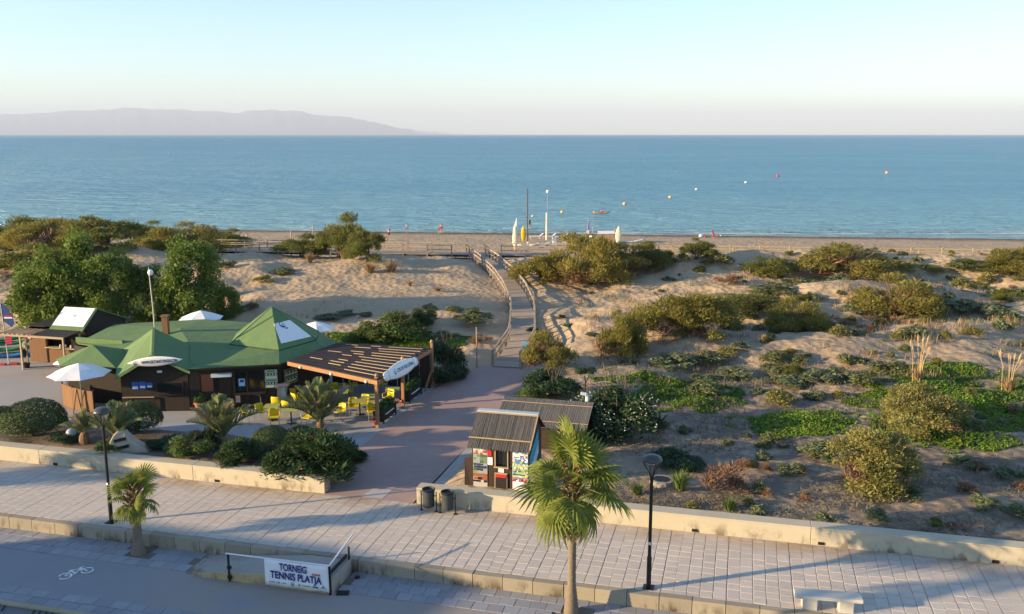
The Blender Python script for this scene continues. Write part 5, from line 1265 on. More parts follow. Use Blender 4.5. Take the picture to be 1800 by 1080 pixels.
# signs and poles by the walk
sg = thing('info_sign', 'small blue notice on a wooden post at the foot of the boardwalk', 'sign', P(923, 648, 0))
mb = MB(); mb.box((0, 0, .75), (.1, .1, 1.5)); mb.build('post', RAILW, sg); mb = MB(); mb.box((0, -.07, 1.45), (.32, .03, .42)); mb.build('panel', M('sky_blue_panel', (.16, .42, .6), .5, .12, 4, 0), sg)
pl = thing('wooden_pole', 'thin bare wooden pole left of the foot of the boardwalk', 'pole', P(838, 644, 0))
mb = MB(); mb.tube([(0, 0, -.1), (.01, 0, 1.2), (0, 0, 2.45)], [.05, .045, .035], 7); mb.build('shaft', RAILW, pl)

# ================================================================== VEGETATION
BARK = wood('bark', (.13, .10, .075), (1, 1, .3), .4, .9, .2)
L_TREE = leafmat('tree_leaf', (.06, .12, .02), (.19, .255, .05), .45, sc=.7)
L_TAM = leafmat('tamarisk_leaf', (.14, .16, .035), (.32, .285, .07), .5, sc=.8, dry=(.30, .19, .07), dryamt=.1)
L_TAMD = leafmat('dark_tamarisk_leaf', (.10, .135, .035), (.21, .22, .06), .5, sc=.8, dry=(.18, .11, .045), dryamt=.02)
L_SHR = leafmat('dune_shrub_leaf', (.09, .115, .045), (.17, .19, .08), .2, sc=1.0)
L_BLUE = leafmat('grey_green_leaf', (.09, .125, .065), (.165, .195, .10), .2, sc=1.0)
L_DRY = leafmat('dry_straw', (.26, .17, .085), (.40, .29, .16), .3, sc=2)
L_DEAD = leafmat('dead_brush', (.15, .085, .05), (.26, .16, .1), .15, sc=2)
L_CLIP = leafmat('clipped_leaf', (.03, .055, .018), (.065, .10, .025), .2, sc=2)
L_DARK = leafmat('dark_shrub_leaf', (.02, .045, .018), (.045, .085, .028), .2, sc=1.2)
L_OLE = leafmat('oleander_leaf', (.028, .06, .022), (.06, .11, .035), .25, sc=1.5)
L_LIGHT = leafmat('light_shrub_leaf', (.07, .13, .03), (.15, .2, .05), .35, sc=1.0)
L_YEL = leafmat('olive_gold_leaf', (.14, .15, .04), (.27, .25, .08), .3, sc=.9, dry=(.24, .16, .07), dryamt=.0)
L_MAT = leafmat('creeper_leaf', (.07, .155, .015), (.16, .26, .03), .25, sc=.6, dry=(.18, .19, .02), dryamt=.05)
L_PALM = leafmat('palm_leaf', (.11, .155, .028), (.27, .305, .058), .42, sc=2)
L_PALMD = leafmat('dead_palm_leaf', (.22, .15, .08), (.36, .26, .14), .25, sc=3)
L_DATE = leafmat('date_leaf', (.105, .145, .055), (.21, .245, .11), .25, sc=3, dry=(.30, .22, .12), dryamt=.04)
def clumps(seed, k, kind):
    g_ = np.random.default_rng(seed); out = []
    for i in range(k):
        if kind == 'mound': a = g_.random() * 6.283; r = .34 * math.sqrt(g_.random()); z = .08 + .66 * g_.random() * (1 - r / .5); rad = g_.uniform(.12, .22)
        elif kind == 'rag': a = g_.random() * 6.283; r = .4 * math.sqrt(g_.random()); z = .06 + .74 * g_.random() ** .8 * (1 - (r / .52) ** 2) * (.75 + .5 * g_.random()); rad = g_.uniform(.06, .19)
        elif kind == 'tree': a = g_.random() * 6.283; r = .34 * math.sqrt(g_.random()); z = .14 + .72 * g_.random(); r *= 1.15 - abs(z - .5) * 1.0; rad = g_.uniform(.11, .2)
        else: a = g_.random() * 6.283; r = .3 * math.sqrt(g_.random()); z = .3 + .3 * g_.random(); rad = g_.uniform(.2, .3)
        out.append((r * math.cos(a), r * math.sin(a), z, rad))
    return out
def bush_mesh(name, seed, n, size, asp, mat, kind='mound', k=12, shell=.45, zs=1.0, wisp=0.0):
    g_ = np.random.default_rng(seed); cl = clumps(seed, k, kind); tot = sum(c[3] ** 2 for c in cl); parts = []
    for i, (x, y, z, r) in enumerate(cl):
        m_ = max(8, int(n * r * r / tot)); d = g_.normal(size=(m_, 3)); d[:, 2] = np.where(d[:, 2] < -.4 * abs(d[:, 2]) - .3, -d[:, 2], d[:, 2]); d /= np.linalg.norm(d, axis=1)[:, None]
        rr = (shell + (1 - shell) * g_.random(m_) ** .5) * (1 + g_.normal(size=m_) * .12)
        c = np.array((x, y, z)) + d * rr[:, None] * r * np.array((1, 1, zs)); c[:, 2] = np.maximum(c[:, 2], .01 + .05 * g_.random(m_))
        if wisp:                                # feathery sprays pointing up and out
            t = d * .7 + g_.normal(size=(m_, 3)) * .45; t[:, 2] += wisp; t /= np.linalg.norm(t, axis=1)[:, None]
        else:
            t = g_.normal(size=(m_, 3)); t[:, 2] *= .6; t /= np.linalg.norm(t, axis=1)[:, None]
        nr = np.cross(t, g_.normal(size=(m_, 3)) + d * 1.5); nr /= np.linalg.norm(nr, axis=1)[:, None]; b = nr
        s = (size * g_.uniform(.45, 1.4, m_) * np.where(g_.random(m_) < .06, 1.9, 1))[:, None]
        nn = np.cross(t, b)
        v = np.stack([c - t * s * .5, c + b * s * .5 / asp, c + t * s * .55 + nn * s * .12, c - b * s * .5 / asp], 1).reshape(-1, 3)
        parts.append((v, np.arange(4 * m_).reshape(m_, 4), 0))
    v, f, i_ = join_np(parts)
    return mesh_np(name, v, f, mat)
def stems_mesh(name, seed, k, mat, z1=.6, spread=.3, r0=.02):
    g_ = random.Random(seed); mb = MB()
    for i in range(k):
        a = g_.random() * 6.283; sp = spread * g_.uniform(.3, 1); h = z1 * g_.uniform(.7, 1.15)
        mb.tube([(g_.uniform(-.04, .04), g_.uniform(-.04, .04), -.05), (math.cos(a) * sp * .35, math.sin(a) * sp * .35, h * .45), (math.cos(a + .3) * sp, math.sin(a + .3) * sp, h)], [r0, r0 * .7, r0 * .3], 5)
    return mb.mesh(name, mat)
def tuft_mesh(name, seed, n, mat, lean=.5, wd=.02, droop=.25):
    g_ = np.random.default_rng(seed); a = g_.random(n) * 6.283; r0 = .12 * np.sqrt(g_.random(n)); ln = g_.uniform(.5, 1.0, n); le = lean * g_.random(n) * 1.1
    bx, by = r0 * np.cos(a), r0 * np.sin(a); ang = a + g_.normal(size=n) * .6
    dx, dy = np.cos(ang), np.sin(ang); vs = []
    px, py = -dy * wd, dx * wd
    for tt, w_ in ((0, 1), (.55, .8), (1, .1)):
        hx = bx + dx * le * ln * tt ** 1.5 * .6; hy = by + dy * le * ln * tt ** 1.5 * .6; h = ln * tt * (1 - droop * le * tt)
        vs.append(np.stack([hx - px * w_, hy - py * w_, h], 1)); vs.append(np.stack([hx + px * w_, hy + py * w_, h], 1))
    v = np.stack(vs, 1).reshape(-1, 3); i = np.arange(n) * 6
    f = np.concatenate([np.stack([i, i + 1, i + 3, i + 2], 1), np.stack([i + 2, i + 3, i + 5, i + 4], 1)])
    return mesh_np(name, v, f, mat)
def clip_mesh(seed):
    g_ = np.random.default_rng(seed); n = 13000; d = g_.normal(size=(n, 3)); d[:, 2] = np.abs(d[:, 2]) * .9 - .2; d /= np.linalg.norm(d, axis=1)[:, None]
    bumpy = 1 + .14 * (fbm(d[:, 0] * 3 + seed, d[:, 1] * 3 + d[:, 2] * 2) - .47) * 2; r = (.9 + .1 * g_.random(n)) * bumpy
    c = d * r[:, None] * np.array((.5, .5, .62)) + np.array((0, 0, .36)); c[:, 2] = np.maximum(c[:, 2], .02)
    nr = d + g_.normal(size=(n, 3)) * .45; nr /= np.linalg.norm(nr, axis=1)[:, None]; t = np.cross(nr, g_.normal(size=(n, 3))); t /= np.linalg.norm(t, axis=1)[:, None]; b = np.cross(nr, t); s = (.034 * g_.uniform(.6, 1.4, n))[:, None]
    v = np.stack([c - t * s * .5, c + b * s * .28, c + t * s * .5, c - b * s * .28], 1).reshape(-1, 3)
    return mesh_np('foliage', v, np.arange(4 * n).reshape(n, 4), L_CLIP)
V = {}
def variants(key, n, fn): V[key] = [fn(k) for k in range(n)]
variants('tree', 3, lambda k: bush_mesh('crown', 100 + k, 15000, .03, 1.6, L_TREE, 'tree', 34, .35))
variants('tam', 3, lambda k: bush_mesh('foliage', 200 + k, 15000, .05, 5, L_TAM, 'rag', 36, .25, 1.15, .9))
variants('tamd', 3, lambda k: bush_mesh('foliage', 220 + k, 14000, .05, 5, L_TAMD, 'rag', 36, .25, 1.15, .9))
variants('gold', 2, lambda k: bush_mesh('foliage', 240 + k, 24000, .03, 2.4, L_YEL, 'rag', 40, .3, 1.0, .3))
variants('light', 2, lambda k: bush_mesh('foliage', 260 + k, 8000, .042, 2.0, L_LIGHT, 'mound', 16, .35))
variants('dark', 2, lambda k: bush_mesh('foliage', 280 + k, 9000, .04, 2.2, L_DARK, 'mound', 16, .4))
variants('clip', 2, lambda k: clip_mesh(300 + k))
variants('ole', 2, lambda k: bush_mesh('foliage', 320 + k, 10000, .07, 4.5, L_OLE, 'mound', 18, .4, 1, .4))
variants('shr', 3, lambda k: bush_mesh('foliage', 340 + k, 1500, .09, 2.2, L_SHR, 'mound', 12, .35))
variants('blue', 3, lambda k: bush_mesh('foliage', 360 + k, 1500, .09, 2.2, L_BLUE, 'mound', 12, .35))
variants('yel', 2, lambda k: bush_mesh('foliage', 380 + k, 1500, .09, 2.6, L_YEL, 'mound', 10, .35, 1, .4))
variants('straw', 3, lambda k: tuft_mesh('blades', 400 + k, 150, L_DRY, .9, .022))
variants('dead', 2, lambda k: bush_mesh('foliage', 420 + k, 1300, .14, 9, L_DEAD, 'mound', 10, .2, 1, .6))
variants('green_tuft', 2, lambda k: tuft_mesh('blades', 440 + k, 160, L_LIGHT, .7, .02))
variants('stems', 3, lambda k: stems_mesh('stems', 460 + k, 12, BARK, .7, .36, .011))
variants('trunk', 2, lambda k: stems_mesh('trunk', 480 + k, 6, BARK, .75, .25, .022))
LEAFMATS = {}
def grow(px, py, wpx, hpx, key, name, label, cat, group=None, stems=None, on=None, base=None, lift=0.0):
    """plant whose foot is seen at (px, py) and whose outline is wpx x hpx photo pixels"""
    p = base if base is not None else (hit(px, py) if on is None else on(px, py))
    dep = p.y * _cp + (CAMH - p.z) * _sp
    k_ = 1.3 if key in ('tam', 'tamd') else 1.0 if key == 'clip' else 1.18 if key == 'tree' else 1.25; w_ = wpx / FPX * dep * k_; h_ = hpx / FPX * dep * (1.02 if key == 'tree' else min(k_, 1.2))
    me = V[key][rnd.randrange(len(V[key]))]; rz = rnd.random() * 6.28
    if stems:
        t = thing(name, label, cat, p + Vector((0, 0, lift)), rz, group); t.scale = (w_, w_, h_)
        inst(me.name.split('.')[0], me, t); inst(V[stems][0].name.split('.')[0], V[stems][rnd.randrange(len(V[stems]))], t)
        if key in ('tam', 'gold'): inst('dry_twigs', V['dead'][rnd.randrange(2)], t, (rnd.uniform(-.08, .08), rnd.uniform(-.15, 0), 0), (0, 0, rnd.random() * 6), (.8, .8, .7))
        return t
    o = inst(name, me, None, p + Vector((0, 0, lift)), (0, 0, rz), (w_, w_, h_)); tag(o, label, cat, group); return o
TR = 'trees behind the bar'
for a in ((70, 590, 110, 125, 'low broad leafed tree at the left end of the trees behind the bar'), (125, 592, 115, 185, 'tallest twin topped leafy tree behind the surf hut'), (205, 592, 105, 150, 'leafy tree behind the gap between surf hut and bar'),
          (275, 592, 95, 125, 'dark leafy tree behind the mast'), (338, 590, 115, 168, 'pointed leafy tree right of the mast'), (398, 582, 58, 78, 'small leafy tree at the right end beside the parasol')):
    p = P(a[0], a[1], 0); grow(*a[:4], 'tree', 'leafy_tree', a[4], 'tree', TR, 'trunk', base=Vector((p.x, p.y, -.05)))
TM = 'tamarisk bushes along the beach'
for a in ((18, 442, 120, 60, 'tamd', 'dark tamarisk thicket at the far left edge'), (95, 440, 130, 62, 'tam', 'tall tamarisk thicket, second from the left edge'), (185, 440, 120, 58, 'tamd', 'tamarisk thicket behind the twin topped tree'), (250, 434, 90, 42, 'tamd', 'tamarisk before the sea left of the sandy gap'),
          (318, 446, 125, 48, 'tam', 'rounded olive tamarisk over the lit sand bank, left'), (395, 440, 80, 36, 'tamd', 'dark tamarisk at the left end of the beach walkway'), (40, 482, 130, 48, 'tamd', 'low tamarisk mound at the left edge below the thicket'),
          (530, 451, 85, 36, 'tamd', 'low tamarisk left of the tall bush by the walkway'), (597, 452, 90, 66, 'tamd', 'tall dark tamarisk by the walkway with people behind it'), (645, 460, 62, 58, 'tamd', 'round green tamarisk right beside the tall dark one'),
          (955, 493, 95, 56, 'tam', 'olive tamarisk just right of the boardwalk top'), (1030, 500, 120, 82, 'tam', 'large rusty tamarisk on the lit dune right of the boardwalk'), (1105, 474, 95, 52, 'tam', 'tamarisk beside the large rusty one'), (1152, 470, 70, 40, 'tamd', 'dark low tamarisk at the end of the centre row'),
          (1225, 456, 62, 34, 'tamd', 'small round tamarisk before the empty beach'), (1500, 482, 175, 54, 'tam', 'broad rusty tamarisk by the right walkway rail'), (1790, 482, 90, 42, 'tam', 'tamarisk at the right edge by the rail'), (1715, 474, 80, 16, 'tamd', 'low dark tamarisk left of the right edge one'),
          (1200, 585, 150, 84, 'tam', 'large tamarisk on the middle dune right of the boardwalk'), (1092, 625, 75, 72, 'tam', 'slanting tamarisk left of the middle dune one'), (1400, 583, 95, 58, 'tam', 'tamarisk in the hollow right of the middle dune'), (1572, 553, 140, 68, 'tam', 'rounded tamarisk on the lit hummock, right'),
          (1330, 545, 120, 30, 'tamd', 'low tamarisk mat behind the hollow'), (965, 645, 82, 68, 'tam', 'pale upright tamarisk at the foot of the boardwalk'), (1352, 482, 85, 30, 'tamd', 'bluish low bush under the right walkway')):
    grow(a[0], a[1], a[2], a[3], a[4], 'tamarisk', a[5], 'bush', TM, 'stems')
for a in ((1540, 862, 140, 122, 'gold', 'golden olive shrub tree with bare branches above the right wall'), (1612, 758, 125, 90, 'gold', 'dim olive shrub behind the golden shrub tree'), (972, 695, 95, 66, 'dark', 'dark shrub with a red flower beside the plaza end'), (940, 708, 60, 35, 'light', 'low leafy shrub at the plaza corner behind the reed hut'),
          (700, 598, 85, 62, 'light', 'pale green shrub behind the pergola'), (655, 600, 70, 45, 'light', 'bright low shrub left behind the pergola'), (742, 572, 48, 42, 'dark', 'dark shrub behind the pale one on the sand'),
          (785, 655, 62, 88, 'dark', 'dark tall shrub right of the pergola'), (770, 676, 75, 55, 'dark', 'dark round shrub at the plaza side of the pergola'), (800, 690 - 22, 45, 40, 'dark', 'small dark shrub spilling to the plaza')):
    grow(a[0], a[1], a[2], a[3], a[4], 'garden_shrub' if a[4] != 'gold' else 'olive_shrub', a[5], 'shrub', None, 'stems')
ol = grow(1090, 765, 135, 118, 'dark', 'white_oleander', 'big dark shrub speckled with white flowers behind the kiosks', 'shrub', None, 'stems')
def flowers(parent, n, col, seed, size=.035, zmin=.2):
    g_ = np.random.default_rng(seed); me = parent.children[0].data; k = len(me.vertices); co = np.empty(k * 3, np.float32); me.vertices.foreach_get('co', co); co = co.reshape(-1, 3)
    out = np.nonzero((np.hypot(co[:, 0], co[:, 1]) > .28) | (co[:, 2] > .62))[0]; pk = co[g_.choice(out, n)]; pk = pk[pk[:, 2] > zmin]
    vs = [leaf_quads(5, p * 1.03, (size, size, size), size * 1.6, 1.3, .6, .2, seed + i) for i, p in enumerate(pk)]
    v, f, _ = join_np([(a, b, 0) for a, b in vs]); o = link(bpy.data.objects.new('blossom', mesh_np('blossom', v, f, col)), parent); tag(o, kind='stuff')
FLW = leafmat('white_petal', (.62, .60, .56), (.8, .78, .76), .3); FLP = leafmat('pink_petal', (.55, .05, .09), (.7, .12, .18), .3)
flowers(ol, 430, FLW, 3, .008)
# garden behind the left wall
GS = lambda px, py: soil_hit(px, py)
for a in ((62, 772, 108, 66, 'clip', 'large round clipped bush at the left end of the garden'), (242, 768, 88, 55, 'clip', 'dark clipped bush behind the memorial rock'), (478, 806, 72, 54, 'clip', 'rounded clipped bush before the terrace palm'), (527, 772, 60, 36, 'clip', 'small dark clipped bush at the foot of the terrace palm'),
          (0, 755, 60, 36, 'clip', 'clipped bush cut by the left edge')):
    grow(*a[:4], a[4], 'clipped_bush', a[5], 'bush', 'clipped garden bushes', 'stems', on=GS)
oleander = grow(556, 835, 150, 92, 'ole', 'oleander', 'large oleander with pink blossoms at the corner of the wall', 'shrub', None, 'stems', on=GS); flowers(oleander, 7, FLP, 8, .012)
for a in ((612, 800, 55, 40, 'ole', 'feathery oleander sprays by the plaza edge'), (332, 810, 80, 44, 'light', 'bright green low shrub behind the wall'), (362, 795, 52, 52, 'dark', 'dark shrub with white flowers beside the first terrace palm'), (415, 822, 75, 50, 'ole', 'loose shrub between the palm and the clipped bush'),
          (200, 800, 60, 28, 'light', 'low flowering plants left of the memorial rock'), (118, 786, 50, 28, 'dark', 'low dark plants beside the globe lamp'), (290, 790, 70, 24, 'dark', 'low creeping plants right of the memorial rock')):
    grow(*a[:4], a[4], 'garden_shrub', a[5], 'shrub', 'loose garden shrubs', 'stems', on=GS)

# ---- palms
def fan_leaf(seed, nseg=30, L=1.0, droop=.25, mat=None, spread=150):
    """palmate leaf: stalk along +x, fan of narrow folded segments with drooping tips"""
    g_ = random.Random(seed); mb = MB(); st = .95
    mb.tube([(0, 0, 0), (st * .5, 0, .03), (st, 0, 0)], [.022, .016, .012], 5)
    for i in range(nseg):
        a = R(-spread + 2 * spread * (i + .5) / nseg) ; l = L * (1.0 - .25 * abs(a) / R(spread)) * g_.uniform(.9, 1.06); da = R(spread) / nseg * 1.05
        def pt(r, an, z): return (st + r * math.cos(an), r * math.sin(an), z)
        dz = lambda t: .16 * math.cos(a * .5) * t - droop * t ** 2.2 * l + g_.gauss(0, .012)
        z0, z1, z2, z3 = 0, dz(.45), dz(.75), dz(1.0) - .05
        fold = .03
        vs = [pt(0, a, 0), pt(l * .45, a - da, z1 - fold), pt(l * .45, a, z1 + fold * .4), pt(l * .45, a + da, z1 - fold), pt(l * .75, a - da * .55, z2 - fold), pt(l * .75, a, z2), pt(l * .75, a + da * .55, z2 - fold), pt(l * (1.0 + g_.uniform(-.04, .04)), a + g_.gauss(0, .02), z3)]
        mb.add(vs, [(0, 1, 2), (0, 2, 3), (1, 4, 5, 2), (2, 5, 6, 3), (4, 7, 5), (5, 7, 6)])
    return mb.mesh('frond', mat)
FANS = [fan_leaf(k, 26, .98, .22 + .16 * k, L_PALM) for k in range(4)]
DEADF = [fan_leaf(20 + k, 20, .7, .7, L_PALMD, 95) for k in range(2)]
TRUNK = M('palm_trunk', (.19, .15, .11), .9, .3, 9, .7, fine=18, dist=.03)
BOOT = M('palm_boot', (.20, .12, .065), .9, .4, 6, .5)
def fan_palm(p, h, rtr, nf, fsize, nd_, label, seed):
    t = thing('fan_palm', label, 'palm', p, 0, 'fan palms along the kerb'); g_ = random.Random(seed)
    prof = []; m_ = int(h / .12)
    for i in range(m_ + 1):
        z = h * i / m_; prof.append((rtr * (1.55 - .75 * min(1, z / (h * .25)) if z < h * .25 else .8 + .1 * math.sin(i * 2.1) * .3), z - .05))
        prof.append((prof[-1][0] * .88, z - .05 + .06))
    prof = prof[:-1]
    mb = MB(); mb.lathe(prof, 14); mb.build('trunk', TRUNK, t, smooth=True)
    hb_ = h + .15; mb = MB()
    for i in range(60):                          # old leaf bases
        a = i * 2.4; z = h - .55 + 1.1 * i / 60; r_ = rtr * (1.0 - .35 * i / 60)
        c, s_ = math.cos(a), math.sin(a); mb.bar((c * r_ * .8, s_ * r_ * .8, z), (c * (r_ + .2), s_ * (r_ + .2), z + .22), .07, .03)
    tag(mb.build('leaf_bases', BOOT, t), kind='stuff')
    top = h + .35
    for i in range(nf):
        f_ = (i + .5) / nf; az = i * 2.39996 + g_.gauss(0, .15); el = R(84 - 132 * f_ ** .9 + g_.gauss(0, 11))
        k = min(3, int(f_ * 4)); sc_ = fsize * g_.uniform(.72, 1.12) * (.85 if f_ < .15 else 1)
        inst('frond', FANS[k], t, (0, 0, top - .45 * f_), Euler((g_.gauss(0, .5), -el, az), 'XYZ'), (sc_,) * 3)
    for i in range(nd_):
        az = i * 2.399 + 1; el = R(-58 - 22 * g_.random()); sc_ = fsize * g_.uniform(.7, 1.0)
        inst('dead_frond', DEADF[i % 2], t, (0, 0, top - .6), Euler((g_.gauss(0, .4), -el, az), 'XYZ'), (sc_,) * 3)
    return t
fan_palm(W(-4.59, 25.39, ROAD_Z), 4.1, .165, 27, 1.0, 20, 'tall fan palm with a brown leaf skirt standing on the kerb before the kiosk', 1)
fan_palm(W(-20.06, 25.64, ROAD_Z), 2.05, .2, 20, .52, 5, 'short young fan palm beside the left street lamp', 2)
def pinnate(seed, L, mat, droop):
    g_ = random.Random(seed); mb = MB(); n = 26; pts = []
    for i in range(9): t = i / 8; pts.append(Vector((L * t * (1 - .12 * t), 0, L * (.25 * t - droop * t * t))))
    mb.tube(pts, [.022 * (1 - .8 * i / 8) for i in range(9)], 5)
    for i in range(n):
        t = .14 + .85 * i / n; k = t * 8; j = min(7, int(k)); p = pts[j].lerp(pts[j + 1], k - j); d = (pts[j + 1] - pts[j]).normalized()
        l = L * .27 * math.sin(math.pi * (.2 + .75 * t)) * g_.uniform(.85, 1.1)
        for s_ in (-1, 1):
            q = Vector((d.x * .75, s_ * .75, d.z * .75 + .42 + g_.gauss(0, .1))).normalized(); wv = d * .016
            mb.add([p - wv, p + wv, p + q * l * .6 + wv * .9, p + q * l - Vector((0, 0, .06 * l)), p + q * l * .6 - wv * .9], [(0, 1, 2, 4), (4, 2, 3)])
    return mb.mesh('frond', mat)
PINS = [pinnate(k, 1.0, L_DATE, .05 + .13 * k) for k in range(4)]
PIND = [pinnate(9, 1.0, leafmat('pale_date_leaf', (.22, .17, .10), (.34, .26, .16), .3, sc=3), .3)]
def date_palm(p, L, n, label, seed, up=78):
    t = thing('date_palm', label, 'palm', p, rnd.random() * 6, 'young date palms in the bar garden'); g_ = random.Random(seed)
    mb = MB(); mb.lathe([(.2, -.1), (.24, .1), (.2, .35), (.1, .5), (.0, .52)], 10); mb.build('stump', BOOT, t)
    for i in range(n):
        f_ = (i + .5) / n; el = R(up + 6 - 46 * f_ + g_.gauss(0, 5)); az = i * 2.39996 + g_.gauss(0, .2); k = min(3, int(f_ * 4))
        inst('frond', (PIND if i % 7 == 5 else PINS)[0 if i % 7 == 5 else k], t, (0, 0, .4), Euler((g_.gauss(0, .25), -el, az), 'XYZ'), (L * g_.uniform(.8, 1.05),) * 3)
date_palm(soil_hit(393, 792), 2.25, 30, 'feathery date palm before the bar door', 1)
p = P(563, 758, 0); date_palm(Vector((p.x, p.y, -.02)), 2.45, 32, 'feathery date palm on the terrace before the pergola', 2)
date_palm(soil_hit(208, 792), 1.9, 24, 'date palm with pale curled fronds behind the left lamp', 3)
date_palm(soil_hit(150, 790), 1.35, 18, 'small spiky palm left of the left lamp', 4, 70)
# agave and clipped standard tree by the oleander
ag = thing('agave', 'dark spiky agave at the foot of the white flowering shrub', 'agave', hit(1155, 752))
AG = M('agave_leaf', (.05, .07, .045), .6, .25, 5, .1)
for i in range(16):
    a = i * 2.4; el = R(80 - 4 * i); L = .95; d = Vector((math.cos(a) * math.cos(el), math.sin(a) * math.cos(el), math.sin(el))); s_ = Vector((-math.sin(a), math.cos(a), 0)) * .06
    mb = MB(); mb.add([-s_ * .7, s_ * .7, d * L * .5 + s_, d * L * .5 - s_, d * L - Vector((0, 0, .08))], [(0, 1, 2, 3), (3, 2, 4)]); o = mb.build('leaf', AG, ag); o.modifiers.new('t', 'SOLIDIFY').thickness = .02
tp = thing('topiary', 'small flat topped standard tree behind the white flowering shrub', 'tree', hit(1028, 690))
mb = MB(); mb.tube([(0, 0, -.05), (.03, 0, .5), (-.02, 0, .9)], [.035, .03, .025], 6); mb.tube([(.03, 0, .45), (.22, 0, .95)], [.025, .02], 6); mb.build('trunk', BARK, tp)
v_, f_, _ = join_np([(*leaf_quads(500, (-.2, 0, 1.15), (.34, .34, .2), .09, 1.8, seed=5), 0), (*leaf_quads(420, (.3, 0, 1.18), (.3, .3, .19), .09, 1.8, seed=6), 0)]); link(bpy.data.objects.new('crown', mesh_np('crown', v_, f_, L_DARK)), tp)

# ---- creeping mats (uncountable ground cover)
def creeper(name, px, py, rx, ry, n, seed, label, size=.14, mat=None, hgt=.16, base_fn=None):
    p = hit(px, py); g_ = np.random.default_rng(seed); a = g_.random(n) * 6.283; r = np.sqrt(g_.random(n)) * (.55 + 1.0 * fbm(np.cos(a) * 2.5 + seed, np.sin(a) * 2.5 + seed))
    x = p.x + r * np.cos(a) * rx; y = p.y + r * np.sin(a) * ry; z = H(x, y) + g_.random(n) * hgt * (1.1 - np.clip(r, 0, 1)) + .02
    kp = (fbm(x * .8 + seed, y * .8) + .35 * (fbm(x * 3, y * 3) - .47) + .22 * (1 - np.clip(r, 0, 1.2)) > .36 + .12 * g_.random(n)) ; x, y, z, r = x[kp], y[kp], z[kp], r[kp]; n = len(x)
    z = z + hgt * 2.2 * np.clip(fbm(x * .9, y * .9) - .42, 0, 1) * (1.1 - np.clip(r, 0, 1))
    c = np.stack([x, y, z], 1); nr = g_.normal(size=(n, 3)) * .5 + np.array((0, 0, 1)); nr /= np.linalg.norm(nr, axis=1)[:, None]
    t = np.cross(nr, g_.normal(size=(n, 3))); t /= np.linalg.norm(t, axis=1)[:, None]; b = np.cross(nr, t); s = (size * g_.uniform(.5, 1.4, n))[:, None]
    v = np.stack([c - t * s * .5, c + b * s * .22, c + t * s * .5, c - b * s * .22], 1).reshape(-1, 3)
    o = link(bpy.data.objects.new(name, mesh_np(name, v, np.arange(4 * n).reshape(n, 4), mat or L_MAT))); tag(o, label, 'ground cover', kind='stuff')
for a in (('creeping_plants', 1195, 695, 3.3, 2.6, 9000, 1, 'bright green creeping mat behind the white flowering shrub'), ('creeping_plants', 1130, 665, 2.6, .8, 2500, 2, 'thin green creeping strip on the sand behind the oleander'),
          ('creeping_plants', 1425, 745, 4.2, 1.8, 9000, 3, 'green creeping mat left of the golden shrub tree'), ('creeping_plants', 1680, 705, 5.0, 3.6, 16000, 4, 'large bright green creeping mat at the right'),
          ('creeping_plants', 1690, 780, 2.6, 1.6, 6000, 5, 'yellow green creeping mat below the large one'), ('creeping_plants', 1640, 655, 4.0, 1.6, 6000, 6, 'yellowish creeping mat behind the reed plumes'), ('creeping_plants', 625, 602, 3.2, 1.6, 4500, 7, 'green strip of grass behind the bar, left'), ('creeping_plants', 745, 600, 3.0, 1.5, 4500, 8, 'green strip of grass behind the pergola')):
    creeper(*a[:5], int(a[5] * 1.7), *a[6:], size=.17)
# dry litter lying on the near dune
LIT = leafmat('dry_litter', (.09, .07, .05), (.2, .155, .11), .1, sc=2)
g_ = np.random.default_rng(77); n = 60000
uu = g_.uniform(-9, 34, n); vv = 31.8 + 20 * g_.random(n) ** 1.5; x = uu * CA + vv * SA; y = -uu * SA + vv * CA
k = (fbm(x * .55, y * .55) + g_.random(n) * .3 > .62) & ~((uu < -5.8) & (vv < 43)); x, y = x[k], y[k]; n = len(x); z = H(x, y) + .02 + .05 * g_.random(n)
c = np.stack([x, y, z], 1); t = g_.normal(size=(n, 3)); t[:, 2] *= .3; t /= np.linalg.norm(t, axis=1)[:, None]; b = np.cross(t, np.array((0, 0, 1.0))); s = g_.uniform(.05, .22, n)[:, None]
v_ = np.stack([c - t * s * .5, c + b * s * .08, c + t * s * .5, c - b * s * .08], 1).reshape(-1, 3)
tag(link(bpy.data.objects.new('dry_litter', mesh_np('dry_litter', v_, np.arange(4 * n).reshape(n, 4), LIT))), 'dry twigs and leaf litter on the near sand', 'litter', kind='stuff')

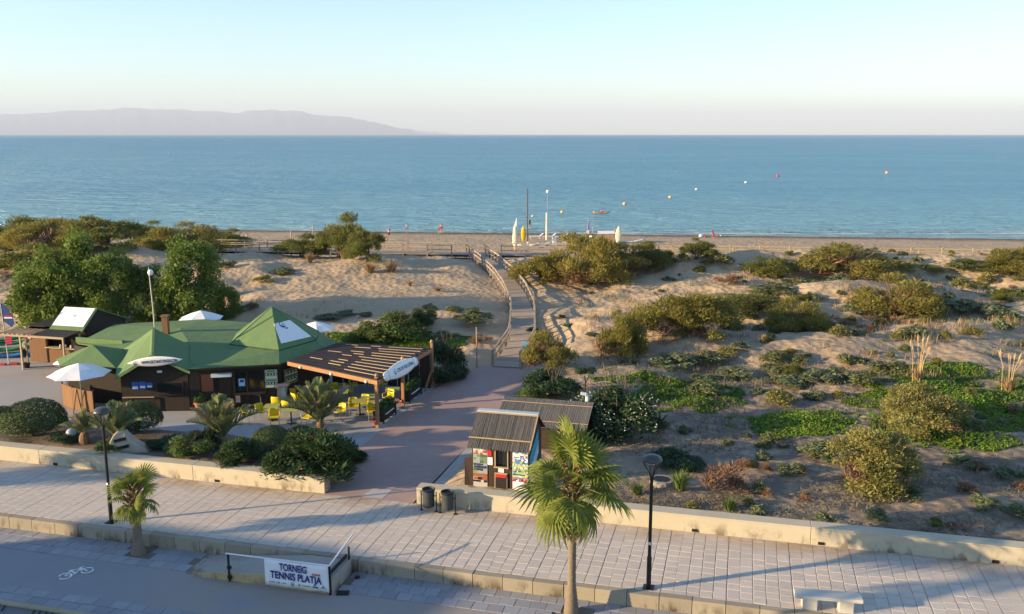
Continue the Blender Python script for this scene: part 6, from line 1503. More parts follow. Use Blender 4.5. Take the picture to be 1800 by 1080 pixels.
# ---- dune shrubs, one by one from the photograph
DS = 'low shrubs on the right dunes'
for a in ((1175, 642, 90, 26, 'blue', 'wide grey green shrub in front of the middle dune tamarisk'), (1245, 632, 60, 20, 'blue', 'grey green shrub right of the wide one below the middle dune'), (1290, 665, 70, 24, 'blue', 'dull shrub behind the bright creeping mat'), (1240, 650 + 22, 55, 22, 'blue', 'shrub at the far edge of the bright creeping mat'),
          (1280, 625, 40, 16, 'yel', 'yellowish shrub on the lit spot of the middle dune'), (1255, 600, 40, 24, 'yel', 'sunlit shrub at the foot of the large middle tamarisk'), (1300, 612, 36, 14, 'blue', 'small shrub on the slope right of the middle dune'), (1360, 636, 46, 22, 'shr', 'olive shrub on the shaded slope'), (1402, 642, 36, 20, 'shr', 'shrub right of the olive one on the slope'),
          (1395, 676, 70, 22, 'blue', 'grey shrub group below the slope'), (1445, 672, 60, 24, 'blue', 'dark green shrub right of the grey group'), (1430, 702, 48, 22, 'blue', 'shrub before the grey group'), (1372, 712, 58, 32, 'yel', 'yellow flowering shrub left of the green mats'), (1335, 692, 36, 12, 'blue', 'flat dark shrub beside the yellow one'),
          (1365, 600 - 82, 95, 18, 'shr', 'flat shrub band on the dune crest'), (1310, 560, 40, 22, 'blue', 'dark shrub in the hollow by the middle tamarisk'), (1500, 640, 44, 26, 'shr', 'shrub on the brown hummock, right centre'), (1475, 590, 40, 24, 'yel', 'sunlit shrub on the hummock left of the tall plumes'), (1495, 570, 34, 18, 'yel', 'orange lit shrub above it on the hummock'), (1545, 575, 28, 18, 'yel', 'green yellow shrub below the rounded tamarisk'),
          (1580, 600, 30, 22, 'yel', 'ochre shrub right under the rounded tamarisk'), (1660, 598, 20, 22, 'yel', 'single pointed tuft on the shaded sand'), (1620, 515, 40, 22, 'yel', 'shrub on the lit bank behind the rounded tamarisk'), (1690, 510, 44, 26, 'yel', 'rounded shrub on the right lit bank'), (1735, 500, 30, 24, 'yel', 'shrub at the top of the right lit bank'), (1640, 478, 36, 16, 'yel', 'brown shrub on the crest by the rail'), (1690, 474, 48, 22, 'blue', 'green shrub on the crest before the rail'),
          (1750, 522, 36, 18, 'blue', 'shrub right of the lit bank'), (1790, 520, 40, 22, 'blue', 'shrub at the right edge, mid dune'), (1700, 545, 70, 22, 'blue', 'dark flat shrub on the shaded slope, right'), (1755, 562, 70, 34, 'blue', 'dark shrub mass at the right, mid dune'), (1770, 580, 40, 24, 'blue', 'dark shrub below the mass at the right'), (1705, 590, 40, 20, 'yel', 'yellow flowering shrub on the shaded slope'), (1665, 560 - 36, 30, 14, 'blue', 'small shrub left of the lit bank'),
          (1650, 525 + 13, 60, 18, 'shr', 'shrub at the foot of the rounded tamarisk'), (1480, 660 + 8, 60, 26, 'blue', 'grey shrub left of the big green mat'), (1520, 680, 50, 30, 'shr', 'shrub where the big mat begins'), (1560, 655, 60, 30, 'shr', 'shrub left of the tall plumes'), (1280, 498, 48, 24, 'dead', 'brown dry bush on the lit dune crest'), (1340, 487, 30, 18, 'yel', 'green bush on the crest right of the brown one'),
          (1270, 462, 40, 20, 'shr', 'bush below the small tamarisk'), (1400, 500, 26, 14, 'straw', 'straw tuft on the crest near the broad tamarisk'), (1110, 605, 30, 14, 'blue', 'small shrub by the slanting tamarisk'), (1105, 640, 45, 12, 'blue', 'flat dark tuft before the slanting tamarisk'), (1000, 575, 22, 8, 'blue', 'tiny shrub on the sand right of the boardwalk'), (1040, 590, 26, 8, 'blue', 'second tiny shrub on the sand right of the boardwalk'),
          (985, 560, 20, 10, 'blue', 'dark tuft beside the boardwalk rail'), (942, 590, 30, 22, 'dark', 'dark plant against the boardwalk rail'),
          (1195, 862, 50, 34, 'green_tuft', 'bright green grass clump by the manhole'), (1190, 820, 90, 40, 'dark', 'dark shrub behind the right lamp'), (1270, 868, 95, 60, 'dead', 'big brown dead brush behind the right wall'), (1217, 893, 30, 16, 'yel', 'yellow flowering plant at the wall'), (1283, 900, 40, 24, 'green_tuft', 'pale green tuft close to the wall'), (1330, 905, 36, 22, 'blue', 'green tuft right of the pale one at the wall'), (1313, 885, 24, 12, 'yel', 'small yellow plant above the wall'),
          (1347, 874, 26, 16, 'dead', 'rusty tuft on the near sand'), (1415, 880, 26, 16, 'dead', 'rusty tuft left of the golden shrub tree'), (1455, 915, 34, 18, 'blue', 'dull tuft below the golden shrub tree'), (1540, 915, 46, 26, 'blue', 'grey tuft before the golden shrub tree'), (1645, 925, 24, 18, 'light', 'fresh green plant above the right wall'), (1700, 865, 36, 22, 'dead', 'brown tuft right of the golden shrub tree'),
          (1790, 905, 50, 28, 'blue', 'grey green plant at the lower right edge'), (1680, 945, 40, 12, 'dead', 'flat reddish tuft on top of the right wall'), (1795, 860, 30, 22, 'dead', 'rust brown tuft at the right edge'), (1600, 870, 60, 20, 'blue', 'low plants right of the golden shrub tree'), (1730, 890, 60, 20, 'blue', 'low dark plants near the right edge'), (1440, 800, 70, 34, 'blue', 'grey bush left of the golden shrub tree'), (1385, 830, 50, 24, 'blue', 'grey low bush on the near sand'),
          (1120, 870, 36, 20, 'green_tuft', 'grass tuft behind the wall left of the right lamp'), (1780, 840, 50, 22, 'blue', 'low grey bush near the right edge'), (1700, 820, 60, 18, 'blue', 'thin shrub below the yellow mat')):
    grow(a[0], a[1], a[2], a[3], a[4], 'dune_shrub' if a[4] not in ('straw', 'green_tuft') else 'grass_tuft', a[5], 'shrub', DS)
LS = 'plants on the left sand'
for a in ((465, 497, 36, 16, 'yel', 'yellowish plant on the sand behind the bar'), (495, 482, 44, 14, 'shr', 'flat green cushion plant on the left dune'), (398, 470, 40, 16, 'blue', 'dark cushion plant by the left dune ridge'), (400, 520, 26, 20, 'light', 'light green plant beside the small tree'), (545, 462, 22, 18, 'straw', 'straw tuft left of the walkway tamarisks'), (605, 455, 28, 20, 'straw', 'straw tuft below the tall walkway tamarisk'),
          (650, 480, 30, 18, 'straw', 'straw tuft below the round walkway tamarisk'), (688, 478, 30, 20, 'straw', 'straw clump on the dune right of the walkway tamarisks'), (720, 503, 14, 10, 'straw', 'tiny straw tuft on the open sand'), (770, 520 - 8, 20, 8, 'straw', 'flat straw tuft near the boardwalk'), (830, 568, 70, 26, 'shr', 'green shrub left of the boardwalk'), (800, 548, 40, 14, 'blue', 'small shrub above it left of the boardwalk'),
          (845, 605, 40, 20, 'dead', 'brown plants under the boardwalk rail'), (780, 595, 50, 16, 'blue', 'low shrub right of the shrubs behind the pergola'), (755, 545, 26, 14, 'blue', 'small dark shrub on the sand above the pergola shrubs'), (610, 553, 40, 8, 'blue', 'thin dark plants on the sand behind the pyramid roof'), (575, 560, 50, 8, 'blue', 'flat plant line on the sand behind the pyramid roof'), (640, 548 + 8, 30, 8, 'blue', 'short flat plant line right of the pyramid roof'),
          (440, 545, 30, 22, 'dead', 'dry clump on the sand beside the small tree')):
    grow(a[0], a[1], a[2], a[3], a[4], 'sand_plant' if a[4] != 'straw' else 'grass_tuft', a[5], 'plant', LS)
# tall plume grasses
PLUME = leafmat('plume', (.45, .33, .19), (.55, .43, .27), .3)
def plume_grass(px, py, hpx, n, label, seed):
    p = hit(px, py); dep = p.y * _cp + (CAMH - p.z) * _sp; h = hpx / FPX * dep; t = thing('plume_grass', label, 'grass', p); g_ = random.Random(seed)
    for i in range(n):
        a = g_.random() * 6.28; le = g_.uniform(.03, .18) * h; hh = h * g_.uniform(.75, 1.05); x_, y_ = math.cos(a), math.sin(a); b0 = g_.uniform(0, .3)
        mb = MB(); mb.tube([(x_ * b0, y_ * b0, -.05), (x_ * (b0 + le * .4), y_ * (b0 + le * .4), hh * .6), (x_ * (b0 + le), y_ * (b0 + le), hh * .84)], [.02, .016, .012], 4)
        mb.tube([(x_ * (b0 + le), y_ * (b0 + le), hh * .83), (x_ * (b0 + le * 1.1), y_ * (b0 + le * 1.1), hh * .92), (x_ * (b0 + le * 1.25), y_ * (b0 + le * 1.25), hh)], [.02, .045, .008], 5); mb.build('stalk', PLUME, t)
    me = tuft_mesh('blades', seed, 130, L_DRY, .8, .025); inst('blades', me, t, (0, 0, 0), (0, 0, 0), (h * .55, h * .55, h * .4))
plume_grass(1612, 672, 80, 13, 'tall straw plume grass standing above the green mat', 1)
plume_grass(1772, 690, 78, 8, 'second plume grass leaning at the right edge', 2)
# many little tufts nobody names singly, one by one on the right dunes
TF = 'little tufts scattered on the right dunes'
g2 = random.Random(4); n = 0
while n < 170:
    x, y = g2.uniform(3, 52), g2.uniform(33, 88)
    u = x * CA - y * SA; v = x * SA + y * CA
    if v < 32.2 or (u < -5.5 and v < 43) or abs(x) / y > .6: continue
    if x < 12 and 58 < y < 84 and g2.random() < .8: continue
    if fbm(np.array([x * .12]), np.array([y * .12]))[0] < .44: continue
    key = g2.choice(('blue', 'shr', 'yel', 'dead', 'straw', 'blue', 'shr')); s = g2.uniform(.3, .85) * (1.25 if y > 55 else 1)
    o = inst('dune_tuft', V[key][g2.randrange(len(V[key]))], None, (x, y, hz(x, y) - .02), (0, 0, g2.random() * 6), (s * 1.2, s * 1.2, s * .85))
    tag(o, 'little ' + dict(blue='grey green', shr='olive green', yel='yellowish', dead='brown dead', straw='straw coloured')[key] + ' tuft ' + ('near the right wall' if y < 42 else 'among the creeping mats' if y < 52 else 'on the middle dunes' if y < 68 else 'on the far lit dunes') + (', right third of view' if x / y > .3 else ', right of centre'), 'tuft', TF); n += 1

# grey low scrub that covers the near sand as one mass
g_ = np.random.default_rng(91); n = 120000
uu = g_.uniform(-9, 34, n); vv = 31.9 + 22 * g_.random(n) ** 1.25; x = uu * CA + vv * SA; y = -uu * SA + vv * CA
k = (fbm(x * .4 + 3, y * .5) + .5 * (fbm(x * 1.6, y * 1.6) - .47) > .50) & ~((uu < -5.6) & (vv < 43.5)) & (g_.random(n) < .8); x, y = x[k], y[k]; n = len(x); z = H(x, y) + .02 + .2 * g_.random(n) ** 2
c = np.stack([x, y, z], 1); t = g_.normal(size=(n, 3)); t[:, 2] = np.abs(t[:, 2]); t /= np.linalg.norm(t, axis=1)[:, None]; b = np.cross(t, g_.normal(size=(n, 3))); b /= np.linalg.norm(b, axis=1)[:, None]; s = g_.uniform(.06, .2, n)[:, None]
v_ = np.stack([c - t * s * .5, c + b * s * .1, c + t * s * .5, c - b * s * .1], 1).reshape(-1, 3)
L_SCR = leafmat('grey_scrub', (.085, .085, .058), (.17, .155, .105), .15, sc=1.2, dry=(.2, .14, .09), dryamt=.06)
tag(link(bpy.data.objects.new('dune_scrub', mesh_np('dune_scrub', v_, np.arange(4 * n).reshape(n, 4), L_SCR))), 'low grey scrub covering the shaded sand behind the right wall', 'scrub', kind='stuff')

# dry grass standing in loose drifts on the right dunes and along the crest
def drift(name, n, x0, x1, y0, y1, thr, seed, mat, hmin, hmax, label):
    g_ = np.random.default_rng(seed); x = g_.uniform(x0, x1, n); y = g_.uniform(y0, y1, n)
    bx, _ = bw_at(y); k = (fbm(x * .35 + seed, y * .42) + .6 * (fbm(x * 1.9, y * 1.9 + seed) - .47) > thr) & (np.abs(x - bx) > 2.2) & (x * SA + y * CA > 32.2); x, y = x[k], y[k]; n = len(x); z = H(x, y) - .02
    h = g_.uniform(hmin, hmax, n); a = g_.random(n) * 6.283; l = h * g_.uniform(.1, .6, n); wd = .012 + .012 * g_.random(n); px_, py_ = -np.sin(a) * wd, np.cos(a) * wd
    b0 = np.stack([x - px_, y - py_, z], 1); b1 = np.stack([x + px_, y + py_, z], 1)
    m0 = np.stack([x - px_ * .8 + np.cos(a) * l * .4, y - py_ * .8 + np.sin(a) * l * .4, z + h * .6], 1); m1 = np.stack([x + px_ * .8 + np.cos(a) * l * .4, y + py_ * .8 + np.sin(a) * l * .4, z + h * .6], 1)
    t0 = np.stack([x + np.cos(a) * l, y + np.sin(a) * l, z + h], 1)
    v = np.stack([b0, b1, m1, m0, t0, t0 + .004], 1).reshape(-1, 3); i = np.arange(n) * 6
    f = np.concatenate([np.stack([i, i + 1, i + 2, i + 3], 1), np.stack([i + 3, i + 2, i + 4, i + 5], 1)])
    tag(link(bpy.data.objects.new(name, mesh_np(name, v, f, mat))), label, 'dry grass', kind='stuff')
drift('dry_grass', 60000, 5, 52, 46, 89, .665, 3, L_DRY, .2, .6, 'straw coloured dry grass drifting over the right dunes')
drift('dead_scrub', 60000, 4, 50, 34, 72, .68, 8, L_DEAD, .12, .45, 'brown dead scrub between the shrubs of the right dunes')
drift('dry_grass', 9000, -34, -7, 64, 90, .66, 13, L_DRY, .15, .4, 'sparse dry grass on the sand left of the boardwalk')
drift('green_scrub', 70000, 5, 52, 40, 78, .68, 21, L_BLUE, .1, .38, 'grey green scrub filling the hollows of the right dunes')
# further middle-sized shrubs on the middle dunes
g2 = random.Random(12); n = 0
MS = 'middle sized shrubs of the right dunes'
while n < 28:
    x, y = g2.uniform(8, 48), g2.uniform(42, 80)
    if abs(x) / y > .6 or fbm(np.array([x * .2 + 4]), np.array([y * .2]))[0] < .49: continue
    key = g2.choice(('blue', 'shr', 'yel', 'blue', 'shr', 'dead', 'tamd')); s = g2.uniform(.9, 2.0)
    o = inst('dune_shrub', V[key][g2.randrange(len(V[key]))], None, (x, y, hz(x, y) - .03), (0, 0, g2.random() * 6), (s * 1.3, s * 1.3, s * .62))
    tag(o, dict(blue='grey green', shr='olive', yel='yellow green', dead='brown dead', tamd='feathery dark')[key] + ' dune shrub ' + ('behind the creeping mats' if y < 54 else 'on the middle dune slope' if y < 66 else 'below the dune crest') + (', right third of view' if x / y > .33 else ', right of centre') + (', larger' if s > 1.45 else ', smaller'), 'shrub', MS); n += 1

# ================================================================== BEACH THINGS
def on_beach(px, py): return hit(px, py)
def upright_board(px, py, hpx, wpx, mat, label):
    p = on_beach(px, py); dep = p.y; h = hpx / FPX * dep; w_ = wpx / FPX * dep
    o = inst('upright_board', surfboard_mesh('upright_board', h, w_, .12, mat, .7, .12), None, p + Vector((0, 0, h / 2)), Euler((R(90), 0, 0)).to_matrix().to_4x4() @ Matrix.Rotation(R(90), 4, 'Z') and (0, R(-90), 0))
    o.rotation_euler = (R(90), R(-90), 0); tag(o, label, 'surfboard', 'boards standing on the beach'); return o
CREAM = M('cream_board', (.72, .66, .5), .4, .08, 3, 0); YB = M('yellow_board', (.66, .45, .03), .4, .12, 3, 0)
upright_board(905.5, 440, 42, 9.5, CREAM, 'tall cream surfboard standing by the walkway'); upright_board(920, 426, 29, 8.5, YB, 'yellow board standing beside the tall cream one'); upright_board(1087, 432, 34, 11, CREAM, 'cream board with a yellow tip standing by the beach shack')
fl = thing('beach_flag', 'white pennant above the tall cream surfboard', 'flag', on_beach(908, 440))
mb = MB(); mb.cyl((0, 0, 0), (.0, 0, 4.2), .03, n=6); mb.build('pole', WRAIL, fl); mb = MB(); mb.add([(0, 0, 4.2), (-.45, 0, 2.9), (-.5, 0, 2.3), (0, 0, 2.5), (0, .03, 4.2), (-.45, .03, 2.9), (-.5, .03, 2.3), (0, .03, 2.5)], [(0, 1, 2, 3), (7, 6, 5, 4), (0, 4, 5, 1), (1, 5, 6, 2), (2, 6, 7, 3)]); mb.build('cloth', WCLOTH, fl)
def pole(px, py, hpx, r, mat, label, ball=None, name='beach_pole'):
    p = on_beach(px, py); h = hpx / FPX * p.y; t = thing(name, label, 'pole', p)
    mb = MB(); mb.tube([(0, 0, -.2), (0, 0, h)], [r, r * .8], 8); mb.build('shaft', mat, t)
    if ball: mb = MB(); mb.lathe([(0, 0)] + [(ball * math.sin(R(a)), ball - ball * math.cos(R(a))) for a in range(20, 180, 20)] + [(0, 2 * ball)], 10, (0, 0, h)); mb.build('globe', WGLOSS, t, smooth=True)
    return t
DPOLE = wood('dark_pole', (.12, .09, .07), (1, 1, .2), .3)
pole(927, 427, 96, .09, DPOLE, 'tall dark pole beside the yellow board'); pole(962, 432, 92, .035, M('grey_pole', (.3, .3, .3), .5, .1, 4, 0), 'very thin pole with a white ball on top', .22)
pole(960.5, 422, 48, .13, M('white_mast', (.7, .68, .62), .4, .08, 4, 0), 'thick white furled sail mast before the sea', name='furled_sail')
pole(512, 424, 18, .1, RAILW, 'short bleached post on the sand left of the volleyball post'); pole(551, 418, 22, .1, RAILW, 'taller bleached post on the sand beside the tall tamarisk')
ff = thing('feather_flag', 'white and purple feather flag on the beach', 'flag', on_beach(1031, 422))
mb = MB(); mb.tube([(0, 0, 0), (.1, 0, 1.4), (.25, 0, 2.9)], [.03, .025, .015], 6); mb.build('pole', WRAIL, ff)
mb = MB(); mb.mat(0).add([(-.12, 0, .1), (.16, 0, .1), (.4, 0, 1.4), (.02, 0, 1.4)], [(0, 1, 2, 3)]); mb.mat(1).add([(.02, 0, 1.4), (.4, 0, 1.4), (.42, 0, 2.5), (.24, 0, 2.95)], [(0, 1, 2, 3)]); o = mb.build('sail', [WCLOTH, M('purple_cloth', (.22, .1, .4), .7, .15, 4, 0)], ff); o.modifiers.new('t', 'SOLIDIFY').thickness = .02
# beach shack, stacked boards, loungers, chairs, boats
sh = thing('beach_shack', 'low plank shack with a pale tarp behind the tamarisks', 'shack', on_beach(1066, 428)); PINE = wood('shack_plank', (.40, .27, .16), (1, 1, .3), .3)
for k in range(9): mb = MB(); mb.box((-1.0 + k * .25, 0, .65), (.235, .06, 1.3)); mb.build('plank', PINE, sh)
mb = MB(); mb.slab([(-1.2, -.1, 1.35), (1.2, -.1, 1.4), (1.3, 1.6, 1.6), (-1.1, 1.6, 1.55)], .04); mb.build('tarp', WCLOTH, sh)
for x_, h_ in ((-1.2, 1.5), (1.15, 2.3), (-1.9, 2.2), (1.5, 1.8)): mb = MB(); mb.cyl((x_, .4, 0), (x_, .4, h_), .05, n=6); mb.build('pole', RAILW, sh)
def lounger(px, py, label):
    p = on_beach(px, py); t = thing('sun_lounger', label, 'lounger', p, .1, 'white loungers on the beach')
    mb = MB(); mb.box((0, 0, .38), (1.5, .55, .05)); mb.build('bed', WGLOSS, t)
    mb = MB(); mb.bar((.75, 0, .4), (1.25, 0, .78), .5, .04); mb.build('backrest', WGLOSS, t)
    for x_ in (-.65, .7): mb = MB(); mb.tube([(x_, -.26, 0), (x_, -.26, .38), (x_, .26, .38), (x_, .26, 0)], .025, 5); mb.build('leg', WGLOSS, t)
lounger(940, 420, 'white lounger frame nearest the tall dark pole'); lounger(962, 420, 'white lounger frame by the furled sail'); lounger(984, 420, 'white lounger frame right of the furled sail')
chw = None
for k, (px, py, lb) in enumerate(((975, 431, 'white beach chair left of its twin before the rail'), (992, 431, 'white beach chair right of its twin before the rail'), (1040, 428, 'white beach chair behind the tamarisk'))):
    p = on_beach(px, py); t = thing('beach_chair', lb, 'chair', p, .4 + k, 'white chairs on the beach')
    mb = MB(); mb.box((0, 0, .42), (.5, .5, .05)); mb.build('seat', WGLOSS, t); mb = MB(); mb.box((0, .26, .75), (.5, .05, .65)); mb.build('backrest', WGLOSS, t)
    for a in (-.22, .22):
        for b_ in (-.22, .22): mb = MB(); mb.cyl((a, b_, 0), (a, b_, .42), .03, n=5); mb.build('leg', WGLOSS, t)
WK = M('white_hull', (.66, .66, .64), .4, .08, 3, 0)
for px, py, mt, rz, L, lb in ((1008, 427, KY, .5, 3.4, 'orange kayak on the sand left of its twin'), (1022, 425, KY, -.3, 3.2, 'orange kayak lying crosswise on the sand'), (925, 434, WK, .05, 3.8, 'white kayak stacked by the tall cream board'), (938, 437, M('grey_hull', (.3, .3, .32), .5, .2, 3, 0), -.05, 3.8, 'grey kayak lying before the rail'), (948, 433, WK, .2, 3.4, 'second white kayak behind the rail'), (1107, 427, WK, .1, 4.2, 'white dinghy on the sand right of the shack')):
    p = on_beach(px, py); o = inst('kayak', kayak_mesh('kayak', L, mt), None, p, (0, 0, rz), (1, 1.2, 1.3)); tag(o, lb, 'kayak', 'boats on the beach')
for k, (px, py, w_, mt, lb) in enumerate(((1232, 417, .9, WK, 'white bundle on the beach left of the kneeling person'), (1240, 418, .5, RED, 'red bag on the beach beside the white bundle'), (1262, 416, .5, RED, 'red bag right of the kneeling person'), (1267, 415, .35, WK, 'white bag at the right of the beach things'))):
    p = on_beach(px, py); mb = MB(); mb.lathe([(.3, 0), (.4, .12), (.36, .3), (.2, .42), (0, .45)], 9); o = mb.build('bag', mt, None, smooth=True); o.location = p; o.scale = (w_, w_ * .8, w_); tag(o, lb, 'bag', 'bags on the beach')
mt_ = thing('beach_mat', 'pale green mat on the sand under the seated child', 'mat', on_beach(684, 422)); mb = MB(); mb.box((0, 0, .04), (1.8, .8, .05)); mb.build('cloth', M('mint_cloth', (.3, .5, .3), .8, .1, 4, 0), mt_)

# ---- buoys
def buoy(px, py, r, mat, label):
    r *= .78
    p = P(px, py, -2.0); t = thing('buoy', label, 'buoy', p, 0, 'buoys marking the bathing area'); mb = MB()
    mb.lathe([(0, -r * .5)] + [(r * math.sin(R(a)), r * .35 - r * math.cos(R(a))) for a in range(40, 180, 20)] + [(0, r * 1.35)], 14); mb.build('float', mat, t, smooth=True)
    mb = MB(); mb.lathe([(r * .12, r * 1.3), (r * .16, r * 1.55), (.0, r * 1.6)], 8); mb.build('eye', BLACKM, t)
BY = M('yellow_buoy', (.75, .55, .08), .4, .08, 3, 0); BO = M('orange_buoy', (.75, .38, .15), .4, .08, 3, 0); BWh = M('pale_buoy', (.75, .68, .5), .4, .08, 3, 0); BR_ = M('red_buoy', (.6, .06, .08), .4, .08, 3, 0)
for a in ((988, 374, .42, BY, 'small yellow buoy nearest the shore'), (1098, 360, .6, BO, 'orange yellow buoy right of the kayaker'), (1178, 348, .55, BY, 'yellow buoy, third along the line'), (1224, 334, .5, BWh, 'pale buoy, fourth along the line'), (1311, 322, .6, BWh, 'pale buoy left of the red one'), (1367, 311, .8, BR_, 'red buoy far out'), (1559, 305, .85, BO, 'pale orange buoy farthest to the right'), (936, 381, .3, BWh, 'tiny pale float near the swimmer')): buoy(*a)

# ---- people: one continuous skinned body each
SKIN = M('skin', (.42, .24, .16), .6, .1, 6, 0); HAIR = M('dark_hair', (.03, .02, .015), .6, .2, 9, 0)
def cloth(c): return M('clothes', c, .8, .15, 5, 0)
POSES = {
 'stand': dict(pel=(0, 0, .92), che=(0, 0, 1.32), nek=(0, .0, 1.48), hed=(0, -.03, 1.62), lk=(.11, -.02, .5), rk=(-.11, .03, .5), lf=(.12, .02, .06), rf=(-.12, .1, .06), le=(.27, .03, 1.12), re=(-.27, .03, 1.12), lh=(.28, -.1, .88), rh=(-.28, -.08, .88)),
 'walk': dict(pel=(0, 0, .91), che=(.02, 0, 1.31), nek=(.03, .0, 1.47), hed=(.05, -.02, 1.61), lk=(.16, -.05, .5), rk=(-.03, .08, .5), lf=(.3, .0, .07), rf=(-.26, .1, .08), le=(.2, .12, 1.1), re=(-.15, -.2, 1.1), lh=(.34, .05, .95), rh=(.02, -.24, .9)),
 'hands_head': dict(pel=(0, 0, .92), che=(0, 0, 1.32), nek=(0, 0, 1.48), hed=(0, -.02, 1.62), lk=(.1, -.02, .5), rk=(-.1, .02, .5), lf=(.1, 0, .06), rf=(-.1, .05, .06), le=(.42, 0, 1.58), re=(-.42, 0, 1.58), lh=(.14, .03, 1.68), rh=(-.14, .03, 1.68)),
 'bend': dict(pel=(-.1, 0, .88), che=(.2, 0, 1.12), nek=(.34, 0, 1.16), hed=(.46, 0, 1.12), lk=(.0, -.1, .48), rk=(-.02, .12, .48), lf=(.02, -.1, .06), rf=(-.08, .14, .06), le=(.3, -.2, .85), re=(.3, .2, .85), lh=(.42, -.12, .6), rh=(.42, .12, .6)),
 'sit': dict(pel=(0, 0, .12), che=(0, .08, .5), nek=(0, .06, .66), hed=(0, .02, .8), lk=(.18, -.4, .36), rk=(-.18, -.4, .36), lf=(.14, -.62, .05), rf=(-.14, -.62, .05), le=(.3, -.06, .34), re=(-.3, -.06, .34), lh=(.2, -.34, .32), rh=(-.2, -.34, .32)),
 'kneel': dict(pel=(0, 0, .38), che=(.1, 0, .78), nek=(.16, 0, .92), hed=(.2, 0, 1.06), lk=(.25, -.12, .08), rk=(.25, .12, .08), lf=(-.2, -.12, .06), rf=(-.2, .12, .06), le=(.3, -.22, .6), re=(.3, .22, .6), lh=(.48, -.12, .4), rh=(.48, .12, .4)),
 'paddle': dict(pel=(0, 0, .15), che=(.03, 0, .55), nek=(.04, 0, .7), hed=(.06, 0, .84), lk=(.45, -.12, .22), rk=(.45, .12, .22), lf=(.8, -.1, .12), rf=(.8, .1, .12), le=(.2, -.32, .5), re=(.2, .32, .42), lh=(.42, -.3, .66), rh=(.42, .34, .36)),
}
def person(p, pose, rz, top, bottom, label, h=1.7, extra_z=0.0):
    q = POSES[pose]; J = ['pel', 'che', 'nek', 'hed', 'lk', 'rk', 'lf', 'rf', 'le', 're', 'lh', 'rh']
    vs = [Vector(q[j]) for j in J]; sidev = Vector((0, 1, 0)) if pose in ('walk', 'bend', 'kneel', 'paddle') else Vector((1, 0, 0))
    sgn = -1 if pose in ('walk', 'bend', 'kneel', 'paddle') else 1
    ls, rs_ = vs[1] + sidev * .19 * sgn + Vector((0, 0, .06)), vs[1] - sidev * .19 * sgn + Vector((0, 0, .06))
    lhp, rhp = vs[0] + sidev * .1 * sgn - Vector((0, 0, .04)), vs[0] - sidev * .1 * sgn - Vector((0, 0, .04))
    fwd = Vector((0, -1, 0)) if sgn == 1 else Vector((1, 0, 0))
    lt, rt = vs[6] + fwd * .16, vs[7] + fwd * .16; lt.z -= .02; rt.z -= .02
    crown = vs[3] + (vs[3] - vs[2]).normalized() * .1; waist = vs[0].lerp(vs[1], .45)
    pts = vs + [ls, rs_, lhp, rhp, lt, rt, crown, waist]          # 12..19
    ed = [(0, 19), (19, 1), (1, 2), (2, 3), (3, 18), (1, 12), (12, 8), (8, 10), (1, 13), (13, 9), (9, 11), (0, 14), (14, 4), (4, 6), (6, 16), (0, 15), (15, 5), (5, 7), (7, 17)]
    rad = [.13, .14, .055, .095, .06, .06, .04, .04, .042, .042, .03, .03, .06, .06, .09, .09, .03, .03, .07, .12]
    me = bpy.data.meshes.new('person'); me.from_pydata([tuple(v * (h / 1.75)) for v in pts], ed, []); me.update()
    o = bpy.data.objects.new('person', me); COL.objects.link(o)
    sk = o.modifiers.new('skin', 'SKIN'); sk.use_smooth_shade = True
    for i, sv in enumerate(me.skin_vertices[0].data): sv.radius = (rad[i] * h / 1.75,) * 2; sv.use_root = (i == 0)
    o.modifiers.new('sub', 'SUBSURF').levels = 1
    bpy.context.view_layer.update(); dg = bpy.context.evaluated_depsgraph_get(); m2 = bpy.data.meshes.new_from_object(o.evaluated_get(dg))
    m2.materials.clear()
    for m in (SKIN, cloth(top), cloth(bottom), HAIR): m2.materials.append(m)
    k = h / 1.75; P0 = vs[0] * k; C0 = vs[1] * k; Hd = vs[3] * k; N0 = vs[2] * k
    for f in m2.polygons:
        c = f.center; ax = (C0 - P0); t = (c - P0).dot(ax) / ax.dot(ax); dl = (c - P0 - ax * t).length; i = 0
        if (c - Hd).length < .19 * k and ((c - Hd).dot(fwd) < .02 * k or c.z > Hd.z + .06 * k): i = 3
        elif .12 < t < 1.12 and dl < .26 * k: i = 1
        elif min((c - P0).length, (c - pts[14] * k).length, (c - pts[15] * k).length, (c - (pts[14] * k).lerp(pts[4] * k, .4)).length, (c - (pts[15] * k).lerp(pts[5] * k, .4)).length) < .17 * k: i = 2
        f.material_index = i; f.use_smooth = True
    o.modifiers.clear(); o.data = m2; bpy.data.meshes.remove(me)
    o.location = p + Vector((0, 0, extra_z)); o.rotation_euler = (0, 0, rz); tag(o, label, 'person', 'people on the beach and in the water'); return o
def feet_at(px, py): return hit(px, py)
def shore_at(px, y): d = ray(px, 414); x = d[0] / d[1] * y; return Vector((x, y, max(hz(x, y), -2.1)))
person(hit(435, 421), 'sit', .3, (.6, .55, .5), (.4, .04, .04), 'person sitting on the sand left of the bleached posts, seen from behind')
person(shore_at(572, 138), 'stand', 2.8, (.06, .06, .1), (.05, .05, .06), 'dark clad person left of the tall tamarisk, left of two', 1.72)
person(shore_at(578.5, 137), 'stand', 3.6, (.55, .35, .3), (.35, .05, .04), 'person in pale top left of the tall tamarisk, right of two', 1.78)
person(shore_at(633, 138), 'stand', .5, (.6, .4, .36), (.55, .06, .05), 'person seen above the round tamarisk by the sea', 1.78)
person(hit(684, 420), 'hands_head', .2, (.6, .45, .45), (.03, .03, .05), 'person in dark shorts with both hands at the head', 1.66)
person(hit(680, 423), 'sit', .9, (.65, .5, .3), (.1, .1, .12), 'seated child on the green mat', 1.2)
person(shore_at(715, 144), 'stand', 2.2, (.3, .2, .25), (.12, .1, .25), 'lone person standing at the water edge', 1.6)
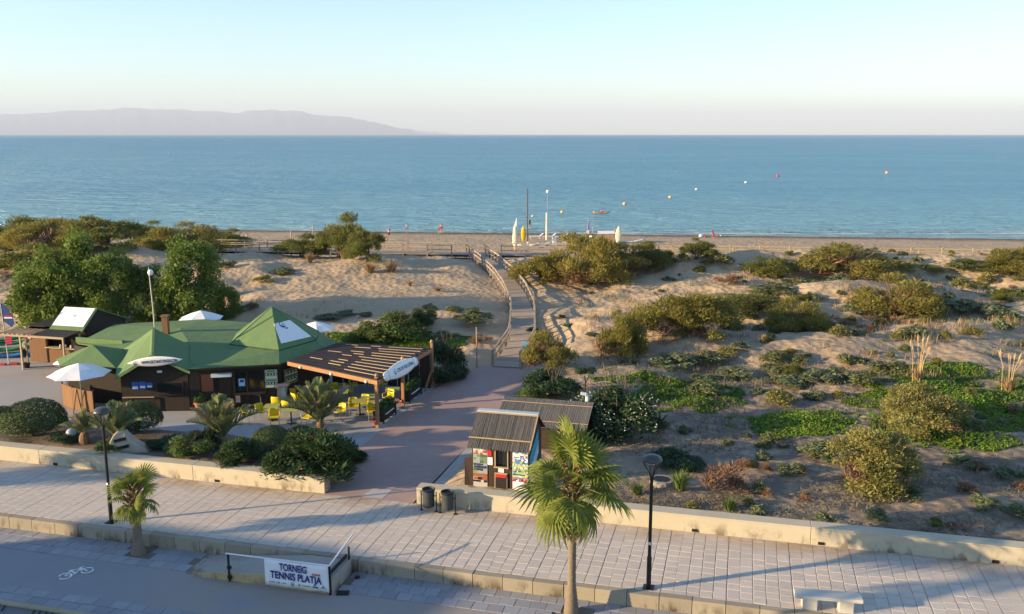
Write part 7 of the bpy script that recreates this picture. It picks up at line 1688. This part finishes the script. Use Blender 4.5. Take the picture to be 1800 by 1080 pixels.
person(shore_at(771.5, 142), 'bend', .2, (.5, .06, .06), (.45, .05, .05), 'red clad person bending at the water edge, left of two', 1.6)
person(shore_at(776, 143), 'stand', 2.9, (.5, .2, .16), (.5, .05, .05), 'person in red shorts at the water edge, right of two', 1.62)
person(hit(1254, 418), 'kneel', 2.6, (.5, .04, .05), (.45, .04, .05), 'person in red kneeling among bags on the right beach', 1.7)
p_ = P(931, 402, -2.0); person(p_, 'stand', .8, (.08, .07, .08), (.06, .07, .1), 'paddler standing on a board near the shore', 1.72, .1)
o = inst('paddle_board', surfboard_mesh('paddle_board', 3.2, .75, .1, CREAM), None, p_ + Vector((0, 0, .06)), (0, 0, .3)); tag(o, 'board under the standing paddler', 'paddle board')
p_ = P(1057, 376, -2.0); o = inst('kayak', kayak_mesh('kayak', 3.6, BO), None, p_ + Vector((0, 0, -.08)), (0, 0, .25), (1, 1.1, 1.2)); tag(o, 'orange kayak afloat with a paddler beyond the beach', 'kayak')
person(p_ + Vector((0, 0, .1)), 'paddle', .25, (.6, .05, .05), (.1, .1, .1), 'paddler in a red vest sitting in the orange kayak', 1.75)
pd = thing('paddle', 'thin kayak paddle held across the orange kayak', 'paddle', p_ + Vector((.38, .1, .62)), .25)
mb = MB(); mb.tube([(0, -1.0, .25), (0, 1.0, -.25)], .02, 6); mb.build('shaft', BLACKM, pd)
for s_ in (-1, 1): mb = MB(); mb.box((0, s_ * 1.1, -s_ * .27), (.03, .4, .16)); mb.build('blade', RED, pd)

# ================================================================== BEYOND THE FRAME: what throws the long shadows over the street
hs = thing('shade_house', 'cream house added out of view to the left to shade the road', 'house', (-43, 17.3, ROAD_Z), -A0)  # unseen house, added and sized for the shadow it lays on the road
CREAMW = M('cream_render', (.55, .48, .38), .9, .12, .6, .2); TILER = M('roof_tile', (.3, .12, .07), .85, .25, 3, .4)
mb = MB(); mb.box((0, 0, 3.7), (9, 9, 7.4)); mb.build('wall', CREAMW, hs)
for a, b_, c_, d_ in (((-4.9, -4.9), (4.9, -4.9), (2, 0), (-2, 0)), ((4.9, -4.9), (4.9, 4.9), (2, 0), (2, 0)), ((4.9, 4.9), (-4.9, 4.9), (-2, 0), (2, 0)), ((-4.9, 4.9), (-4.9, -4.9), (-2, 0), (-2, 0))):
    q = [(*a, 7.3), (*b_, 7.3), (*c_, 9.0)] + ([(*d_, 9.0)] if d_ != c_ else []); mb = MB(); mb.slab(q, .12); mb.build('roof', TILER, hs)
for x_ in (-2.8, 0, 2.8):
    for z_ in (1.4, 4.2):
        mb = MB(); mb.box((x_, 4.52, z_), (1.1, .1, 1.4)); wn_ = mb.build('window', WGLOSS, hs); mb = MB(); mb.box((x_, 4.56, z_), (.95, .06, 1.25)); mb.build('pane', GLASS, wn_)
fan_palm(Vector((-12.9, 19.1, ROAD_Z)), 6.7, .16, 16, .62, 2, 'tall fan palm added out of view to shadow the paving by the bench', 5)  # unseen palm, added so its crown shadow falls beside the bench
fan_palm(W(-35.5, 25.6, ROAD_Z), 3.0, .22, 24, .9, 6, 'fan palm on the kerb outside the view to the left', 6)
street_lamp(W(-41.6, 26.9, 0), 'black mushroom lamp outside the view to the left')

# ================================================================== AIR
def haze():
    m, t, b = new_mat('haze_air'); t.nodes.remove(b); pv = nd(t, 'VolumePrincipled')
    pv.inputs['Color'].default_value = (.69, .80, 1.0, 1); pv.inputs['Density'].default_value = 5.5e-5; pv.inputs['Anisotropy'].default_value = .0
    t.links.new(pv.outputs[0], t.nodes['Material Output'].inputs['Volume'])
    mb = MB(); mb.box((0, 8000, 530 - 3), (90000, 76000, 1066)); o = mb.build('haze', m); tag(o, 'thin pale haze in the air over sea and hills', 'haze', kind='stuff')
    o.location = (0, 0, 0); return o
haze()
